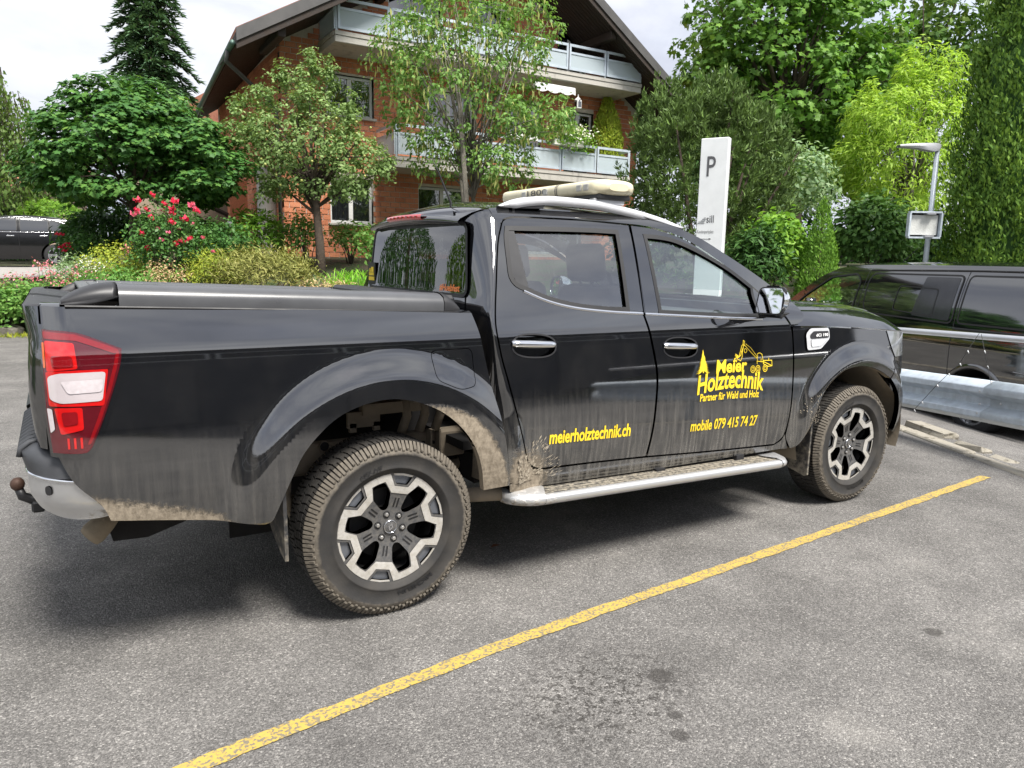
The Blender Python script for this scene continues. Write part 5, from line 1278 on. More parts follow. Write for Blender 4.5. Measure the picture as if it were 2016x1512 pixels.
mb = MB(); mb.lathe([(.0, -.13)]+[(.13*math.sin(a), -.13*math.cos(a)) for a in np.linspace(.2, PI-.2, 12)]+[(0, .13)], 18, 'Z'); mb.build('globe', simple('opal_glass', (.75, .74, .70), .3), lamp, True)
mb = MB(); mb.tube([(0, 0, .12), (0, .0, .2), (.12, .25, .22)], .02, 6); mb.build('bracket', M['fascia'], lamp, True)
# rolled awning and lantern below the upper balcony
aw = empty('awning', HM @ Vector((7.9, -1.25, 6.62-HB)), HA); tag(aw, 'rolled cream awning with scalloped edge under the upper balcony', 'awning')
mb = MB(); mb.tube([(-.9, 0, 0), (.55, 0, 0)], .09, 10); mb.build('roller', M['white_frame'], aw, True)
mb = MB(); rows_ = []
for x in np.linspace(-.9, .55, 60): rows_.append([(x, -.085, .0), (x, -.09, -.12-.06*abs(math.sin(x*7)))])
mb.sheet(rows_); mb.build('valance', M['white_frame'], aw)
ln_ = empty('lantern', P(1138, 206, 22.45)); tag(ln_, 'small white lantern hanging under the upper balcony', 'lantern')
mb = MB(); mb.box((0, 0, 0), (.17, .17, .26), bev=.02); mb.build('body', M['white_frame'], ln_); mb = MB(); mb.lathe([(.13, .13), (.02, .22), (.01, .30)], 4, 'Z'); mb.build('cap', M['white_frame'], ln_)
for k in range(2): mb = MB(); mb.box((-.088+.0*k, 0, 0), (.004, .11, .17)) if k == 0 else mb.box((0, -.088, 0), (.11, .004, .17)); mb.build('pane', M['pane'], ln_)
# roof-light of the neighbour seen past the eaves and far house at the left
nb_ = empty('neighbour_house', P(30, 400, 55)); tag(nb_, 'distant house with tiled roof behind the hedge at the left edge', 'house'); nb_.location.z = 0
mb = MB(); mb.box((-2, 0, 3.0), (13, 8, 6.0)); mb.build('wall', simple('far_render', (.45, .33, .26), .9), nb_)
mb = MB(); mb.prism([(-5, 6.0), (5, 6.0), (0, 8.2)], -9.5, 5, lambda a, b, h: (h, a, b)); mb.build('roof', M['tile'], nb_)
for x in (-4, -1, 2): mb = MB(); mb.box((x, -4.02, 3.9), (1.2, .06, 1.3)); mb.build('window', M['pane'], nb_)
nr = empty('tiled_annexe', P(415, 150, 34)); tag(nr, 'clay tiled roof corner peeping out left of the main eaves', 'building'); nr.location.z = 0
tz = P(415, 150, 34).z
mb = MB(); mb.prism([(-3.2, tz-2.4), (.1, tz-.3), (1.6, tz+.55), (1.6, tz-2.4)], 0, 6, lambda a, b, h: (a+.3, h, b)); mb.build('roof', M['tile'], nr)
mb = MB(); mb.box((.5, 3.2, (tz-2.4)/2), (2.0, 5.4, tz-2.4)); mb.build('wall', M['concrete'], nr)
# ------------------------------------------------------------------ parked van and car
M['tyre2'] = simple('clean_tyre', (.02, .02, .021), .8, var=.2, scale=30); M['alloy'] = simple('alloy_wheel', (.45, .46, .48), .3, .8)
M['van_glass'] = paintmat('dark_window_glass', 0, (.010, .011, .012))
M['van_glass_dim'] = simple('tinted_glass_film', (.045, .046, .050), .12)
def road_wheel(parent, loc, rad, wd, side, spokes=5):
    w = empty('wheel', loc, 0, parent); s_ = side
    mb = MB(); mb.lathe([(rad*.66, -wd/2), (rad*.80, -wd/2-.006), (rad*.94, -wd/2+.01), (rad, -wd*.36), (rad, wd*.36), (rad*.94, wd/2-.01), (rad*.66, wd/2)], 40, 'Y'); mb.build('tyre', M['tyre2'], w, True)
    mb = MB(); rr = rad*.66; mb.lathe([(rr, s_*wd/2), (rr*.93, s_*(wd/2+.004)), (rr*.90, s_*wd*.3), (rr*.9, -s_*wd/2)], 36, 'Y')
    for k in range(spokes):
        for da in (-.13, .13):
            a = 2*PI*k/spokes+da; b = 2*PI*k/spokes+da*.5; t = Vector((-math.sin(a), 0, math.cos(a)))*.018; y = s_*(wd/2-.01)
            p0 = Vector((rr*.15*math.cos(b), y, rr*.15*math.sin(b))); p1 = Vector((rr*.93*math.cos(a), y, rr*.93*math.sin(a))); dn = Vector((0, -s_*.04, 0))
            mb.add([p0-t, p0+t, p1+t, p1-t, p0-t+dn, p0+t+dn, p1+t+dn, p1-t+dn], [(0, 1, 2, 3), (0, 4, 5, 1), (1, 5, 6, 2), (2, 6, 7, 3), (3, 7, 4, 0)])
    mb.lathe([(0, s_*(wd/2-.002)), (rr*.18, s_*(wd/2-.004)), (rr*.2, s_*wd*.3)], 20, 'Y'); mb.build('rim', M['alloy'], w, False)
    mb = MB(); mb.lathe([(0, s_*wd*.12), (rr*.9, s_*wd*.12)], 28, 'Y'); mb.build('brake', M['rim_barrel'], w)
    return w
def car_shell(root, top, Dz, arches, zbot, wins, ghost, screen, rear=None, step=.07, curve=.10, nose=.25, pm='paint_clean'):
    """side skin with wheel arches, closed roof skin, glass. top: list (s,z) rear->front; wins: list of (outline, material, through)"""
    smin, smax = top[0][0], top[-1][0]; TZ = hermite(top)
    def SV(s, z):
        d = Dz(z); ins = 0
        if s < smin+.25: ins = .16*((smin+.25-s)/.25)**2
        if s > smax-nose*3: ins = max(ins, nose*.9*((s-(smax-nose*3))/(nose*3))**2)
        return (s, -(d-ins), z)
    edge = curve
    up_ = [(s, max(zbot+.15, TZ(s)-edge*.5)) for s in np.linspace(smin, smax, 60)]
    def archpts(cx, cz, r): 
        a0 = math.asin((zbot-cz)/r) if zbot < cz else 0
        return [(cx+r*math.cos(a), cz+r*math.sin(a)) for a in np.linspace(PI-a0 if False else PI+math.asin(min(1, (cz-zbot)/r)), -math.asin(min(1, (cz-zbot)/r)), 24)]
    out = [(smin, zbot+.05)]
    for (cx, cz, r) in sorted(arches): out += archpts(cx, cz, r)
    out += [(smax, zbot+.05)]+up_[::-1]
    holes = [w for w, m_, th in wins if th]
    side = surf_panel('body_side', SV, out, M[pm], root, holes=holes, step=step, flange=.03)
    kids = []
    for w, m_, th in wins:
        kids.append(surf_panel('side_window', SV, w if not th else offset_poly(w, -.004), m_, side, off=.004 if not th else -.01, step=.12, flange=.004 if not th else 0))
        kids.append(surf_panel('window_seal', SV, offset_poly(w, -.014), M['rubber'], side, holes=[offset_poly(w, .006)], off=.006, step=.1, flange=.01))
    c2 = both(side)
    for ch in kids: k = ch.copy(); COL.objects.link(k); k.parent = c2
    # top skin
    def row(s):
        z = max(zbot+.15, TZ(s)-edge*.5); x, y, _ = SV(s, z); y = -y; r = []
        for t in np.linspace(-1, 1, 17): r.append((s+.06*(1-t*t)*sst(smax-1.9, smax-.9, s), t*y, z+edge*.5*(1-abs(t)**3)))
        return r
    mb = MB(); ss_ = [s for s in np.linspace(smin, screen[0], 26)]; mb.sheet([row(s) for s in ss_]); mb.build('roof', M[pm], root, True)
    mb = MB(); mb.sheet([row(s) for s in np.linspace(screen[0], screen[1], 14)]); mb.build('windscreen', M['glass_front'], root, True)
    mb = MB(); mb.sheet([row(s) for s in np.linspace(screen[1], smax, 14)]); mb.build('bonnet', M[pm], root, True)
    for s, nm in ((smin, 'tail_panel'), (smax, 'nose_panel')):
        r = row(s); mb = MB(); mb.sheet([[(x, y, zbot+.05) for x, y, z in r], r]); mb.build(nm, M[pm], root, True)
    mb = MB(); mb.box(((smin+smax)/2, 0, zbot+.16), (smax-smin-.5, 1.2, .18)); mb.build('underbody', M['dark'], root)
    return SV, side
VF = math.atan2(.954, .30); vp = P(1908, 855, 8.55)
van = empty('panel_van', (vp.x+.954*.93, vp.y-.30*.93, vp.z), VF); tag(van, 'black passenger van with tinted windows parked beyond the guard rail', 'van')
VD = hermite([(.2, .90), (.45, .955), (.75, .975), (1.0, .978), (1.15, .962), (1.22, .955), (1.5, .90), (1.75, .83), (1.9, .76), (2.0, .68)])
vtop = [(-.98, 1.86), (-.9, 1.93), (-.5, 1.965), (1.0, 1.975), (2.0, 1.97), (2.6, 1.93), (2.98, 1.80), (3.4, 1.55), (3.85, 1.27), (4.0, 1.20), (4.3, 1.08), (4.5, .95), (4.6, .80)]
fw_out = rounded([(2.16, 1.27), (2.13, 1.70), (2.25, 1.79), (2.76, 1.73), (3.24, 1.45), (3.44, 1.30), (3.36, 1.25)], .05)
w_sl = rounded([(.42, 1.25), (.42, 1.80), (1.92, 1.80), (1.97, 1.70), (1.95, 1.38), (1.86, 1.28)], .07); w_re = rounded([(-.80, 1.32), (-.72, 1.80), (.33, 1.80), (.33, 1.26), (-.66, 1.26)], .06)
SV, vside = car_shell(van, vtop, VD, [(0, .34, .42), (3.45, .34, .42)], .22, [(fw_out, M['glass_front'], True), (w_sl, M['van_glass'], False), (w_re, M['van_glass'], False)], None, (2.5, 3.87))
vs2 = [c for c in van.children if c.name.startswith('body_side')]
def vtrim(name, outl, mat, off, holes=(), fl=.004):
    o = surf_panel(name, SV, outl, mat, vside, holes=holes, off=off, step=.1, flange=fl); c = o.copy(); COL.objects.link(c); c.parent = vs2[1] if vs2[0] is vside else vs2[0]; return o
vtrim('window_film', rounded([(.46, 1.27), (.46, 1.78), (.98, 1.78), (1.06, 1.30)], .03), M['van_glass_dim'], .0065, fl=.001)
vtrim('sliding_pane_seam', rounded([(.72, 1.30), (.72, 1.64), (1.38, 1.66), (1.40, 1.34)], .05), M['rubber'], .0085, [rounded([(.732, 1.312), (.732, 1.628), (1.368, 1.648), (1.388, 1.352)], .05)], .001)
for pth in ([(.375, .42), (.375, 1.20), (.375, 1.86)], [(2.06, .42), (2.06, 1.20), (2.03, 1.84)], [(3.02, .80), (3.10, 1.0), (3.20, 1.24)]):
    for sd in vs2: pass
    s1 = strip('door_gap', pth, .010, M['rubber'], vside, .002, SV); c = s1.copy(); COL.objects.link(c); c.parent = vs2[1] if vs2[0] is vside else vs2[0]
for pth, w, mt in (([(-.6, 1.13), (.3, 1.11), (2.0, 1.13)], .022, 'paint_clean'), ([(-.93, .78), (-.5, .80)], .02, 'paint_clean'), ([(.36, .62), (1.2, .58), (3.0, .60)], .05, 'paint_clean'), ([(-.9, 1.855), (.4, 1.862), (2.0, 1.845)], .02, 'rubber'), ([(-.7, 1.20), (.35, 1.19)], .03, 'rubber')):
    s1 = strip('side_crease', pth, w, M[mt], vside, .012, SV); c = s1.copy(); COL.objects.link(c); c.parent = vs2[1] if vs2[0] is vside else vs2[0]
# arch lip
for cx in (0, 3.45):
    pth = [(cx+.45*math.cos(a), .34+.45*math.sin(a)) for a in np.linspace(-.1, PI+.1, 24)]
    s1 = strip('arch_lip', pth, .06, M['paint_clean'], vside, .02, SV); c = s1.copy(); COL.objects.link(c); c.parent = vs2[1] if vs2[0] is vside else vs2[0]
    mb = MB(); rows_ = [[(cx+.43*math.cos(a), y, .34+.43*math.sin(a)) for y in (-.93, -.5)] for a in np.linspace(-.1, PI+.1, 20)]; mb.sheet(rows_); o = mb.build('arch_liner', M['dark'], van, True); both(o)
for x in (0, 3.45):
    for sg in (-1, 1): road_wheel(van, (x, sg*.845, .33), .33, .215, sg)
mb = MB(); mb.lathe([(.175+.014*math.cos(a), .014*math.sin(a)) for a in np.linspace(0, 2*PI, 9)[:-1]], 28, 'X', (0, 0, 0), closed=True); sw = mb.build('steering_wheel', M['plastic'], van, True, loc=(2.72, .42, 1.28), rot=(0, -.5, 0))
mb = MB(); mb.box((0, 0, 0), (.04, .32, .05)); mb.box((.01, 0, 0), (.06, .12, .12), bev=.02); mb.build('wheel_hub', M['plastic'], sw)
mb = MB(); mb.box((3.25, 0, 1.12), (.55, 1.6, .28), bev=.08); mb.build('dashboard', M['dash'], van, True, 40)
for y in (-.45, .45):
    mb = MB(); mb.box((1.95, y, 1.15), (.16, .50, .75), bev=.06); mb.box((1.92, y, 1.62), (.10, .26, .2), bev=.04); mb.build('seat', M['seat'], van, True, 40)
mb = MB(); mb.tube([(2.0, .3, 1.97), (1.75, .3, 2.16)], [.008, .003], 6); mb.build('aerial', M['plastic'], van)
mb = MB(); mb.box((2.75, 0, 1.72), (.05, .24, .07), bev=.015); mb.build('inner_mirror', M['plastic'], van)
for sg in (-1, 1): mb = MB(); mb.box((2.95, sg*1.04, 1.30), (.12, .16, .24), bev=.04); mb.build('door_mirror', M['paint_clean'], van, True, 40)
# black crossover at the far left
sx = P(117, 540, 24.0); suv = empty('parked_suv', (sx.x, sx.y+.9, hgt(sx.x, sx.y+.9)+.03), R(180-2)); tag(suv, 'black crossover car parked in the side street behind the flower bed', 'car')
SD = hermite([(.2, .84), (.45, .90), (.7, .925), (.95, .92), (1.05, .90), (1.12, .885), (1.35, .80), (1.5, .735), (1.62, .64)])
stop = [(-.80, 1.05), (-.72, 1.30), (-.55, 1.46), (-.2, 1.56), (.6, 1.625), (1.3, 1.60), (1.75, 1.50), (2.3, 1.20), (2.6, 1.06), (3.2, .98), (3.5, .85), (3.62, .65)]
sw1 = rounded([(.18, 1.12), (.18, 1.46), (.55, 1.50), (.93, 1.50), (.93, 1.10)], .03); sw2 = rounded([(1.03, 1.10), (1.03, 1.50), (1.35, 1.46), (1.75, 1.30), (1.98, 1.09)], .04); sw3 = rounded([(.12, 1.12), (.12, 1.45), (-.10, 1.40), (-.42, 1.25), (-.20, 1.14)], .04)
SVs, sside = car_shell(suv, stop, SD, [(0, .35, .42), (2.72, .35, .42)], .22, [(sw1, M['van_glass'], False), (sw2, M['van_glass'], False), (sw3, M['van_glass'], False)], None, (1.7, 2.5), pm='paint_far')
ss2 = [c for c in suv.children if c.name.startswith('body_side')]
for pth, w, mt in (([(-.45, 1.10), (.2, 1.075), (1.0, 1.06), (1.95, 1.05)], .018, 'chrome'), ([(-.40, 1.27), (-.1, 1.43), (.5, 1.525), (1.0, 1.53), (1.5, 1.44), (2.0, 1.12)], .018, 'chrome'), ([(.97, .35), (.99, 1.05), (.98, 1.5)], .012, 'rubber'), ([(.15, .85), (.13, 1.1)], .012, 'rubber'), ([(.22, .965), (.42, .96)], .03, 'chrome'), ([(1.1, .945), (1.3, .94)], .03, 'chrome'), ([(-.3, 1.50), (.5, 1.565), (1.3, 1.54)], .02, 'rubber')):
    s1 = strip('side_trim', pth, w, M[mt], sside, .014, SVs); c = s1.copy(); COL.objects.link(c); c.parent = ss2[1] if ss2[0] is sside else ss2[0]
mb = MB(); mb.box((-.74, 0, 1.50), (.30, 1.15, .03), bev=.01); mb.build('roof_spoiler', M['paint_far'], suv)
for sg in (-1, 1): mb = MB(); mb.box((-.74, sg*.70, .98), (.12, .30, .10), bev=.02); mb.build('tail_light', M['red_mid'], suv)
for cx in (0, 2.72):
    mb = MB(); rows_ = [[(cx+.43*math.cos(a), y, .35+.43*math.sin(a)) for y in (-.88, -.5)] for a in np.linspace(-.1, PI+.1, 20)]; mb.sheet(rows_); both(mb.build('arch_liner', M['dark'], suv, True))
    for sg in (-1, 1): road_wheel(suv, (cx, sg*.80, .355), .355, .22, sg)
# ------------------------------------------------------------------ guard rail with hand rail and string lights
ga, gb = P(1779, 764, 6.8), P(2016, 803, 5.64); gd = (gb-ga); gl_ = gd.length; gd.normalize(); gn = Vector((-gd.y, gd.x, 0)).normalized()
if gn.dot(Vector((-1, 0, 0))) < 0: gn = -gn
gslope = gd
gr_ = empty('guard_rail', (ga.x, ga.y, hgt(ga.x, ga.y))); tag(gr_, 'galvanised corrugated guard rail with round hand rail in front of the van', 'guard rail')
gz0 = hgt(ga.x, ga.y)
def gp(t, o, h): return (ga+gd*t+gn*o+Vector((0, 0, h)))-Vector((ga.x, ga.y, gz0))
wb = [(-.03, -.172), (.0, -.170), (.080, -.128), (.086, -.120), (.086, -.078), (.080, -.070), (.004, -.032), (.0, -.026), (.0, .026), (.004, .032), (.080, .070), (.086, .078), (.086, .120), (.080, .128), (.0, .170), (-.03, .172)]
tj = (P(1981, 800, 5.78)-ga).dot(gd)
for (t0, t1, o) in ((-2.6, tj+.16, 0.), (tj-.14, tj+4., .008)):
    mb = MB(); mb.sheet([[gp(t, a+o, h) for a, h in wb] for t in np.linspace(t0, t1, 8)]); be = mb.build('beam', M['galv'], gr_, True, 22)
    md = be.modifiers.new('thick', 'SOLIDIFY'); md.thickness = .004
for (dt, h) in ((-.16, .09), (-.06, .09), (.04, .09), (-.16, -.09), (.06, -.09), (-.03, 0.), (.02, .12), (-.22, -.03)):
    mb = MB(); q = gp(tj+dt-.02, .078 if abs(h) > .05 else .002, h); mb.lathe([(.0, -.010), (.010, -.008), (.015, 0)], 10, 'X'); o = mb.build('bolt', M['bolt'] if 'bolt' in M else M['silver'], gr_, True, loc=q, rot=(0, 0, math.atan2(gn.y, gn.x)+PI))
for t in (-2.3, -1.0, gl_+.7, gl_+2.7):
    mb = MB(); q = gp(t, -.07, 0); q2 = ga+gd*t-gn*.07; zz = hgt(q2.x, q2.y)-.05-gz0
    mb.box((q.x, q.y, (q.z+.16+zz)/2), (.06, .10, q.z+.16-zz), rz=math.atan2(gd.y, gd.x)); mb.build('post', M['galv'], gr_)
ta, tb_ = P(1775, 650, 6.8), P(2016, 669, 5.64); td = (tb_-ta).normalized(); orr = Vector((ga.x, ga.y, gz0))
mb = MB(); mb.tube([ta+td*t-orr for t in (-2.6, 0, 2, 5)], .026, 14); mb.build('hand_rail', M['silver'], gr_, True)
for t in (-2.3, -1.0, gl_+.7, gl_+2.7):
    q = ta+td*t; q2 = gp(t, -.07, .1)+orr; mb = MB(); mb.tube([q-orr, q2-orr], .018, 8); mb.build('rail_support', M['galv'], gr_, True)
sl_ = empty('string_light', ta+td*1.05); tag(sl_, 'thin wire of small unlit fairy lights hanging from the hand rail', 'string light')
def spx(L_): return [P(u, v, d)-sl_.location for u, v, d in L_]
wires = [[(1928, 656, 5.9), (1905, 690, 5.9), (1890, 715, 6.0), (1868, 735, 6.1), (1845, 757, 6.15), (1815, 790, 6.3), (1800, 806, 6.35)], [(1932, 658, 5.9), (1938, 690, 5.85), (1944, 720, 5.85), (1950, 750, 5.8)]]
M['bulb'] = simple('clear_bulb', (.75, .76, .76), .15); M['wire'] = simple('dark_wire', (.03, .03, .032), .6)
for wv in wires:
    pts = spx(wv); mb = MB(); mb.tube(pts, .0022, 5); mb.build('wire', M['wire'], sl_)
    for q in pts[1:]: mb = MB(); mb.tube([q+Vector((0, 0, .0)), q+Vector((.004, -.01, -.022))], [.005, .0035], 6); mb.build('bulb', M['bulb'], sl_, True)
# ------------------------------------------------------------------ sign pillar
def pillar():
    b = P(1398, 480, 8.6); M_ = simple('white_sign_enamel', (.84, .86, .85), .45, var=.06, scale=4)
    # front face normal points back along the truck towards the photographer's left
    root = empty('sign_pillar', (b.x, b.y, 0), R(-62)); tag(root, 'tall white parking sign pillar behind the truck bonnet', 'sign')
    w, d, h = .315, .10, P(1409, 278, 8.6).z
    mb = MB(); mb.box((0, 0, h/2), (w, d, h), bev=.006); body = mb.build('body', M_, root)
    mb = MB(); mb.box((w/2+.0005, .012, h/2), (.003, .004, h-.02)); mb.build('side_seam', M['ink'], root)
    y = -d/2-.0025
    def t(name, s, x0, z0, size, width, **k): flat_text(name, s, size, lambda a, b: (x0+a, y, z0+b), M['ink'], root, width=width, **k)
    t('letter', 'P', -.075, h-.42, .32, .10, bold=.002, shear=.0)
    t('lettering', 'Kundenparkplatz', -.145, h-1.06, .055, .19)
    t('lettering', 'sill', -.045, h-.94, .12, .085, bold=.001)
    mb = MB(); mb.box((-.07, y, h-1.125), (.13, .002, .005)); mb.add([(-.005, y-.001, h-1.114), (-.005, y-.001, h-1.136), (.025, y-.001, h-1.125)], [(0, 1, 2)]); mb.build('arrow', M['ink'], root)
    mb = MB()
    for (x0, x1, z0, th) in ((-.185, -.08, -1.045, .005), (-.175, -.09, -1.03, .004), (-.14, -.07, -1.018, .004), (-.12, -.065, -1.0, .006), (-.10, -.065, -.985, .004)): mb.box(((x0+x1)/2*.78, y, h+z0+.10), ((x1-x0)*.78, .002, th))
    mb.build('logo', M['ink'], root)
    return root
pillar()
# ------------------------------------------------------------------ street lamp with the back of a sign
lb_ = P(1826, 505, 13.5); lt = P(1846, 292, 13.5); gzl = hgt(lb_.x, lb_.y)
sl = empty('street_lamp', (lt.x, lt.y, gzl)); tag(sl, 'grey street lamp post with flat angled head, a sign clamped to it', 'street lamp')
M['lamp_grey'] = simple('lamp_grey_paint', (.42, .47, .52), .45, .2, var=.08); M['lamp_head'] = simple('lamp_head_grey', (.50, .51, .53), .5, var=.06)
mb = MB(); mb.tube([(0, 0, 0), (0, 0, lt.z-gzl)], [.052, .041], 14); mb.build('pole', M['lamp_grey'], sl, True)
ax = Vector((-rt[0], -rt[1], 0)).normalized(); pv = Vector((-ax.y, ax.x, 0))
mb = MB(); rows_ = []
for t, hw_, z0, z1 in ((-.05, .03, .0, .06), (.0, .07, -.05, .08), (.08, .085, -.065, .085), (.22, .10, -.045, .08), (.40, .11, -.012, .07), (.62, .10, .0, .055), (.72, .07, .008, .045)):
    c = ax*t; rows_.append([c+pv*hw_*x+Vector((0, 0, lt.z-gzl+z)) for x, z in ((-1, (z0+z1)/2), (-.8, z0), (.8, z0), (1, (z0+z1)/2), (.8, z1), (-.8, z1), (-1, (z0+z1)/2))])
mb.sheet(rows_); mb.build('lamp_head', M['lamp_head'], sl, True, 35)
bx = P(1819, 443, 13.4); bs_r = empty('sign_back', bx, math.atan2(-rt[1]*-1, rt[0])*-1 if False else math.atan2(rt[1], rt[0])); tag(bs_r, 'weathered back of a framed sign strapped to the lamp post', 'sign')
mb = MB(); w, h = .57, .45; mb.box((0, .02, 0), (w-.08, .03, h-.10)); mb.build('panel', concrete('stained_sign_back', (.62, .63, .60)), bs_r)
mb = MB()
for (cx, cz, dx, dz) in ((0, h/2, w, .03), (0, -h/2, w, .03), (-w/2, 0, .03, h-.03), (w/2, 0, .03, h-.03)): mb.box((cx, -.01, cz), (dx, .10, dz))
mb.build('sign_frame', M['galv'], bs_r)
mb = MB(); mb.box((0, .035, 0), (w-.02, .004, h-.02)); mb.build('backing', M['dark'], bs_r)
for z in (-.2, .2): mb = MB(); mb.box((.07, -.03, z), (.16, .13, .035)); mb.build('strap', M['silver'], bs_r)
# ------------------------------------------------------------------ vegetation
TPL = {
 'oval': (np.array([(0, 0, 0), (.5, .30, .07), (1, 0, -.05), (.5, -.30, .07)]), np.array([(0, 1, 2, 3)])),
 'narrow': (np.array([(0, 0, 0), (.45, .12, .05), (1, 0, -.10), (.45, -.12, .05)]), np.array([(0, 1, 2, 3)])),
 'needle': (np.array([(0, .03, 0), (1, .008, -.03), (1, -.008, -.03), (0, -.03, 0)]), np.array([(0, 1, 2, 3)])),
 'spray': (np.array([(0, 0, 0), (.55, .19, .04), (1, .03, -.08), (.55, -.19, .04)]), np.array([(0, 1, 2, 3)])),
}
_m = [(0, 0), (.12, .10), (.10, .48), (.38, .30), (.62, .60), (.66, .28), (1.0, 0), (.66, -.28), (.62, -.60), (.38, -.30), (.10, -.48), (.12, -.10)]
TPL['maple'] = (np.array([(a, b, -.12*a*a-.10*b*b) for a, b in _m]+[(.40, 0, .03)]), np.array([(12, i, (i+1) % 12) for i in range(12)]))
def unit(v): return v/np.maximum(1e-9, np.linalg.norm(v, axis=-1, keepdims=True))
def leafmesh(name, pos, nrm, size, shape, mat, rng, direc=None, spread=.8):
    n = len(pos); tp, tf = TPL[shape]
    N = unit(nrm); rd_ = rng.normal(size=(n, 3))
    T = rd_ if direc is None else direc+spread*rd_*.6
    T = unit(T-(T*N).sum(1, keepdims=True)*N); B = np.cross(N, T)
    s = (size*rng.uniform(.5, 1.3, n))[:, None, None]
    V = pos[:, None, :]+s*(tp[None, :, 0:1]*T[:, None, :]+tp[None, :, 1:2]*B[:, None, :]+tp[None, :, 2:3]*N[:, None, :])
    k = len(tp); F = (tf[None, :, :]+(np.arange(n)*k)[:, None, None]).reshape(-1, tf.shape[1])
    return mesh_np(name, V.reshape(-1, 3), F, mat)
def ell_pts(rng, n, c, r, bias=2.2, zmin=-1.):
    d = unit(rng.normal(size=(n*3, 3))); d = d[d[:, 2] > zmin][:n]; rad = rng.uniform(0, 1, len(d))**(1/(3*bias))
    return np.array(c)+d*rad[:, None]*np.array(r), d
def tree(name, label, cat, base, trunk_h, blobs, leaf, size, mat, n_clump, clump_r, per, seed, group=None, bark='bark', trunk_r=.09, flat=.6, upw=.55, limbs=14, bias=2.2, zmin=-.9, droop=None, spread=.8, lean=None, extra=None, stems=1, core=.12):
    """trunk with limbs; crown of leaf clumps inside overlapping ellipsoids (centre, radii, weight), all relative to base"""
    rng = np.random.default_rng(seed); root = empty(name, base); tag(root, label, cat, group)
    wsum = sum(b[2] for b in blobs); C = []; O = []
    for (c, r, w) in blobs:
        p, d = ell_pts(rng, int(n_clump*w/wsum), c, r, bias, zmin); C.append(p); O.append(d)
    C = np.concatenate(C); O = np.concatenate(O); m = len(C)
    rep = np.repeat(np.arange(m), per); n = len(rep)
    cr_ = clump_r*rng.uniform(.55, 1.35, m)
    # each clump is a shallow dome of leaves: crown reads as tiers with dark gaps between
    d2 = unit(rng.normal(size=(n, 3))+O[rep]*.55+np.array((0, 0, .45)))
    pos = C[rep]+d2*(cr_[rep]*rng.uniform(.45, 1.05, n))[:, None]*np.array((1, 1, flat))
    nrm = unit(d2*.6+O[rep]*.2+np.array((0, 0, upw))+rng.normal(size=(n, 3))*.36)
    if core:
        k_ = int(n*core); i_ = rng.integers(0, len(blobs), k_); cc = np.array([b_[0] for b_ in blobs])[i_]; rr0 = np.array([b_[1] for b_ in blobs])[i_]
        pos = np.concatenate([pos, cc+unit(rng.normal(size=(k_, 3)))*(rng.uniform(0, 1, k_)**.5)[:, None]*rr0*.72]); nrm = np.concatenate([nrm, unit(rng.normal(size=(k_, 3)))]); rep = np.concatenate([rep, rng.integers(0, m, k_)]); n += k_
    direc = None
    if droop is not None: direc = np.array((0, 0, -droop))+O[rep]*.5
    link('crown', leafmesh('crown', pos, nrm, np.full(n, size), leaf, mat, rng, direc, spread), root)
    if extra: extra(root, C, O, rng)
    mb = MB(); top = np.array(blobs[0][0]); rnd = random.Random(seed)
    for sidx in range(stems):
        ox = rnd.uniform(-.25, .25)*(stems > 1); oy = rnd.uniform(-.2, .2)*(stems > 1); tt = np.array((top[0]+ox*4, top[1]+oy*4, top[2]))
        pts = [(ox*.3, oy*.3, -.2), (ox+top[0]*.1, oy+top[1]*.1, trunk_h*.5), (ox*1.4+top[0]*.35, oy*1.4+top[1]*.35, trunk_h), tuple(tt*.75+np.array((0, 0, trunk_h))*.25), tuple(tt)]
        mb.tube(pts, [trunk_r*1.25, trunk_r, trunk_r*.85, trunk_r*.5, trunk_r*.15], 9)
    idx = rng.choice(m, min(limbs, m), replace=False)
    for i in idx:
        t0 = rnd.uniform(.0, .8); s_ = np.array((top[0]*.35, top[1]*.35, trunk_h))*(1-t0)+top*t0*.9; e = C[i]; mid = (s_+e)/2+np.array((rnd.uniform(-.1, .1), rnd.uniform(-.1, .1), .12))
        mb.tube([tuple(s_), tuple(mid), tuple(e)], [trunk_r*.42*(1-t0*.5), trunk_r*.25, .006], 6)
    mb.build('trunk', M[bark], root, True)
    return root
M['bark'] = simple('brown_bark', (.075, .055, .04), .9, var=.35, scale=14, bmp=.02); M['bark_grey'] = simple('grey_bark', (.16, .145, .12), .9, var=.3, scale=12, bmp=.02); M['birch_bark'] = simple('birch_bark', (.55, .53, .50), .7, var=.4, scale=8)
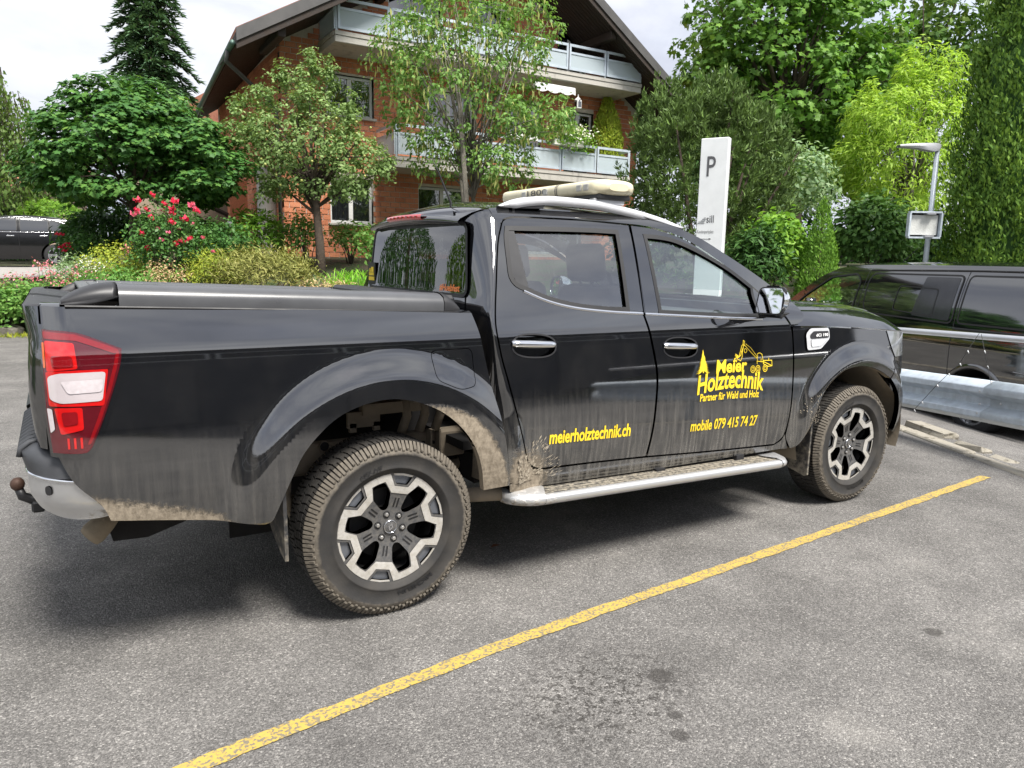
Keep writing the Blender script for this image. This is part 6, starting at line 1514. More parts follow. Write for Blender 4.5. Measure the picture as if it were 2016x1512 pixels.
LM = {
 'maple': leafmat('maple_leaf', [(0, (.024, .066, .018)), (.5, (.044, .115, .027)), (.8, (.085, .175, .036)), (1, (.19, .23, .045))], .45, .28),
 'apple': leafmat('apple_leaf', [(0, (.07, .115, .038)), (.5, (.13, .20, .065)), (.85, (.21, .285, .11)), (1, (.30, .35, .17))], .5, .32),
 'lab': leafmat('laburnum_leaf', [(0, (.06, .12, .028)), (.5, (.11, .205, .05)), (1, (.19, .30, .085))], .5, .4),
 'pod': leafmat('seed_pod', [(0, (.22, .26, .08)), (1, (.38, .38, .14))], .6, .3),
 'tulip': leafmat('tulip_tree_leaf', [(0, (.042, .095, .018)), (.5, (.088, .185, .032)), (1, (.17, .29, .055))], .45, .4),
 'willow': leafmat('willow_leaf', [(0, (.14, .23, .03)), (.5, (.25, .38, .055)), (1, (.38, .50, .10))], .55, .45),
 'back': leafmat('background_leaf', [(0, (.03, .075, .018)), (.5, (.07, .135, .03)), (1, (.16, .22, .055))], .55, .35),
 'thuja': leafmat('thuja_spray', [(0, (.03, .07, .013)), (.5, (.075, .145, .022)), (.85, (.14, .23, .03)), (1, (.23, .29, .036))], .6, .22, 2.2),
 'pine': leafmat('pine_needle', [(0, (.035, .058, .018)), (.55, (.075, .120, .034)), (.85, (.12, .19, .05)), (1, (.17, .14, .05))], .55, .15, 3.),
 'spruce': leafmat('spruce_needle', [(0, (.03, .06, .03)), (.5, (.055, .105, .055)), (1, (.10, .17, .085))], .55, .15),
 'dwarf': leafmat('dwarf_spruce_needle', [(0, (.05, .105, .015)), (.5, (.085, .18, .022)), (1, (.15, .26, .035))], .55, .25, 3.),
 'golden': leafmat('golden_dwarf_conifer', [(0, (.13, .19, .02)), (.6, (.24, .30, .03)), (1, (.36, .38, .05))], .55, .25, 3.),
 'birch': leafmat('birch_leaf', [(0, (.055, .10, .025)), (.5, (.095, .155, .04)), (1, (.15, .21, .065))], .5, .45),
 'shrub': leafmat('shrub_leaf', [(0, (.026, .065, .016)), (.5, (.052, .115, .026)), (1, (.105, .19, .045))], .45, .28),
 'bright': leafmat('bright_leaf', [(0, (.06, .14, .02)), (.5, (.125, .245, .035)), (1, (.22, .35, .055))], .5, .4),
 'silver': leafmat('pale_variegated_leaf', [(0, (.09, .16, .08)), (.5, (.17, .26, .13)), (1, (.33, .40, .24))], .5, .35),
 'rose': leafmat('rose_leaf', [(0, (.02, .065, .018)), (.5, (.05, .12, .03)), (1, (.10, .20, .05))], .4, .3),
 'lily': leafmat('daylily_blade', [(0, (.09, .24, .025)), (.5, (.17, .37, .04)), (1, (.28, .48, .08))], .45, .4),
 'heather': leafmat('heather_sprig', [(0, (.09, .105, .03)), (.5, (.17, .18, .05)), (.85, (.26, .25, .09)), (1, (.34, .28, .13))], .7, .25, 3.),
 'euph': leafmat('euphorbia_bract', [(0, (.10, .16, .03)), (.5, (.22, .27, .04)), (1, (.40, .40, .05))], .6, .35),
 'fern': leafmat('fern_frond', [(0, (.07, .19, .03)), (1, (.17, .34, .06))], .5, .4),
 'green': leafmat('herb_leaf', [(0, (.05, .13, .025)), (.5, (.10, .21, .045)), (1, (.19, .30, .08))], .5, .35),
 'pink': leafmat('valerian_floret', [(0, (.48, .09, .13)), (.5, (.62, .17, .21)), (1, (.72, .33, .34))], .6, .3),
 'white': leafmat('white_floret', [(0, (.55, .57, .40)), (1, (.80, .80, .68))], .6, .3),
 'tan': leafmat('dry_seed_head', [(0, (.24, .16, .08)), (1, (.45, .34, .20))], .8, .2),
 'red': leafmat('rose_petal', [(0, (.42, .008, .03)), (.5, (.62, .02, .06)), (1, (.75, .06, .12))], .5, .25),
 'rpink': leafmat('pink_rose_petal', [(0, (.62, .05, .12)), (1, (.78, .20, .27))], .5, .25),
 'moss': leafmat('mossy_grass', [(0, (.13, .17, .02)), (.6, (.24, .27, .03)), (1, (.33, .30, .06))], .8, .2),
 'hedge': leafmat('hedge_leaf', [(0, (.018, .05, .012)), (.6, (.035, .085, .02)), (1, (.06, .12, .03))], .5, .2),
}
def gpos(u, d, v=500):
    q = P(u, v, d); return (q.x, q.y, hgt(q.x, q.y))
def rel(u, v, d, base): q = P(u, v, d); return (q.x-base[0], q.y-base[1], q.z-base[2])
# dark globe maple on the left
b = gpos(262, 16.3); B_ = lambda u, v, d=16.3: rel(u, v+16, d, b)
tree('maple_tree', 'dense dark green round-headed maple left of the house', 'tree', b, 1.6, [(B_(266, 300), (1.9, 1.5, 1.28), 4), (B_(135, 330), (.72, 1.0, .72), 1.1), (B_(395, 310), (.75, 1.1, .9), 1.2), (B_(250, 215), (1.35, 1.1, .72), 1.2)], 'maple', .118, LM['maple'], 340, .40, 72, 11, flat=.45, upw=1.0, bias=3.2, zmin=-.75, droop=.35, limbs=20)
# apple tree
b = gpos(632, 16.8); B_ = lambda u, v, d=16.8: rel(u, v, d, b)
tree('apple_tree', 'grey-green apple tree with small green apples in front of the brick corner', 'tree', b, 1.35, [(B_(610, 275), (1.25, 1.1, 1.05), 3), (B_(520, 300), (.75, .8, .85), 1.2), (B_(700, 320), (.70, .8, .65), 1.1), (B_(610, 180), (.38, .5, .60), .5), (B_(520, 190), (.28, .4, .40), .25), (B_(480, 250), (.40, .5, .55), .4), (B_(560, 160), (.14, .2, .42), .14), (B_(650, 150), (.13, .2, .45), .14), (B_(690, 215), (.16, .2, .38), .14), (B_(615, 130), (.12, .2, .42), .12), (B_(462, 215), (.14, .2, .35), .10), (B_(755, 330), (.22, .2, .26), .14), (B_(690, 375), (.45, .4, .22), .35), (B_(530, 375), (.42, .4, .28), .35), (B_(610, 370), (.5, .5, .22), .3)], 'oval', .092, LM['apple'], 400, .23, 40, 12, flat=.8, upw=.5, limbs=46, bias=1.5, trunk_r=.10)
ra = random.Random(8); ab = bpy.data.objects['apple_tree']; mbA = MB(); mbA.lathe([(0, -.03), (.02, -.024), (.03, 0), (.02, .024), (0, .026)], 8, 'Z'); apple_me = mbA.me('apple', simple('green_apple', (.34, .36, .10), .4), True)
for k in range(20):
    q = B_(ra.uniform(500, 730), ra.uniform(220, 370), 16.8-ra.uniform(.5, 1.0)); link('apple', apple_me, ab, q)
# airy tree with seed pods in front of the balconies
b = gpos(930, 17.4); B_ = lambda u, v, d=17.4: rel(u, v, d, b)
def pods(root, C, O, rng):
    i = rng.choice(len(C), 1500); pos = C[i]+rng.normal(size=(len(i), 3))*.12; n = len(pos)
    link('seed_pods', leafmesh('seed_pods', pos, unit(rng.normal(size=(n, 3))*np.array((1, 1, .15))), np.full(n, .20), 'narrow', LM['pod'], rng, np.tile((0, 0, -1.), (n, 1)), .25), root)
tree('pod_tree', 'tall airy tree hung with pale seed pods in front of the balconies', 'tree', b, 1.6, [(B_(930, 160), (2.0, 1.0, 1.95), 4.4), (B_(800, 110), (.9, .8, .95), 1.2), (B_(1030, 50), (.9, .8, 1.0), 1.2), (B_(880, 20), (1.0, .8, .9), 1.), (B_(860, 310), (.7, .7, .55), .8), (B_(980, 330), (.8, .7, .5), .9), (B_(800, 210), (.5, .6, .6), .5), (B_(1085, 230), (.55, .5, .5), .5), (B_(1010, 250), (.7, .6, .7), .7)], 'oval', .11, LM['lab'], 480, .28, 27, 13, flat=.8, core=.0, upw=.4, limbs=60, bias=1.1, droop=.6, trunk_r=.06, stems=4, bark='bark_grey', extra=pods)
# big tulip tree at the right
b = gpos(1560, 25); B_ = lambda u, v, d=25: rel(u, v, d, b)
tree('tulip_tree', 'big bright green broad-leaved tree rising behind the sign pillar', 'tree', b, 3.5, [(B_(1540, 130), (3.0, 2.4, 3.0), 4), (B_(1440, 60), (1.9, 1.8, 2.0), 1.6), (B_(1640, 60), (2.2, 1.8, 2.6), 2), (B_(1400, 180), (1.0, 1.2, 1.0), .7), (B_(1600, 300), (1.6, 1.6, 1.5), 1.2), (B_(1520, 330), (1.4, 1.5, 1.6), 1.), (B_(1700, 170), (1.0, 1.4, 1.8), .9), (B_(1560, -120), (3.0, 2.2, 2.2), 2)], 'maple', .21, LM['tulip'], 430, .66, 42, 14, flat=.65, core=.2, upw=.55, limbs=40, bias=2.4, droop=.4, trunk_r=.28)
# paler trees behind
for (u, d, blobs_, sd, lab, mt) in ((1820, 33, [((1820, 20), (3.2, 2.5, 4.2), 3), ((1760, 140), (2.0, 2, 2.4), 1), ((1900, 120), (2.5, 2, 3), 1.2)], 15, 'pale olive tree far behind the light green willow', 'back'), (1690, 40, [((1680, 250), (3.5, 2.5, 4.5), 2), ((1560, 330), (3, 2.5, 3.5), 1.2)], 16, 'dark tree in the gap behind the broad-leaved tree', 'hedge'), (1480, 36, [((1470, 330), (3.2, 2.4, 4.4), 2), ((1390, 300), (2, 2, 3), 1)], 17, 'dark tree half hidden behind the mountain pine', 'hedge')):
    b = gpos(u, d); tree('background_tree', lab, 'tree', b, 3., [(rel(*c, d, b), r, w) for c, r, w in blobs_], 'oval', .34, LM[mt], 150, .95, 34, sd, core=.3, limbs=16, trunk_r=.2, upw=.5)
# corkscrew willow
b = gpos(1785, 21); B_ = lambda u, v, d=21: rel(u, v, d, b)
tree('willow_tree', 'light yellow-green corkscrew willow behind the street lamp', 'tree', b, 1.5, [(B_(1780, 300), (1.75, 1.4, 2.1), 4), (B_(1830, 160), (.75, .8, 1.0), 1.), (B_(1730, 230), (.8, .9, .9), 1.), (B_(1850, 330), (.9, .9, 2.0), 1.2), (B_(1700, 330), (.7, .8, .8), .8), (B_(1750, 430), (.9, .8, .6), .7)], 'narrow', .19, LM['willow'], 520, .30, 30, 18, flat=1.1, upw=.3, limbs=60, bias=1.5, droop=.5, trunk_r=.09, stems=3, bark='bark_grey')
# thuja column at the right edge
def conifer_surface(name, label, base, prof, mat, size, n, seed, cat='tree', shape='spray', dirz=.9, jit=.10, lump=.12, trunk=True, group=None, parent_part='crown', clump=0):
    """prof: list of (h, r); sprays all over a lumpy surface plus some inside"""
    rng = np.random.default_rng(seed); root = empty(name, base); tag(root, label, cat, group)
    hs = np.array([p[0] for p in prof]); rs_ = np.array([p[1] for p in prof]); w = np.interp(np.linspace(hs[0], hs[-1], 200), hs, rs_)+.03; cdf = np.cumsum(w)/w.sum()
    h = np.interp(rng.uniform(0, 1, n), cdf, np.linspace(hs[0], hs[-1], 200)); a = rng.uniform(0, 2*PI, n); r = np.interp(h, hs, rs_)
    lum = 1+lump*(np.sin(a*5+h*3.1)*.5+np.sin(a*9-h*7.3)*.4+np.sin(h*11+a*3)*.4); depth = rng.uniform(0, 1, n)**2*.35
    rr_ = r*lum*(1-depth)+rng.normal(size=n)*jit*.4
    if clump:
        m_ = max(8, n//clump); ia = rng.integers(0, m_, n); a = a[:m_][ia]+rng.normal(size=n)*.07/np.maximum(.2, r[:m_][ia]); h = h[:m_][ia]+rng.normal(size=n)*.10; rr_ = (np.interp(h, hs, rs_)*lum[:m_][ia]+rng.exponential(.07, m_)[ia]-rng.uniform(0, .12, n)-.12*np.abs(rng.normal(size=n)))
    o = np.stack([np.cos(a), np.sin(a), np.zeros(n)], 1); pos = np.stack([rr_*np.cos(a), rr_*np.sin(a), h+rng.normal(size=n)*jit], 1)
    tang = np.cross(o, np.array((0, 0, 1.))); nrm = unit(o*.75+tang*rng.normal(size=(n, 1))*.7+rng.normal(size=(n, 3))*.25)
    link(parent_part, leafmesh(parent_part, pos, nrm, np.full(n, size), shape, mat, rng, o*.55+np.array((0, 0, dirz)), .5), root)
    if clump: mb = MB(); mb.lathe([(max(.01, q*.74), z_) for z_, q in prof], 18, 'Z'); mb.build('dark_core', LM['hedge'], root, True)  # solid dark core added inside so no sky shows through the sprays
    if trunk: mb = MB(); mb.tube([(0, 0, -.1), (0, 0, hs[-1]*.5), (0, 0, hs[-1]*.97)], [max(.03, rs_.max()*.10), max(.02, rs_.max()*.07), .01], 8); mb.build('trunk', M['bark'], root, True)
    return root
b = gpos(1985, 13.6); H_ = P(1985, -160, 13.6).z-b[2]
conifer_surface('thuja_tree', 'tall dark thuja column filling the right edge', b, [(0, .75), (.5, .98), (2.5, 1.0), (4.5, .88), (H_-.3, .55), (H_+1.5, .15)], LM['thuja'], .10, 52000, 21, lump=.16, jit=.05, clump=26)
b = gpos(2130, 15.2); conifer_surface('thuja_tree', 'thuja column just outside the right edge beside the tall one', b, [(0, .9), (2.5, 1.1), (6, .7), (8, .1)], LM['thuja'], .22, 9000, 22)
# mountain pine
b = gpos(1390, 15.6); B_ = lambda u, v, d=15.6: rel(u, v, d, b); rng = np.random.default_rng(30)
pine = empty('mountain_pine', b); tag(pine, 'wide olive-dark mountain pine behind the white sign pillar', 'tree')
C = []; O = []
for (c, r, w) in ((B_(1390, 330), (1.6, 1.3, 1.5), 5), (B_(1320, 260), (.75, .8, .85), 1.4), (B_(1470, 330), (.95, .9, 1.1), 1.8), (B_(1400, 215), (.55, .6, .62), .7), (B_(1290, 370), (.6, .7, .7), .9), (B_(1450, 240), (.5, .6, .5), .6), (B_(1500, 420), (.6, .7, .8), .8), (B_(1370, 480), (1.3, 1.0, .8), 1.4)):
    p, d = ell_pts(rng, int(330*w), c, r, 2.6, -.9); C.append(p); O.append(d)
C = np.concatenate(C); O = np.concatenate(O); gapn = np.sin(C[:, 0]*6.1)+np.sin(C[:, 1]*5.3+1)+np.sin(C[:, 2]*6.7+C[:, 0]*2); kp = gapn > -.75; C = C[kp]; O = O[kp]; C = C+O*rng.exponential(.10, len(C))[:, None]*np.array((.7, .7, 1.3)); nn = 10; rep = np.repeat(np.arange(len(C)), nn); n = len(rep)
dr = unit(O[rep]*.45+np.array((0, 0, .8))+rng.normal(size=(n, 3))*.55); side = unit(np.cross(dr, rng.normal(size=(n, 3))))
link('crown', leafmesh('crown', C[rep]+rng.normal(size=(n, 3))*.02, side, np.full(n, .14), 'narrow', LM['pine'], rng, dr*3, .1), pine)
mb = MB(); rnd = random.Random(3)
for k in range(10): e = C[rnd.randrange(len(C))]; mb.tube([(rnd.uniform(-.15, .15), rnd.uniform(-.1, .1), -.1), tuple(e*.5+np.array((0, 0, -.1))), tuple(e)], [.06, .045, .012], 6)
mb.build('trunk', M['bark'], pine, True)
# spruce above the maple
b = gpos(318, 31); H_ = P(318, -230, 31).z-b[2]; rng = np.random.default_rng(31)
spruce = empty('spruce_tree', b); tag(spruce, 'dark spruce with drooping boughs rising behind the maple', 'tree')
pos = []; nr_ = []; dr_ = []; mbS = MB(); rnd = random.Random(31)
for k in range(230):
    h = H_*(.12+.87*(k/230)**.9); L_ = 2.35*(1-(h/H_)**1.25)+.15; a = k*2.4+rnd.uniform(-.3, .3); L_ *= rnd.uniform(.75, 1.12); dv = np.array((math.cos(a), math.sin(a), 0)); sv = np.array((-math.sin(a), math.cos(a), 0))
    tip = []
    for t in np.linspace(.12, 1, max(4, int(L_*9))):
        c = dv*L_*t+np.array((0, 0, h+.18*L_*math.sin(t*2.4)-.55*L_*t*t*.75)); tip.append(tuple(c)); wd = .42*(1-t*.7)*min(1, L_)
        for q in range(12):
            off = rnd.uniform(-1, 1); pos.append(c+sv*off*wd*.6+np.array((0, 0, rnd.uniform(-.06, .03)))); nr_.append(np.array((rnd.uniform(-.5, .5), rnd.uniform(-.5, .5), 1))); dr_.append(dv*.7+sv*off*.9+np.array((0, 0, -.55)))
    mbS.tube([(0, 0, h)]+tip[::3], [.03]+[.018]*len(tip[::3]), 5)
pos, nr_, dr_ = map(np.array, (pos, nr_, dr_)); link('crown', leafmesh('crown', pos, nr_, np.full(len(pos), .34), 'narrow', LM['spruce'], rng, dr_*2, .3), spruce)
mbS.tube([(0, 0, -.2), (0, 0, H_*.5), (0, 0, H_)], [.22, .13, .02], 10); mbS.build('trunk', M['bark'], spruce, True)
# weeping birch at the left edge
b = gpos(-70, 27); B_ = lambda u, v, d=27: rel(u, v, d, b); rng = np.random.default_rng(32)
birch = empty('birch_tree', b); tag(birch, 'weeping birch with trailing twigs at the left edge', 'tree'); pos = []; mb = MB(); rnd = random.Random(12)
for k in range(480):
    a = rnd.uniform(0, 2*PI); r = 2.7*math.sqrt(rnd.random()); s0 = np.array((r*math.cos(a), r*math.sin(a), 0)); zt = B_(0, 75)[2]*(1-.09*r*r/2)-rnd.uniform(0, 2.5); ln = rnd.uniform(1.5, 3.6)
    sw_ = rnd.uniform(-.1, .2)
    for t in np.linspace(0, 1, int(ln*17)): pos.append(s0*(1+.10*math.sin(t*1.5))+np.array((sw_*t+rnd.gauss(0, .05), rnd.gauss(0, .05), zt-ln*t)))
    mb.tube([tuple(s0+np.array((0, 0, zt))), tuple(s0*1.1+np.array((sw_, 0, zt-ln)))], [.012, .004], 4, cap=False)
pos = np.array(pos); n = len(pos); link('crown', leafmesh('crown', pos, unit(rng.normal(size=(n, 3))*np.array((1, 1, .5))), np.full(n, .17), 'oval', LM['birch'], rng, np.tile((0, 0, -1.), (n, 1)), .8), birch)
mb.build('twig', M['bark'], birch, True); mb = MB(); mb.tube([(0, 0, -.2), (.1, 0, 3), (0, .1, B_(0, 90)[2])], [.16, .12, .03], 10); mb.build('trunk', M['birch_bark'], birch, True)
# ----- shrubs: a helper for mounded bushes
def bush(name, label, u, v0, v1, d, wpx, mat, leaf, size, n, seed, cat='shrub', depth=None, flat=.8, upw=.6, bias=2.6, droop=None, group=None, base=None, stems=5, zmin=-.5, per=10, cr_=.12):
    """bush between photo rows v0 (top) and v1 (foot), wpx wide, at distance d; foot continues down to the soil"""
    b = base or gpos(u, d); zt = P(u, v0, d).z-b[2]; zb = max(0., min(P(u, v1, d).z-b[2], zt*.5)); w = wpx*d/FPX/2; dp = depth or w*.9
    rng = np.random.default_rng(seed); root = empty(name, b); tag(root, label, cat, group)
    c = (0, 0, (zt+zb)/2); r = (w, dp, (zt-zb)/2); m = max(6, n//per); p, dd = ell_pts(rng, m, c, r, bias, zmin); m = len(p); rep = np.repeat(np.arange(m), per); k = len(rep)
    pos = p[rep]+rng.normal(size=(k, 3))*cr_*np.array((1, 1, flat)); pos[:, 2] = np.maximum(pos[:, 2], .01); nrm = unit(dd[rep]*.6+np.array((0, 0, upw))+rng.normal(size=(k, 3))*.5)
    link('foliage', leafmesh('foliage', pos, nrm, np.full(k, size), leaf, mat, rng, None if droop is None else dd[rep]+np.array((0, 0, -droop)), .6), root)
    mb = MB(); rnd = random.Random(seed)
    for q in range(stems): e = p[rnd.randrange(m)]; mb.tube([(rnd.uniform(-.06, .06), rnd.uniform(-.05, .05), -.05), tuple(e*.5), tuple(e)], [.018, .012, .004], 5)
    mb.build('stem', M['bark'], root, True); return root
bush('variegated_shrub', 'pale grey-green shrub leaning out beside the mountain pine', 1560, 290, 460, 17.5, 130, LM['silver'], 'oval', .13, 2600, 41, depth=.8)
bush('bright_shrub', 'bright glossy green shrub left of the small cone conifer', 1528, 428, 555, 12.9, 105, LM['bright'], 'oval', .115, 2800, 42)
bush('dark_shrub', 'dark low conifer shrub at the foot of the mountain pine', 1490, 455, 560, 12.6, 90, LM['hedge'], 'narrow', .16, 2200, 43)
bush('leafy_shrub', 'dense dark green leafy shrub right of the small cone conifer', 1712, 395, 540, 16.5, 145, LM['shrub'], 'oval', .14, 4200, 44, droop=.6)
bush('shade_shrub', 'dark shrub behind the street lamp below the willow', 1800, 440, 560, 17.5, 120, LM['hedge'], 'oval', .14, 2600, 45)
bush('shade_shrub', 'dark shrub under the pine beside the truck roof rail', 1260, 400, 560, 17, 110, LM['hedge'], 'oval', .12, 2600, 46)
b = gpos(1614, 12.4); H_ = P(1614, 398, 12.4).z-b[2]
conifer_surface('dwarf_conifer', 'small bright green cone-shaped conifer between the shrubs', b, [(0, .36), (.4, .40), (H_*.45, .37), (H_*.75, .23), (H_*.92, .10), (H_, .02)], LM['dwarf'], .06, 15000, 47, cat='conifer', lump=.05, jit=.03)
# low stone wall behind the van nose
M['stone'] = wallmat('field_stone', ((.22, .20, .17), (.32, .295, .25), (.42, .39, .33)))
def rock_me(seed, sx=1.):
    rnd = random.Random(seed); bm = bmesh.new(); bmesh.ops.create_icosphere(bm, subdivisions=2, radius=.5)
    ph = [rnd.uniform(0, 6) for _ in range(6)]
    for v in bm.verts:
        c = v.co; k = 1+.14*math.sin(c.x*6+ph[0])+.12*math.sin(c.y*7+ph[1])+.10*math.sin(c.z*8+ph[2])+rnd.uniform(-.05, .05)
        v.co = Vector((math.copysign(abs(c.x*2)**.8/2, c.x), math.copysign(abs(c.y*2)**.8/2, c.y), math.copysign(abs(c.z*2)**.75/2, c.z)))*k
    me = bpy.data.meshes.new('rock'); bm.to_mesh(me); bm.free(); me.materials.append(M['stone']); return me
rocks = [rock_me(s) for s in range(6)]; rnd = random.Random(77)
places = ['beside the truck tail lamp', 'between the flowers', 'under the daylilies', 'behind the van nose', 'below the bright shrub']
def rock(x, y, sz, z=None, lab=None, sink=.25):
    o = link('rock', rnd.choice(rocks)); o.scale = (sz*rnd.uniform(1., 1.7), sz*rnd.uniform(.8, 1.1), sz*rnd.uniform(.6, .9)); o.location = (x, y, (hgt(x, y) if z is None else z)+o.scale.z*(.5-sink)); o.rotation_euler = (rnd.uniform(-.2, .2), rnd.uniform(-.2, .2), rnd.uniform(-.5, .5)); tag(o, lab or 'grey field stone edging the flower bed', 'rock', 'stones edging the flower bed'); return o
rk = 0; RL = ['pale flat-topped field stone by the truck tail light', 'large grey field stone left of the truck tailgate', 'grey field stone in the left corner below the herbs', 'low field stone on the left edge of the picture']
for i in range(len(GE)-1):
    a, b2 = np.array(GE[i], float), np.array(GE[i+1], float)
    if a[0] < -9.5 or a[1] < 2: continue
    L_ = np.linalg.norm(b2-a); k = 0
    while k < L_:
        q = a+(b2-a)*k/L_; sz = rnd.uniform(.26, .46); o = rock(q[0]+rnd.uniform(-.1, .1), q[1]+.12+rnd.uniform(-.08, .1), sz, hgt(q[0], q[1]+.05)-.04, 'grey field stone edging the flower bed hidden behind the truck'); k += sz*1.35
        if -2.3 < q[0] < -1.2 and rk < 4: tag(o, RL[rk]); del o['group']; rk += 1
for u, d, lab in ((600, 14.6, 'field stone under the sword leaves right of the heather'), (625, 14.8, 'field stone at the left foot of the daylilies'), (590, 15.0, 'field stone beside the heather mound upper right side'), (705, 15.2, 'field stone among the daylily leaves near the cab'), (420, 14.6, 'field stone between the two heather mounds'), (350, 14.4, 'field stone below the crimson rose bush'), (1525, 12.4, 'sandy stone below the bright shrub behind the bonnet'), (1545, 12.3, 'rightmost sandy stone just left of the van nose'), (1510, 12.5, 'leftmost sandy stone below the bright shrub')): q = gpos(u, d); o = rock(q[0], q[1], rnd.uniform(.3, .45), None, lab); del o['group']
# mossy grass strip in front of the rocks
rng = np.random.default_rng(50); n = 2600; t = rng.uniform(-9, 1.5, n); yy = np.interp(t, [g[0] for g in GE[:7]], [g[1] for g in GE[:7]])-rng.uniform(-.05, .45, n); pos = np.stack([t, yy, np.full(n, .0)], 1)
tag(link('verge_grass', leafmesh('verge_grass', pos, unit(rng.normal(size=(n, 3))*np.array((1, 1, .2))), np.full(n, .09), 'narrow', LM['moss'], rng, np.tile((0, 0, 1.2), (n, 1)), .9)), 'yellow-green mossy grass along the foot of the rocks', 'grass', kind='stuff')
# ----- flower bed
def blades(name, label, u, d, mat, nb_, hgt_, wid, seed, cat='plant', spread=.35, droop=.6, group=None, wpx=None):
    b = gpos(u, d); rnd = random.Random(seed); root = empty(name, b); tag(root, label, cat, group); mb = MB(); W_ = (wpx or 60)*d/FPX/2
    for k in range(nb_):
        x, y = rnd.uniform(-W_, W_), rnd.uniform(-.25, .25); a = rnd.uniform(0, 2*PI); h = hgt_*rnd.uniform(.7, 1.1); l = spread*rnd.uniform(.4, 1.2); w = wid*rnd.uniform(.7, 1.2); dv = Vector((math.cos(a), math.sin(a), 0)); sv = Vector((-math.sin(a), math.cos(a), 0)); rows_ = []
        for t in (0, .35, .65, .85, 1):
            c = Vector((x, y, 0))+dv*l*t*t*1.2+Vector((0, 0, h*(t-droop*.45*t**3))); ww = w*(1-t)**.6*.5+.001; rows_.append([c-sv*ww, c+sv*ww])
        mb.sheet(rows_)
    mb.build('leaves', mat, root); return root
blades('daylily_clump', 'bright green daylily leaves left of the truck rear window', 690, 15.4, LM['lily'], 150, .80, .035, 61, wpx=95)
blades('daylily_clump', 'daylily leaves arching over the stones nearest the cab', 735, 14.9, LM['lily'], 60, .70, .035, 62, wpx=40)
blades('iris_clump', 'blue-green sword leaves between heather and daylilies', 600, 15.2, LM['silver'], 60, .62, .05, 63, wpx=55, droop=.2)
bush('heather_mound', 'wide olive and straw-coloured heather mound behind the bed cover', 515, 498, 575, 14.6, 190, LM['heather'], 'narrow', .10, 6500, 64, droop=-1.2, bias=3.5, depth=.6, cat='plant')
bush('heather_mound', 'yellow-green heather mound right of the rose bush', 420, 505, 572, 14.4, 95, LM['euph'], 'narrow', .09, 2600, 65, droop=-1.2, bias=3.5, depth=.5, cat='plant')
bush('heather_mound', 'small straw-coloured heather beside the iris leaves', 640, 560, 600, 14.3, 130, LM['tan'], 'narrow', .07, 2000, 66, droop=-1.2, depth=.4, cat='plant')
bush('euphorbia', 'lime yellow euphorbia cushion left of the roses', 235, 488, 560, 14.8, 130, LM['euph'], 'oval', .055, 3200, 67, bias=4, depth=.5, cat='plant')
bush('sedum_clump', 'dry tan flower heads in front of the rose bush', 325, 525, 570, 13.9, 70, LM['tan'], 'oval', .05, 1500, 68, cat='plant', depth=.3)
bush('herb_mound', 'grey-green lavender mound beside the white flowers', 145, 515, 570, 14.6, 60, LM['silver'], 'narrow', .09, 1600, 69, cat='plant', droop=-1.)
bush('herb_mound', 'leafy green mound below the pink valerian', 60, 560, 640, 13.6, 200, LM['green'], 'oval', .085, 3600, 70, cat='plant', depth=.5)
bush('herb_mound', 'low green foliage at the rocks by the left edge', -10, 575, 640, 13.5, 110, LM['green'], 'oval', .09, 1800, 71, cat='plant', depth=.5)
bush('herb_mound', 'mixed green foliage under the fern', 270, 535, 590, 13.9, 220, LM['green'], 'oval', .075, 3400, 72, cat='plant', depth=.5)
def fern(u, d, seed):
    b = gpos(u, d); root = empty('fern', b); tag(root, 'light green fern fronds left of the rose bush', 'fern'); rng = np.random.default_rng(seed); pos = []; nr = []; dr = []; rnd = random.Random(seed)
    for k in range(14):
        a = rnd.uniform(0, 2*PI); dv = np.array((math.cos(a), math.sin(a), 0)); sv = np.array((-math.sin(a), math.cos(a), 0)); L_ = rnd.uniform(.5, .75)
        for t in np.linspace(.1, 1, 20):
            c = dv*L_*t*.75+np.array((0, 0, L_*(1.1*t-.55*t*t)))
            for sg in (-1, 1): pos.append(c); nr.append(np.array((0, 0, 1.))-dv*.4); dr.append(sv*sg*(1)+dv*.3)
    pos, nr, dr = map(np.array, (pos, nr, dr)); link('frond', leafmesh('frond', pos, nr, np.full(len(pos), .12), 'narrow', LM['fern'], rng, dr*3, .1), root)
fern(255, 14.2, 73); 
# valerian: thin stems carrying pink heads
def flower_heads(name, label, spots, d, matf, mats, size, seed, per=26, hr=.055, cat='flowers', stems=True):
    b = gpos(spots[0][0], d); rng = np.random.default_rng(seed); root = empty(name, b); tag(root, label, cat); pos = []; mb = MB(); rnd = random.Random(seed)
    for (u, v) in spots:
        q = np.array(P(u, v, d+rnd.uniform(-.4, .4)))-np.array(b); pos.append(q+rng.normal(size=(per, 3))*hr*np.array((1, 1, .75))); mb.tube([(q[0]+rnd.uniform(-.1, .1), q[1], min(q[2]-.5, 0)), tuple(q)], [.006, .004], 4, cap=False)
    pos = np.concatenate(pos); n = len(pos); link('blossoms', leafmesh('blossoms', pos, unit(rng.normal(size=(n, 3))+np.array((0, 0, .8))), np.full(n, size), 'oval', matf, rng), root)
    mb.build('stem', mats, root); return root
M['stem'] = simple('green_stem', (.08, .14, .04), .7)
rnd = random.Random(91)
flower_heads('valerian', 'pink valerian heads in front of the parked black crossover', [(75, 520), (82, 530), (97, 520), (100, 535), (90, 548), (118, 545), (57, 545), (40, 545), (25, 543), (12, 545), (70, 545), (66, 552), (5, 560), (130, 552), (108, 555), (145, 540), (150, 530), (152, 545), (165, 555), (140, 560), (30, 575), (55, 590), (15, 600), (80, 570), (180, 548), (195, 556), (205, 560), (172, 538), (215, 550), (120, 570), (95, 580), (45, 560)], 13.8, LM['pink'], M['stem'], .045, 80)
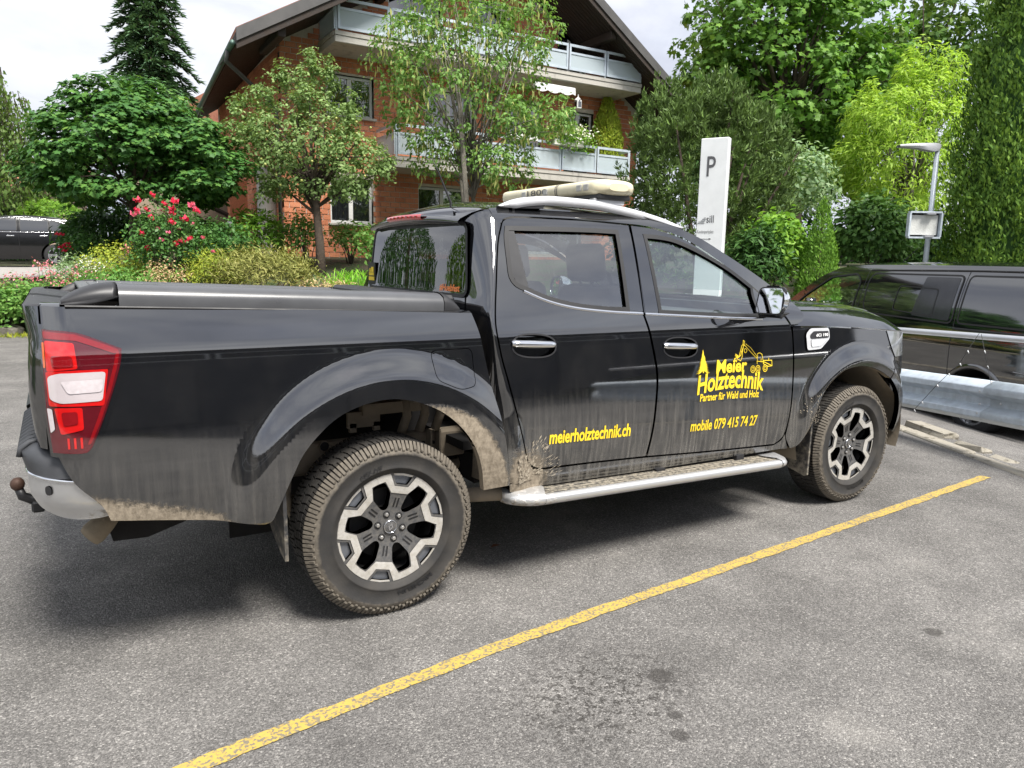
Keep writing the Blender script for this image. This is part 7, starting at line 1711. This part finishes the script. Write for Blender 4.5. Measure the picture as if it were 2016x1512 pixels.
flower_heads('valerian', 'small pink flower cluster left of the rose bush', [(245, 488), (255, 484), (258, 492), (300, 520), (250, 495)], 14.5, LM['pink'], M['stem'], .045, 81, 16)
flower_heads('white_flowers', 'white flat flower heads beside the lime euphorbia', [(165, 520), (175, 515), (182, 522), (190, 516), (170, 530), (186, 532), (178, 528), (198, 525), (165, 542), (160, 538), (10, 578), (6, 595)], 14.3, LM['white'], M['stem'], .04, 82, 30, .07)
# roses
b = gpos(335, 14.4); rose = bush('rose_bush', 'rose bush with crimson blooms above the truck bed', 335, 400, 560, 14.4, 140, LM['rose'], 'oval', .075, 3600, 83, bias=1.6, depth=.55, cr_=.10, stems=22)
def rose_me(seed, mat):
    rng = np.random.default_rng(seed); n = 26; k = np.arange(n); z = np.linspace(.9, -.25, n); a = k*2.4; r = np.sqrt(np.maximum(.02, 1-z*z)); o = np.stack([r*np.cos(a), r*np.sin(a), z], 1)
    pos = o*np.linspace(.02, .045, n)[:, None]; tang = np.cross(o, np.array((0, 0, 1.))); return leafmesh('rose', pos-np.array((0, 0, .02)), unit(o+.3*rng.normal(size=(n, 3))), np.linspace(.04, .075, n), 'oval', mat, rng, np.tile((0, 0, 1.), (n, 1))+tang*.3, .5)
rme = [rose_me(1, LM['red']), rose_me(2, LM['red']), rose_me(3, LM['rpink'])]; rnd = random.Random(5); rb0 = rose.location
M['rose_stem'] = M['stem']
for (u, v, s_) in ((300, 384, 1.), (271, 395, 1.), (268, 421, 1.25), (269, 413, .8), (288, 413, 1.), (324, 402, 1.05), (344, 397, 1.1), (322, 415, .8), (339, 412, 1.), (338, 420, .9), (299, 429, .9), (337, 437, 1.05), (364, 432, 1.1), (378, 404, 1.), (389, 416, 1.05), (384, 410, .7), (278, 459, 1.05), (310, 450, .7), (331, 458, .6), (357, 475, 1.), (345, 480, .8), (373, 471, .9), (291, 490, .9), (317, 472, .7), (400, 468, .6), (420, 495, .6), (352, 450, .5), (380, 440, .5)):
    q = P(u, v, 14.4-rnd.uniform(.25, .6)); o = link('rose', rme[2] if s_ < .75 or rnd.random() < .15 else rnd.choice(rme[:2]), rose, q-rb0); o.scale = (s_*1.15,)*3; o.rotation_euler = (rnd.uniform(.2, 1.0), rnd.uniform(-.4, .4), rnd.uniform(0, 6))
    if v < 440:
        mb = MB(); e = q-rb0; mb.tube([(e.x*.5, e.y*.6, e.z-.65), (e.x*.85, e.y*.9, e.z-.3), tuple(e)], [.008, .006, .004], 5, cap=False); mb.build('rose_stem', M['stem'], rose)
bush('rose_bush', 'smaller rose bush with faded pink buds by the globe lamp', 445, 440, 520, 15.6, 90, LM['rose'], 'oval', .085, 1700, 84, bias=1.5, stems=12)
bush('rose_bush', 'rose with orange-red blooms against the parked crossover', 165, 455, 520, 16.5, 80, LM['rose'], 'oval', .09, 1000, 85, bias=1.3, stems=12)
rb1 = [o for o in bpy.data.objects if o.name.startswith('rose_bush')][-1]
for (u, v) in ((118, 487), (126, 494), (133, 486), (138, 489), (112, 461), (120, 462), (126, 483), (131, 480)): q = P(u, v, 16.1); o = link('rose', rme[0], rb1, q-rb1.location); o.scale = (.9,)*3
# shrubs along the house wall
bush('lime_shrub', 'slender lime green shrub in front of the porch column', 505, 412, 510, 17.2, 75, LM['bright'], 'narrow', .20, 700, 86, bias=1.2, droop=-.3, stems=14, depth=.3)
bush('wall_shrub', 'thin twiggy shrub against the brick corner', 560, 425, 510, 18.2, 70, LM['lab'], 'oval', .10, 800, 87, bias=1.2, stems=12, depth=.3)
bush('wall_shrub', 'twiggy climber below the ground floor window', 690, 440, 500, 18.4, 80, LM['lab'], 'oval', .10, 800, 88, bias=1.2, stems=12, depth=.3)
bush('wall_shrub', 'small leafy shrub left of the apple trunk', 605, 420, 510, 17.6, 50, LM['green'], 'oval', .10, 600, 89, bias=1.2, stems=10, depth=.3)
bush('wall_shrub', 'leafy shrub beside the rear window of the cab', 730, 455, 520, 17.0, 50, LM['green'], 'oval', .10, 600, 90, bias=1.2, stems=10, depth=.3)
# dark conifer and hedges at the far left
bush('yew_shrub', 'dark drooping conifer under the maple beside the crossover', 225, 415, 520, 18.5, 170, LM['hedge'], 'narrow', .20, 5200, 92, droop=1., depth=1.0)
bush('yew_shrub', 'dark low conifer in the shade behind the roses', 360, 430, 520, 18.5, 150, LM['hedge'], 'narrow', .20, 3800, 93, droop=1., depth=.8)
bush('clipped_bush', 'bright green clipped round bush behind the crossover', 108, 393, 500, 27.5, 130, LM['bright'], 'narrow', .16, 6000, 94, bias=5, cr_=.06, depth=1.2, cat='hedge')
def hedge(name, label, u0, u1, v0, d, seed, dep_=1.2):
    a, b2 = P(u0, v0, d), P(u1, v0, d); base = (a.x, a.y, hgt(a.x, a.y)); root = empty(name, base); tag(root, label, 'hedge'); rng = np.random.default_rng(seed); n = 7000; h = a.z-base[2]
    f = rng.integers(0, 3, n); s_ = rng.uniform(0, 1, n); k = rng.uniform(0, 1, n); v = np.where(f == 0, 0, np.where(f == 1, k, rng.uniform(0, .2, n))); z = np.where(f == 1, 1., rng.uniform(0, 1, n))
    ln = np.array((b2.x-a.x, b2.y-a.y, 0)); nv = unit(np.array((-ln[1], ln[0], 0))); pos = s_[:, None]*ln+nv*(v*dep_)[:, None]+np.stack([0*z, 0*z, z*h], 1)+rng.normal(size=(n, 3))*.05; nr = np.where((f == 1)[:, None], np.array((0, 0, 1.)), -nv)+rng.normal(size=(n, 3))*.5
    link('foliage', leafmesh('foliage', pos, nr, np.full(n, .13), 'oval', LM['hedge'], rng), root)
    mb = MB(); mb.box((ln[0]/2+nv[0]*dep_/2, ln[1]/2+nv[1]*dep_/2, h/2-.08), (np.linalg.norm(ln)-.2, dep_-.2, h-.2), rz=math.atan2(ln[1], ln[0])); mb.build('twigs', M['dark'], root)
hedge('clipped_hedge', 'dark clipped hedge behind the crossover at the left edge', -160, 62, 386, 30, 95)
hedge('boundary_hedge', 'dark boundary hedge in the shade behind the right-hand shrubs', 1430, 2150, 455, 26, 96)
# plants on the balconies
def pot(name, label, loc, r, h, mat):
    o = MB(); o.lathe([(0, 0), (r*.75, 0), (r, h), (r*1.08, h), (r*1.08, h-.03), (r*.95, h-.04), (0, h-.05)], 18, 'Z'); q = o.build(name, mat, None, True, 40, loc=loc); tag(q, label, 'plant pot'); return q
M['terracotta'] = simple('terracotta', (.38, .15, .08), .8); M['white_pot'] = simple('white_planter', (.70, .69, .64), .6); M['grey_pot'] = simple('grey_pot', (.10, .11, .13), .6)
bl_z = 4.12-HB
q = HM @ Vector((10.45, -.35, bl_z)); pot('conifer_pot', 'terracotta pot holding the golden conifer on the lower balcony', q, .26, .45, M['terracotta'])
H_ = P(1240, 190, 24.2).z-q.z-.42
conifer_surface('potted_conifer', 'golden green cone conifer on the lower balcony right end', (q.x, q.y, q.z+.42), [(0, .46), (.3, .58), (H_*.4, .52), (H_*.7, .33), (H_*.9, .14), (H_, .03)], LM['golden'], .10, 7000, 101, cat='conifer', lump=.05, jit=.03)
for (uu, lab, mt, hh, lm) in ((8.9, 'potted leafy plant behind frosted panes near the flower box', 'grey_pot', .7, 'shrub'), (10.0, 'small bushy plant in a dark pot on the lower balcony', 'grey_pot', .5, 'shrub')):
    q = HM @ Vector((uu, -1.0, bl_z)); pot('plant_pot', lab.replace('plant', 'pot of the plant', 1)[:70] if False else ('dark pot of the ' + ('leafy plant near the flower box' if uu < 10 else 'bushy plant on the lower balcony')), q, .17, .3, M[mt])
    bush('potted_plant', lab, 0, 0, 0, 1, 30, LM[lm], 'oval', .10, 500, int(uu*100), cat='plant', base=(q.x, q.y, q.z+.26)) if False else None
    rng = np.random.default_rng(int(uu*10)); p_, d_ = ell_pts(rng, 420, (0, 0, hh*.55), (.36, .3, hh*.5), 1.6); root = empty('potted_plant', (q.x, q.y, q.z+.26)); tag(root, lab, 'plant'); link('foliage', leafmesh('foliage', p_, d_+np.array((0, 0, .5)), np.full(len(p_), .11), 'oval', LM[lm], rng), root)
q = HM @ Vector((9.5, -.9, bl_z)); pot('plant_pot', 'empty terracotta pot on the lower balcony floor', q, .18, .32, M['terracotta'])
q = HM @ Vector((8.1, -1.50, 4.93-HB)); fb = empty('flower_box', q, HA); tag(fb, 'balcony box spilling white flowers over the lower railing', 'flower box')
mb = MB(); mb.box((0, 0, .10), (1.1, .20, .20), bev=.02); mb.build('box', M['white_pot'], fb)
rng = np.random.default_rng(7); n = 1300; pos = rng.normal(size=(n, 3))*np.array((.42, .14, .17))+np.array((.05, -.03, .28)); link('foliage', leafmesh('foliage', pos, unit(rng.normal(size=(n, 3))+np.array((0, -.3, .7))), np.full(n, .10), 'oval', LM['bright'], rng), fb)
n = 420; pos = rng.normal(size=(n, 3))*np.array((.36, .12, .12))+np.array((.12, -.10, .36)); link('blossoms', leafmesh('blossoms', pos, unit(rng.normal(size=(n, 3))+np.array((0, -.3, .9))), np.full(n, .09), 'oval', LM['white'], rng), fb)
q = HM @ Vector((6.5, -1.50, 4.95-HB)); o = MB().box((0, 0, .1), (1.0, .18, .18), bev=.02).build('planter_box', M['white_pot'], None, loc=q, rot=(0, 0, HA)); tag(o, 'bare white planter box on the lower balcony rail', 'planter')
# ------------------------------------------------------------------ behind the photographer: what the black paint and the glass mirror
hall = empty('workshop_hall', (2.0, -17.5, 0)); tag(hall, 'grey workshop hall with a long window band across the lot', 'building')
M['hall_grey'] = simple('hall_cladding', (.045, .045, .048), .6, var=.12, scale=2)
hw_ = 26
M['hall_pane'] = simple('hall_glass', (.015, .016, .018), .15)
mb = MB(); mb.box((0, -5, .80), (hw_*2, 10, 4.6)); mb.box((0, -5, 4.65), (hw_*2, 10, .9)); mb.build('wall', M['hall_grey'], hall)
mb = MB(); mb.box((0, -4.5, 5.2), (hw_*2+1, 11.4, .22), bev=.03); mb.build('roof', M['fascia'], hall)
mb = MB(); mb.box((0, -5.4, 3.65), (hw_*2-.2, 9, 1.1)); mb.build('inner_core', M['dark'], hall)
for k in range(16):
    x = -hw_+1.7+k*3.25; mb = MB()
    for (cx, cz, dx, dz) in ((x, 3.14, 3.1, .08), (x, 4.16, 3.1, .08), (x-1.5, 3.65, .08, .94), (x+1.5, 3.65, .08, .94)): mb.box((cx, .02, cz), (dx, .08, dz))
    f = mb.build('window', M['silver'], hall); mb = MB(); mb.box((x, 0, 3.65), (2.95, .02, .96)); mb.build('pane', M['hall_pane'], f)
for k in range(4):
    x = -9+k*7.0; mb = MB(); mb.box((x, .05, 1.35), (3.2, .08, 2.7)); mb.build('roller_door', M['fascia'], hall)
# clipped yews and trees behind the tail, mirrored in the rear window
for (x, y, w, h, sd, lab, mt) in ((-3.6, 9.7, 1.25, 3.3, 1, 'round clipped yew beyond the left edge near the flower bed', 'hedge'), (-6.2, 8.6, 1.5, 3.7, 2, 'large round clipped yew beside the smaller one left of the truck', 'thuja'), (-11.5, 5.2, 1.6, 3.2, 3, 'round clipped yew behind the truck towards the street', 'hedge'), (-17, -9, 3.0, 5.0, 4, 'tall yew in the hedge line behind the truck', 'thuja')):
    conifer_surface('clipped_yew', lab, (x, y, 0), [(0, w*.8), (h*.35, w), (h*.7, w*.8), (h*.92, w*.4), (h, .05)], LM[mt], .09, 15000, 200+sd, cat='shrub', shape='spray', lump=.03, jit=.05, group=None)
tree('linden_tree', 'broad tree at the back of the lot behind the truck', 'tree', (-19, 6, 0), 2.5, [((0, 0, 5.5), (3.2, 3.2, 3.2), 3), ((1.5, 2, 4.5), (2, 2, 2), 1)], 'oval', .3, LM['back'], 260, .6, 10, 210, trunk_r=.2)
tree('linden_tree', 'second broad tree behind the truck towards the workshop hall', 'tree', (-24, -6, 0), 2.5, [((0, 0, 6.), (3.6, 3.6, 3.6), 3), ((1.5, -2, 4.5), (2, 2, 2), 1)], 'oval', .3, LM['back'], 260, .6, 10, 211, trunk_r=.2)
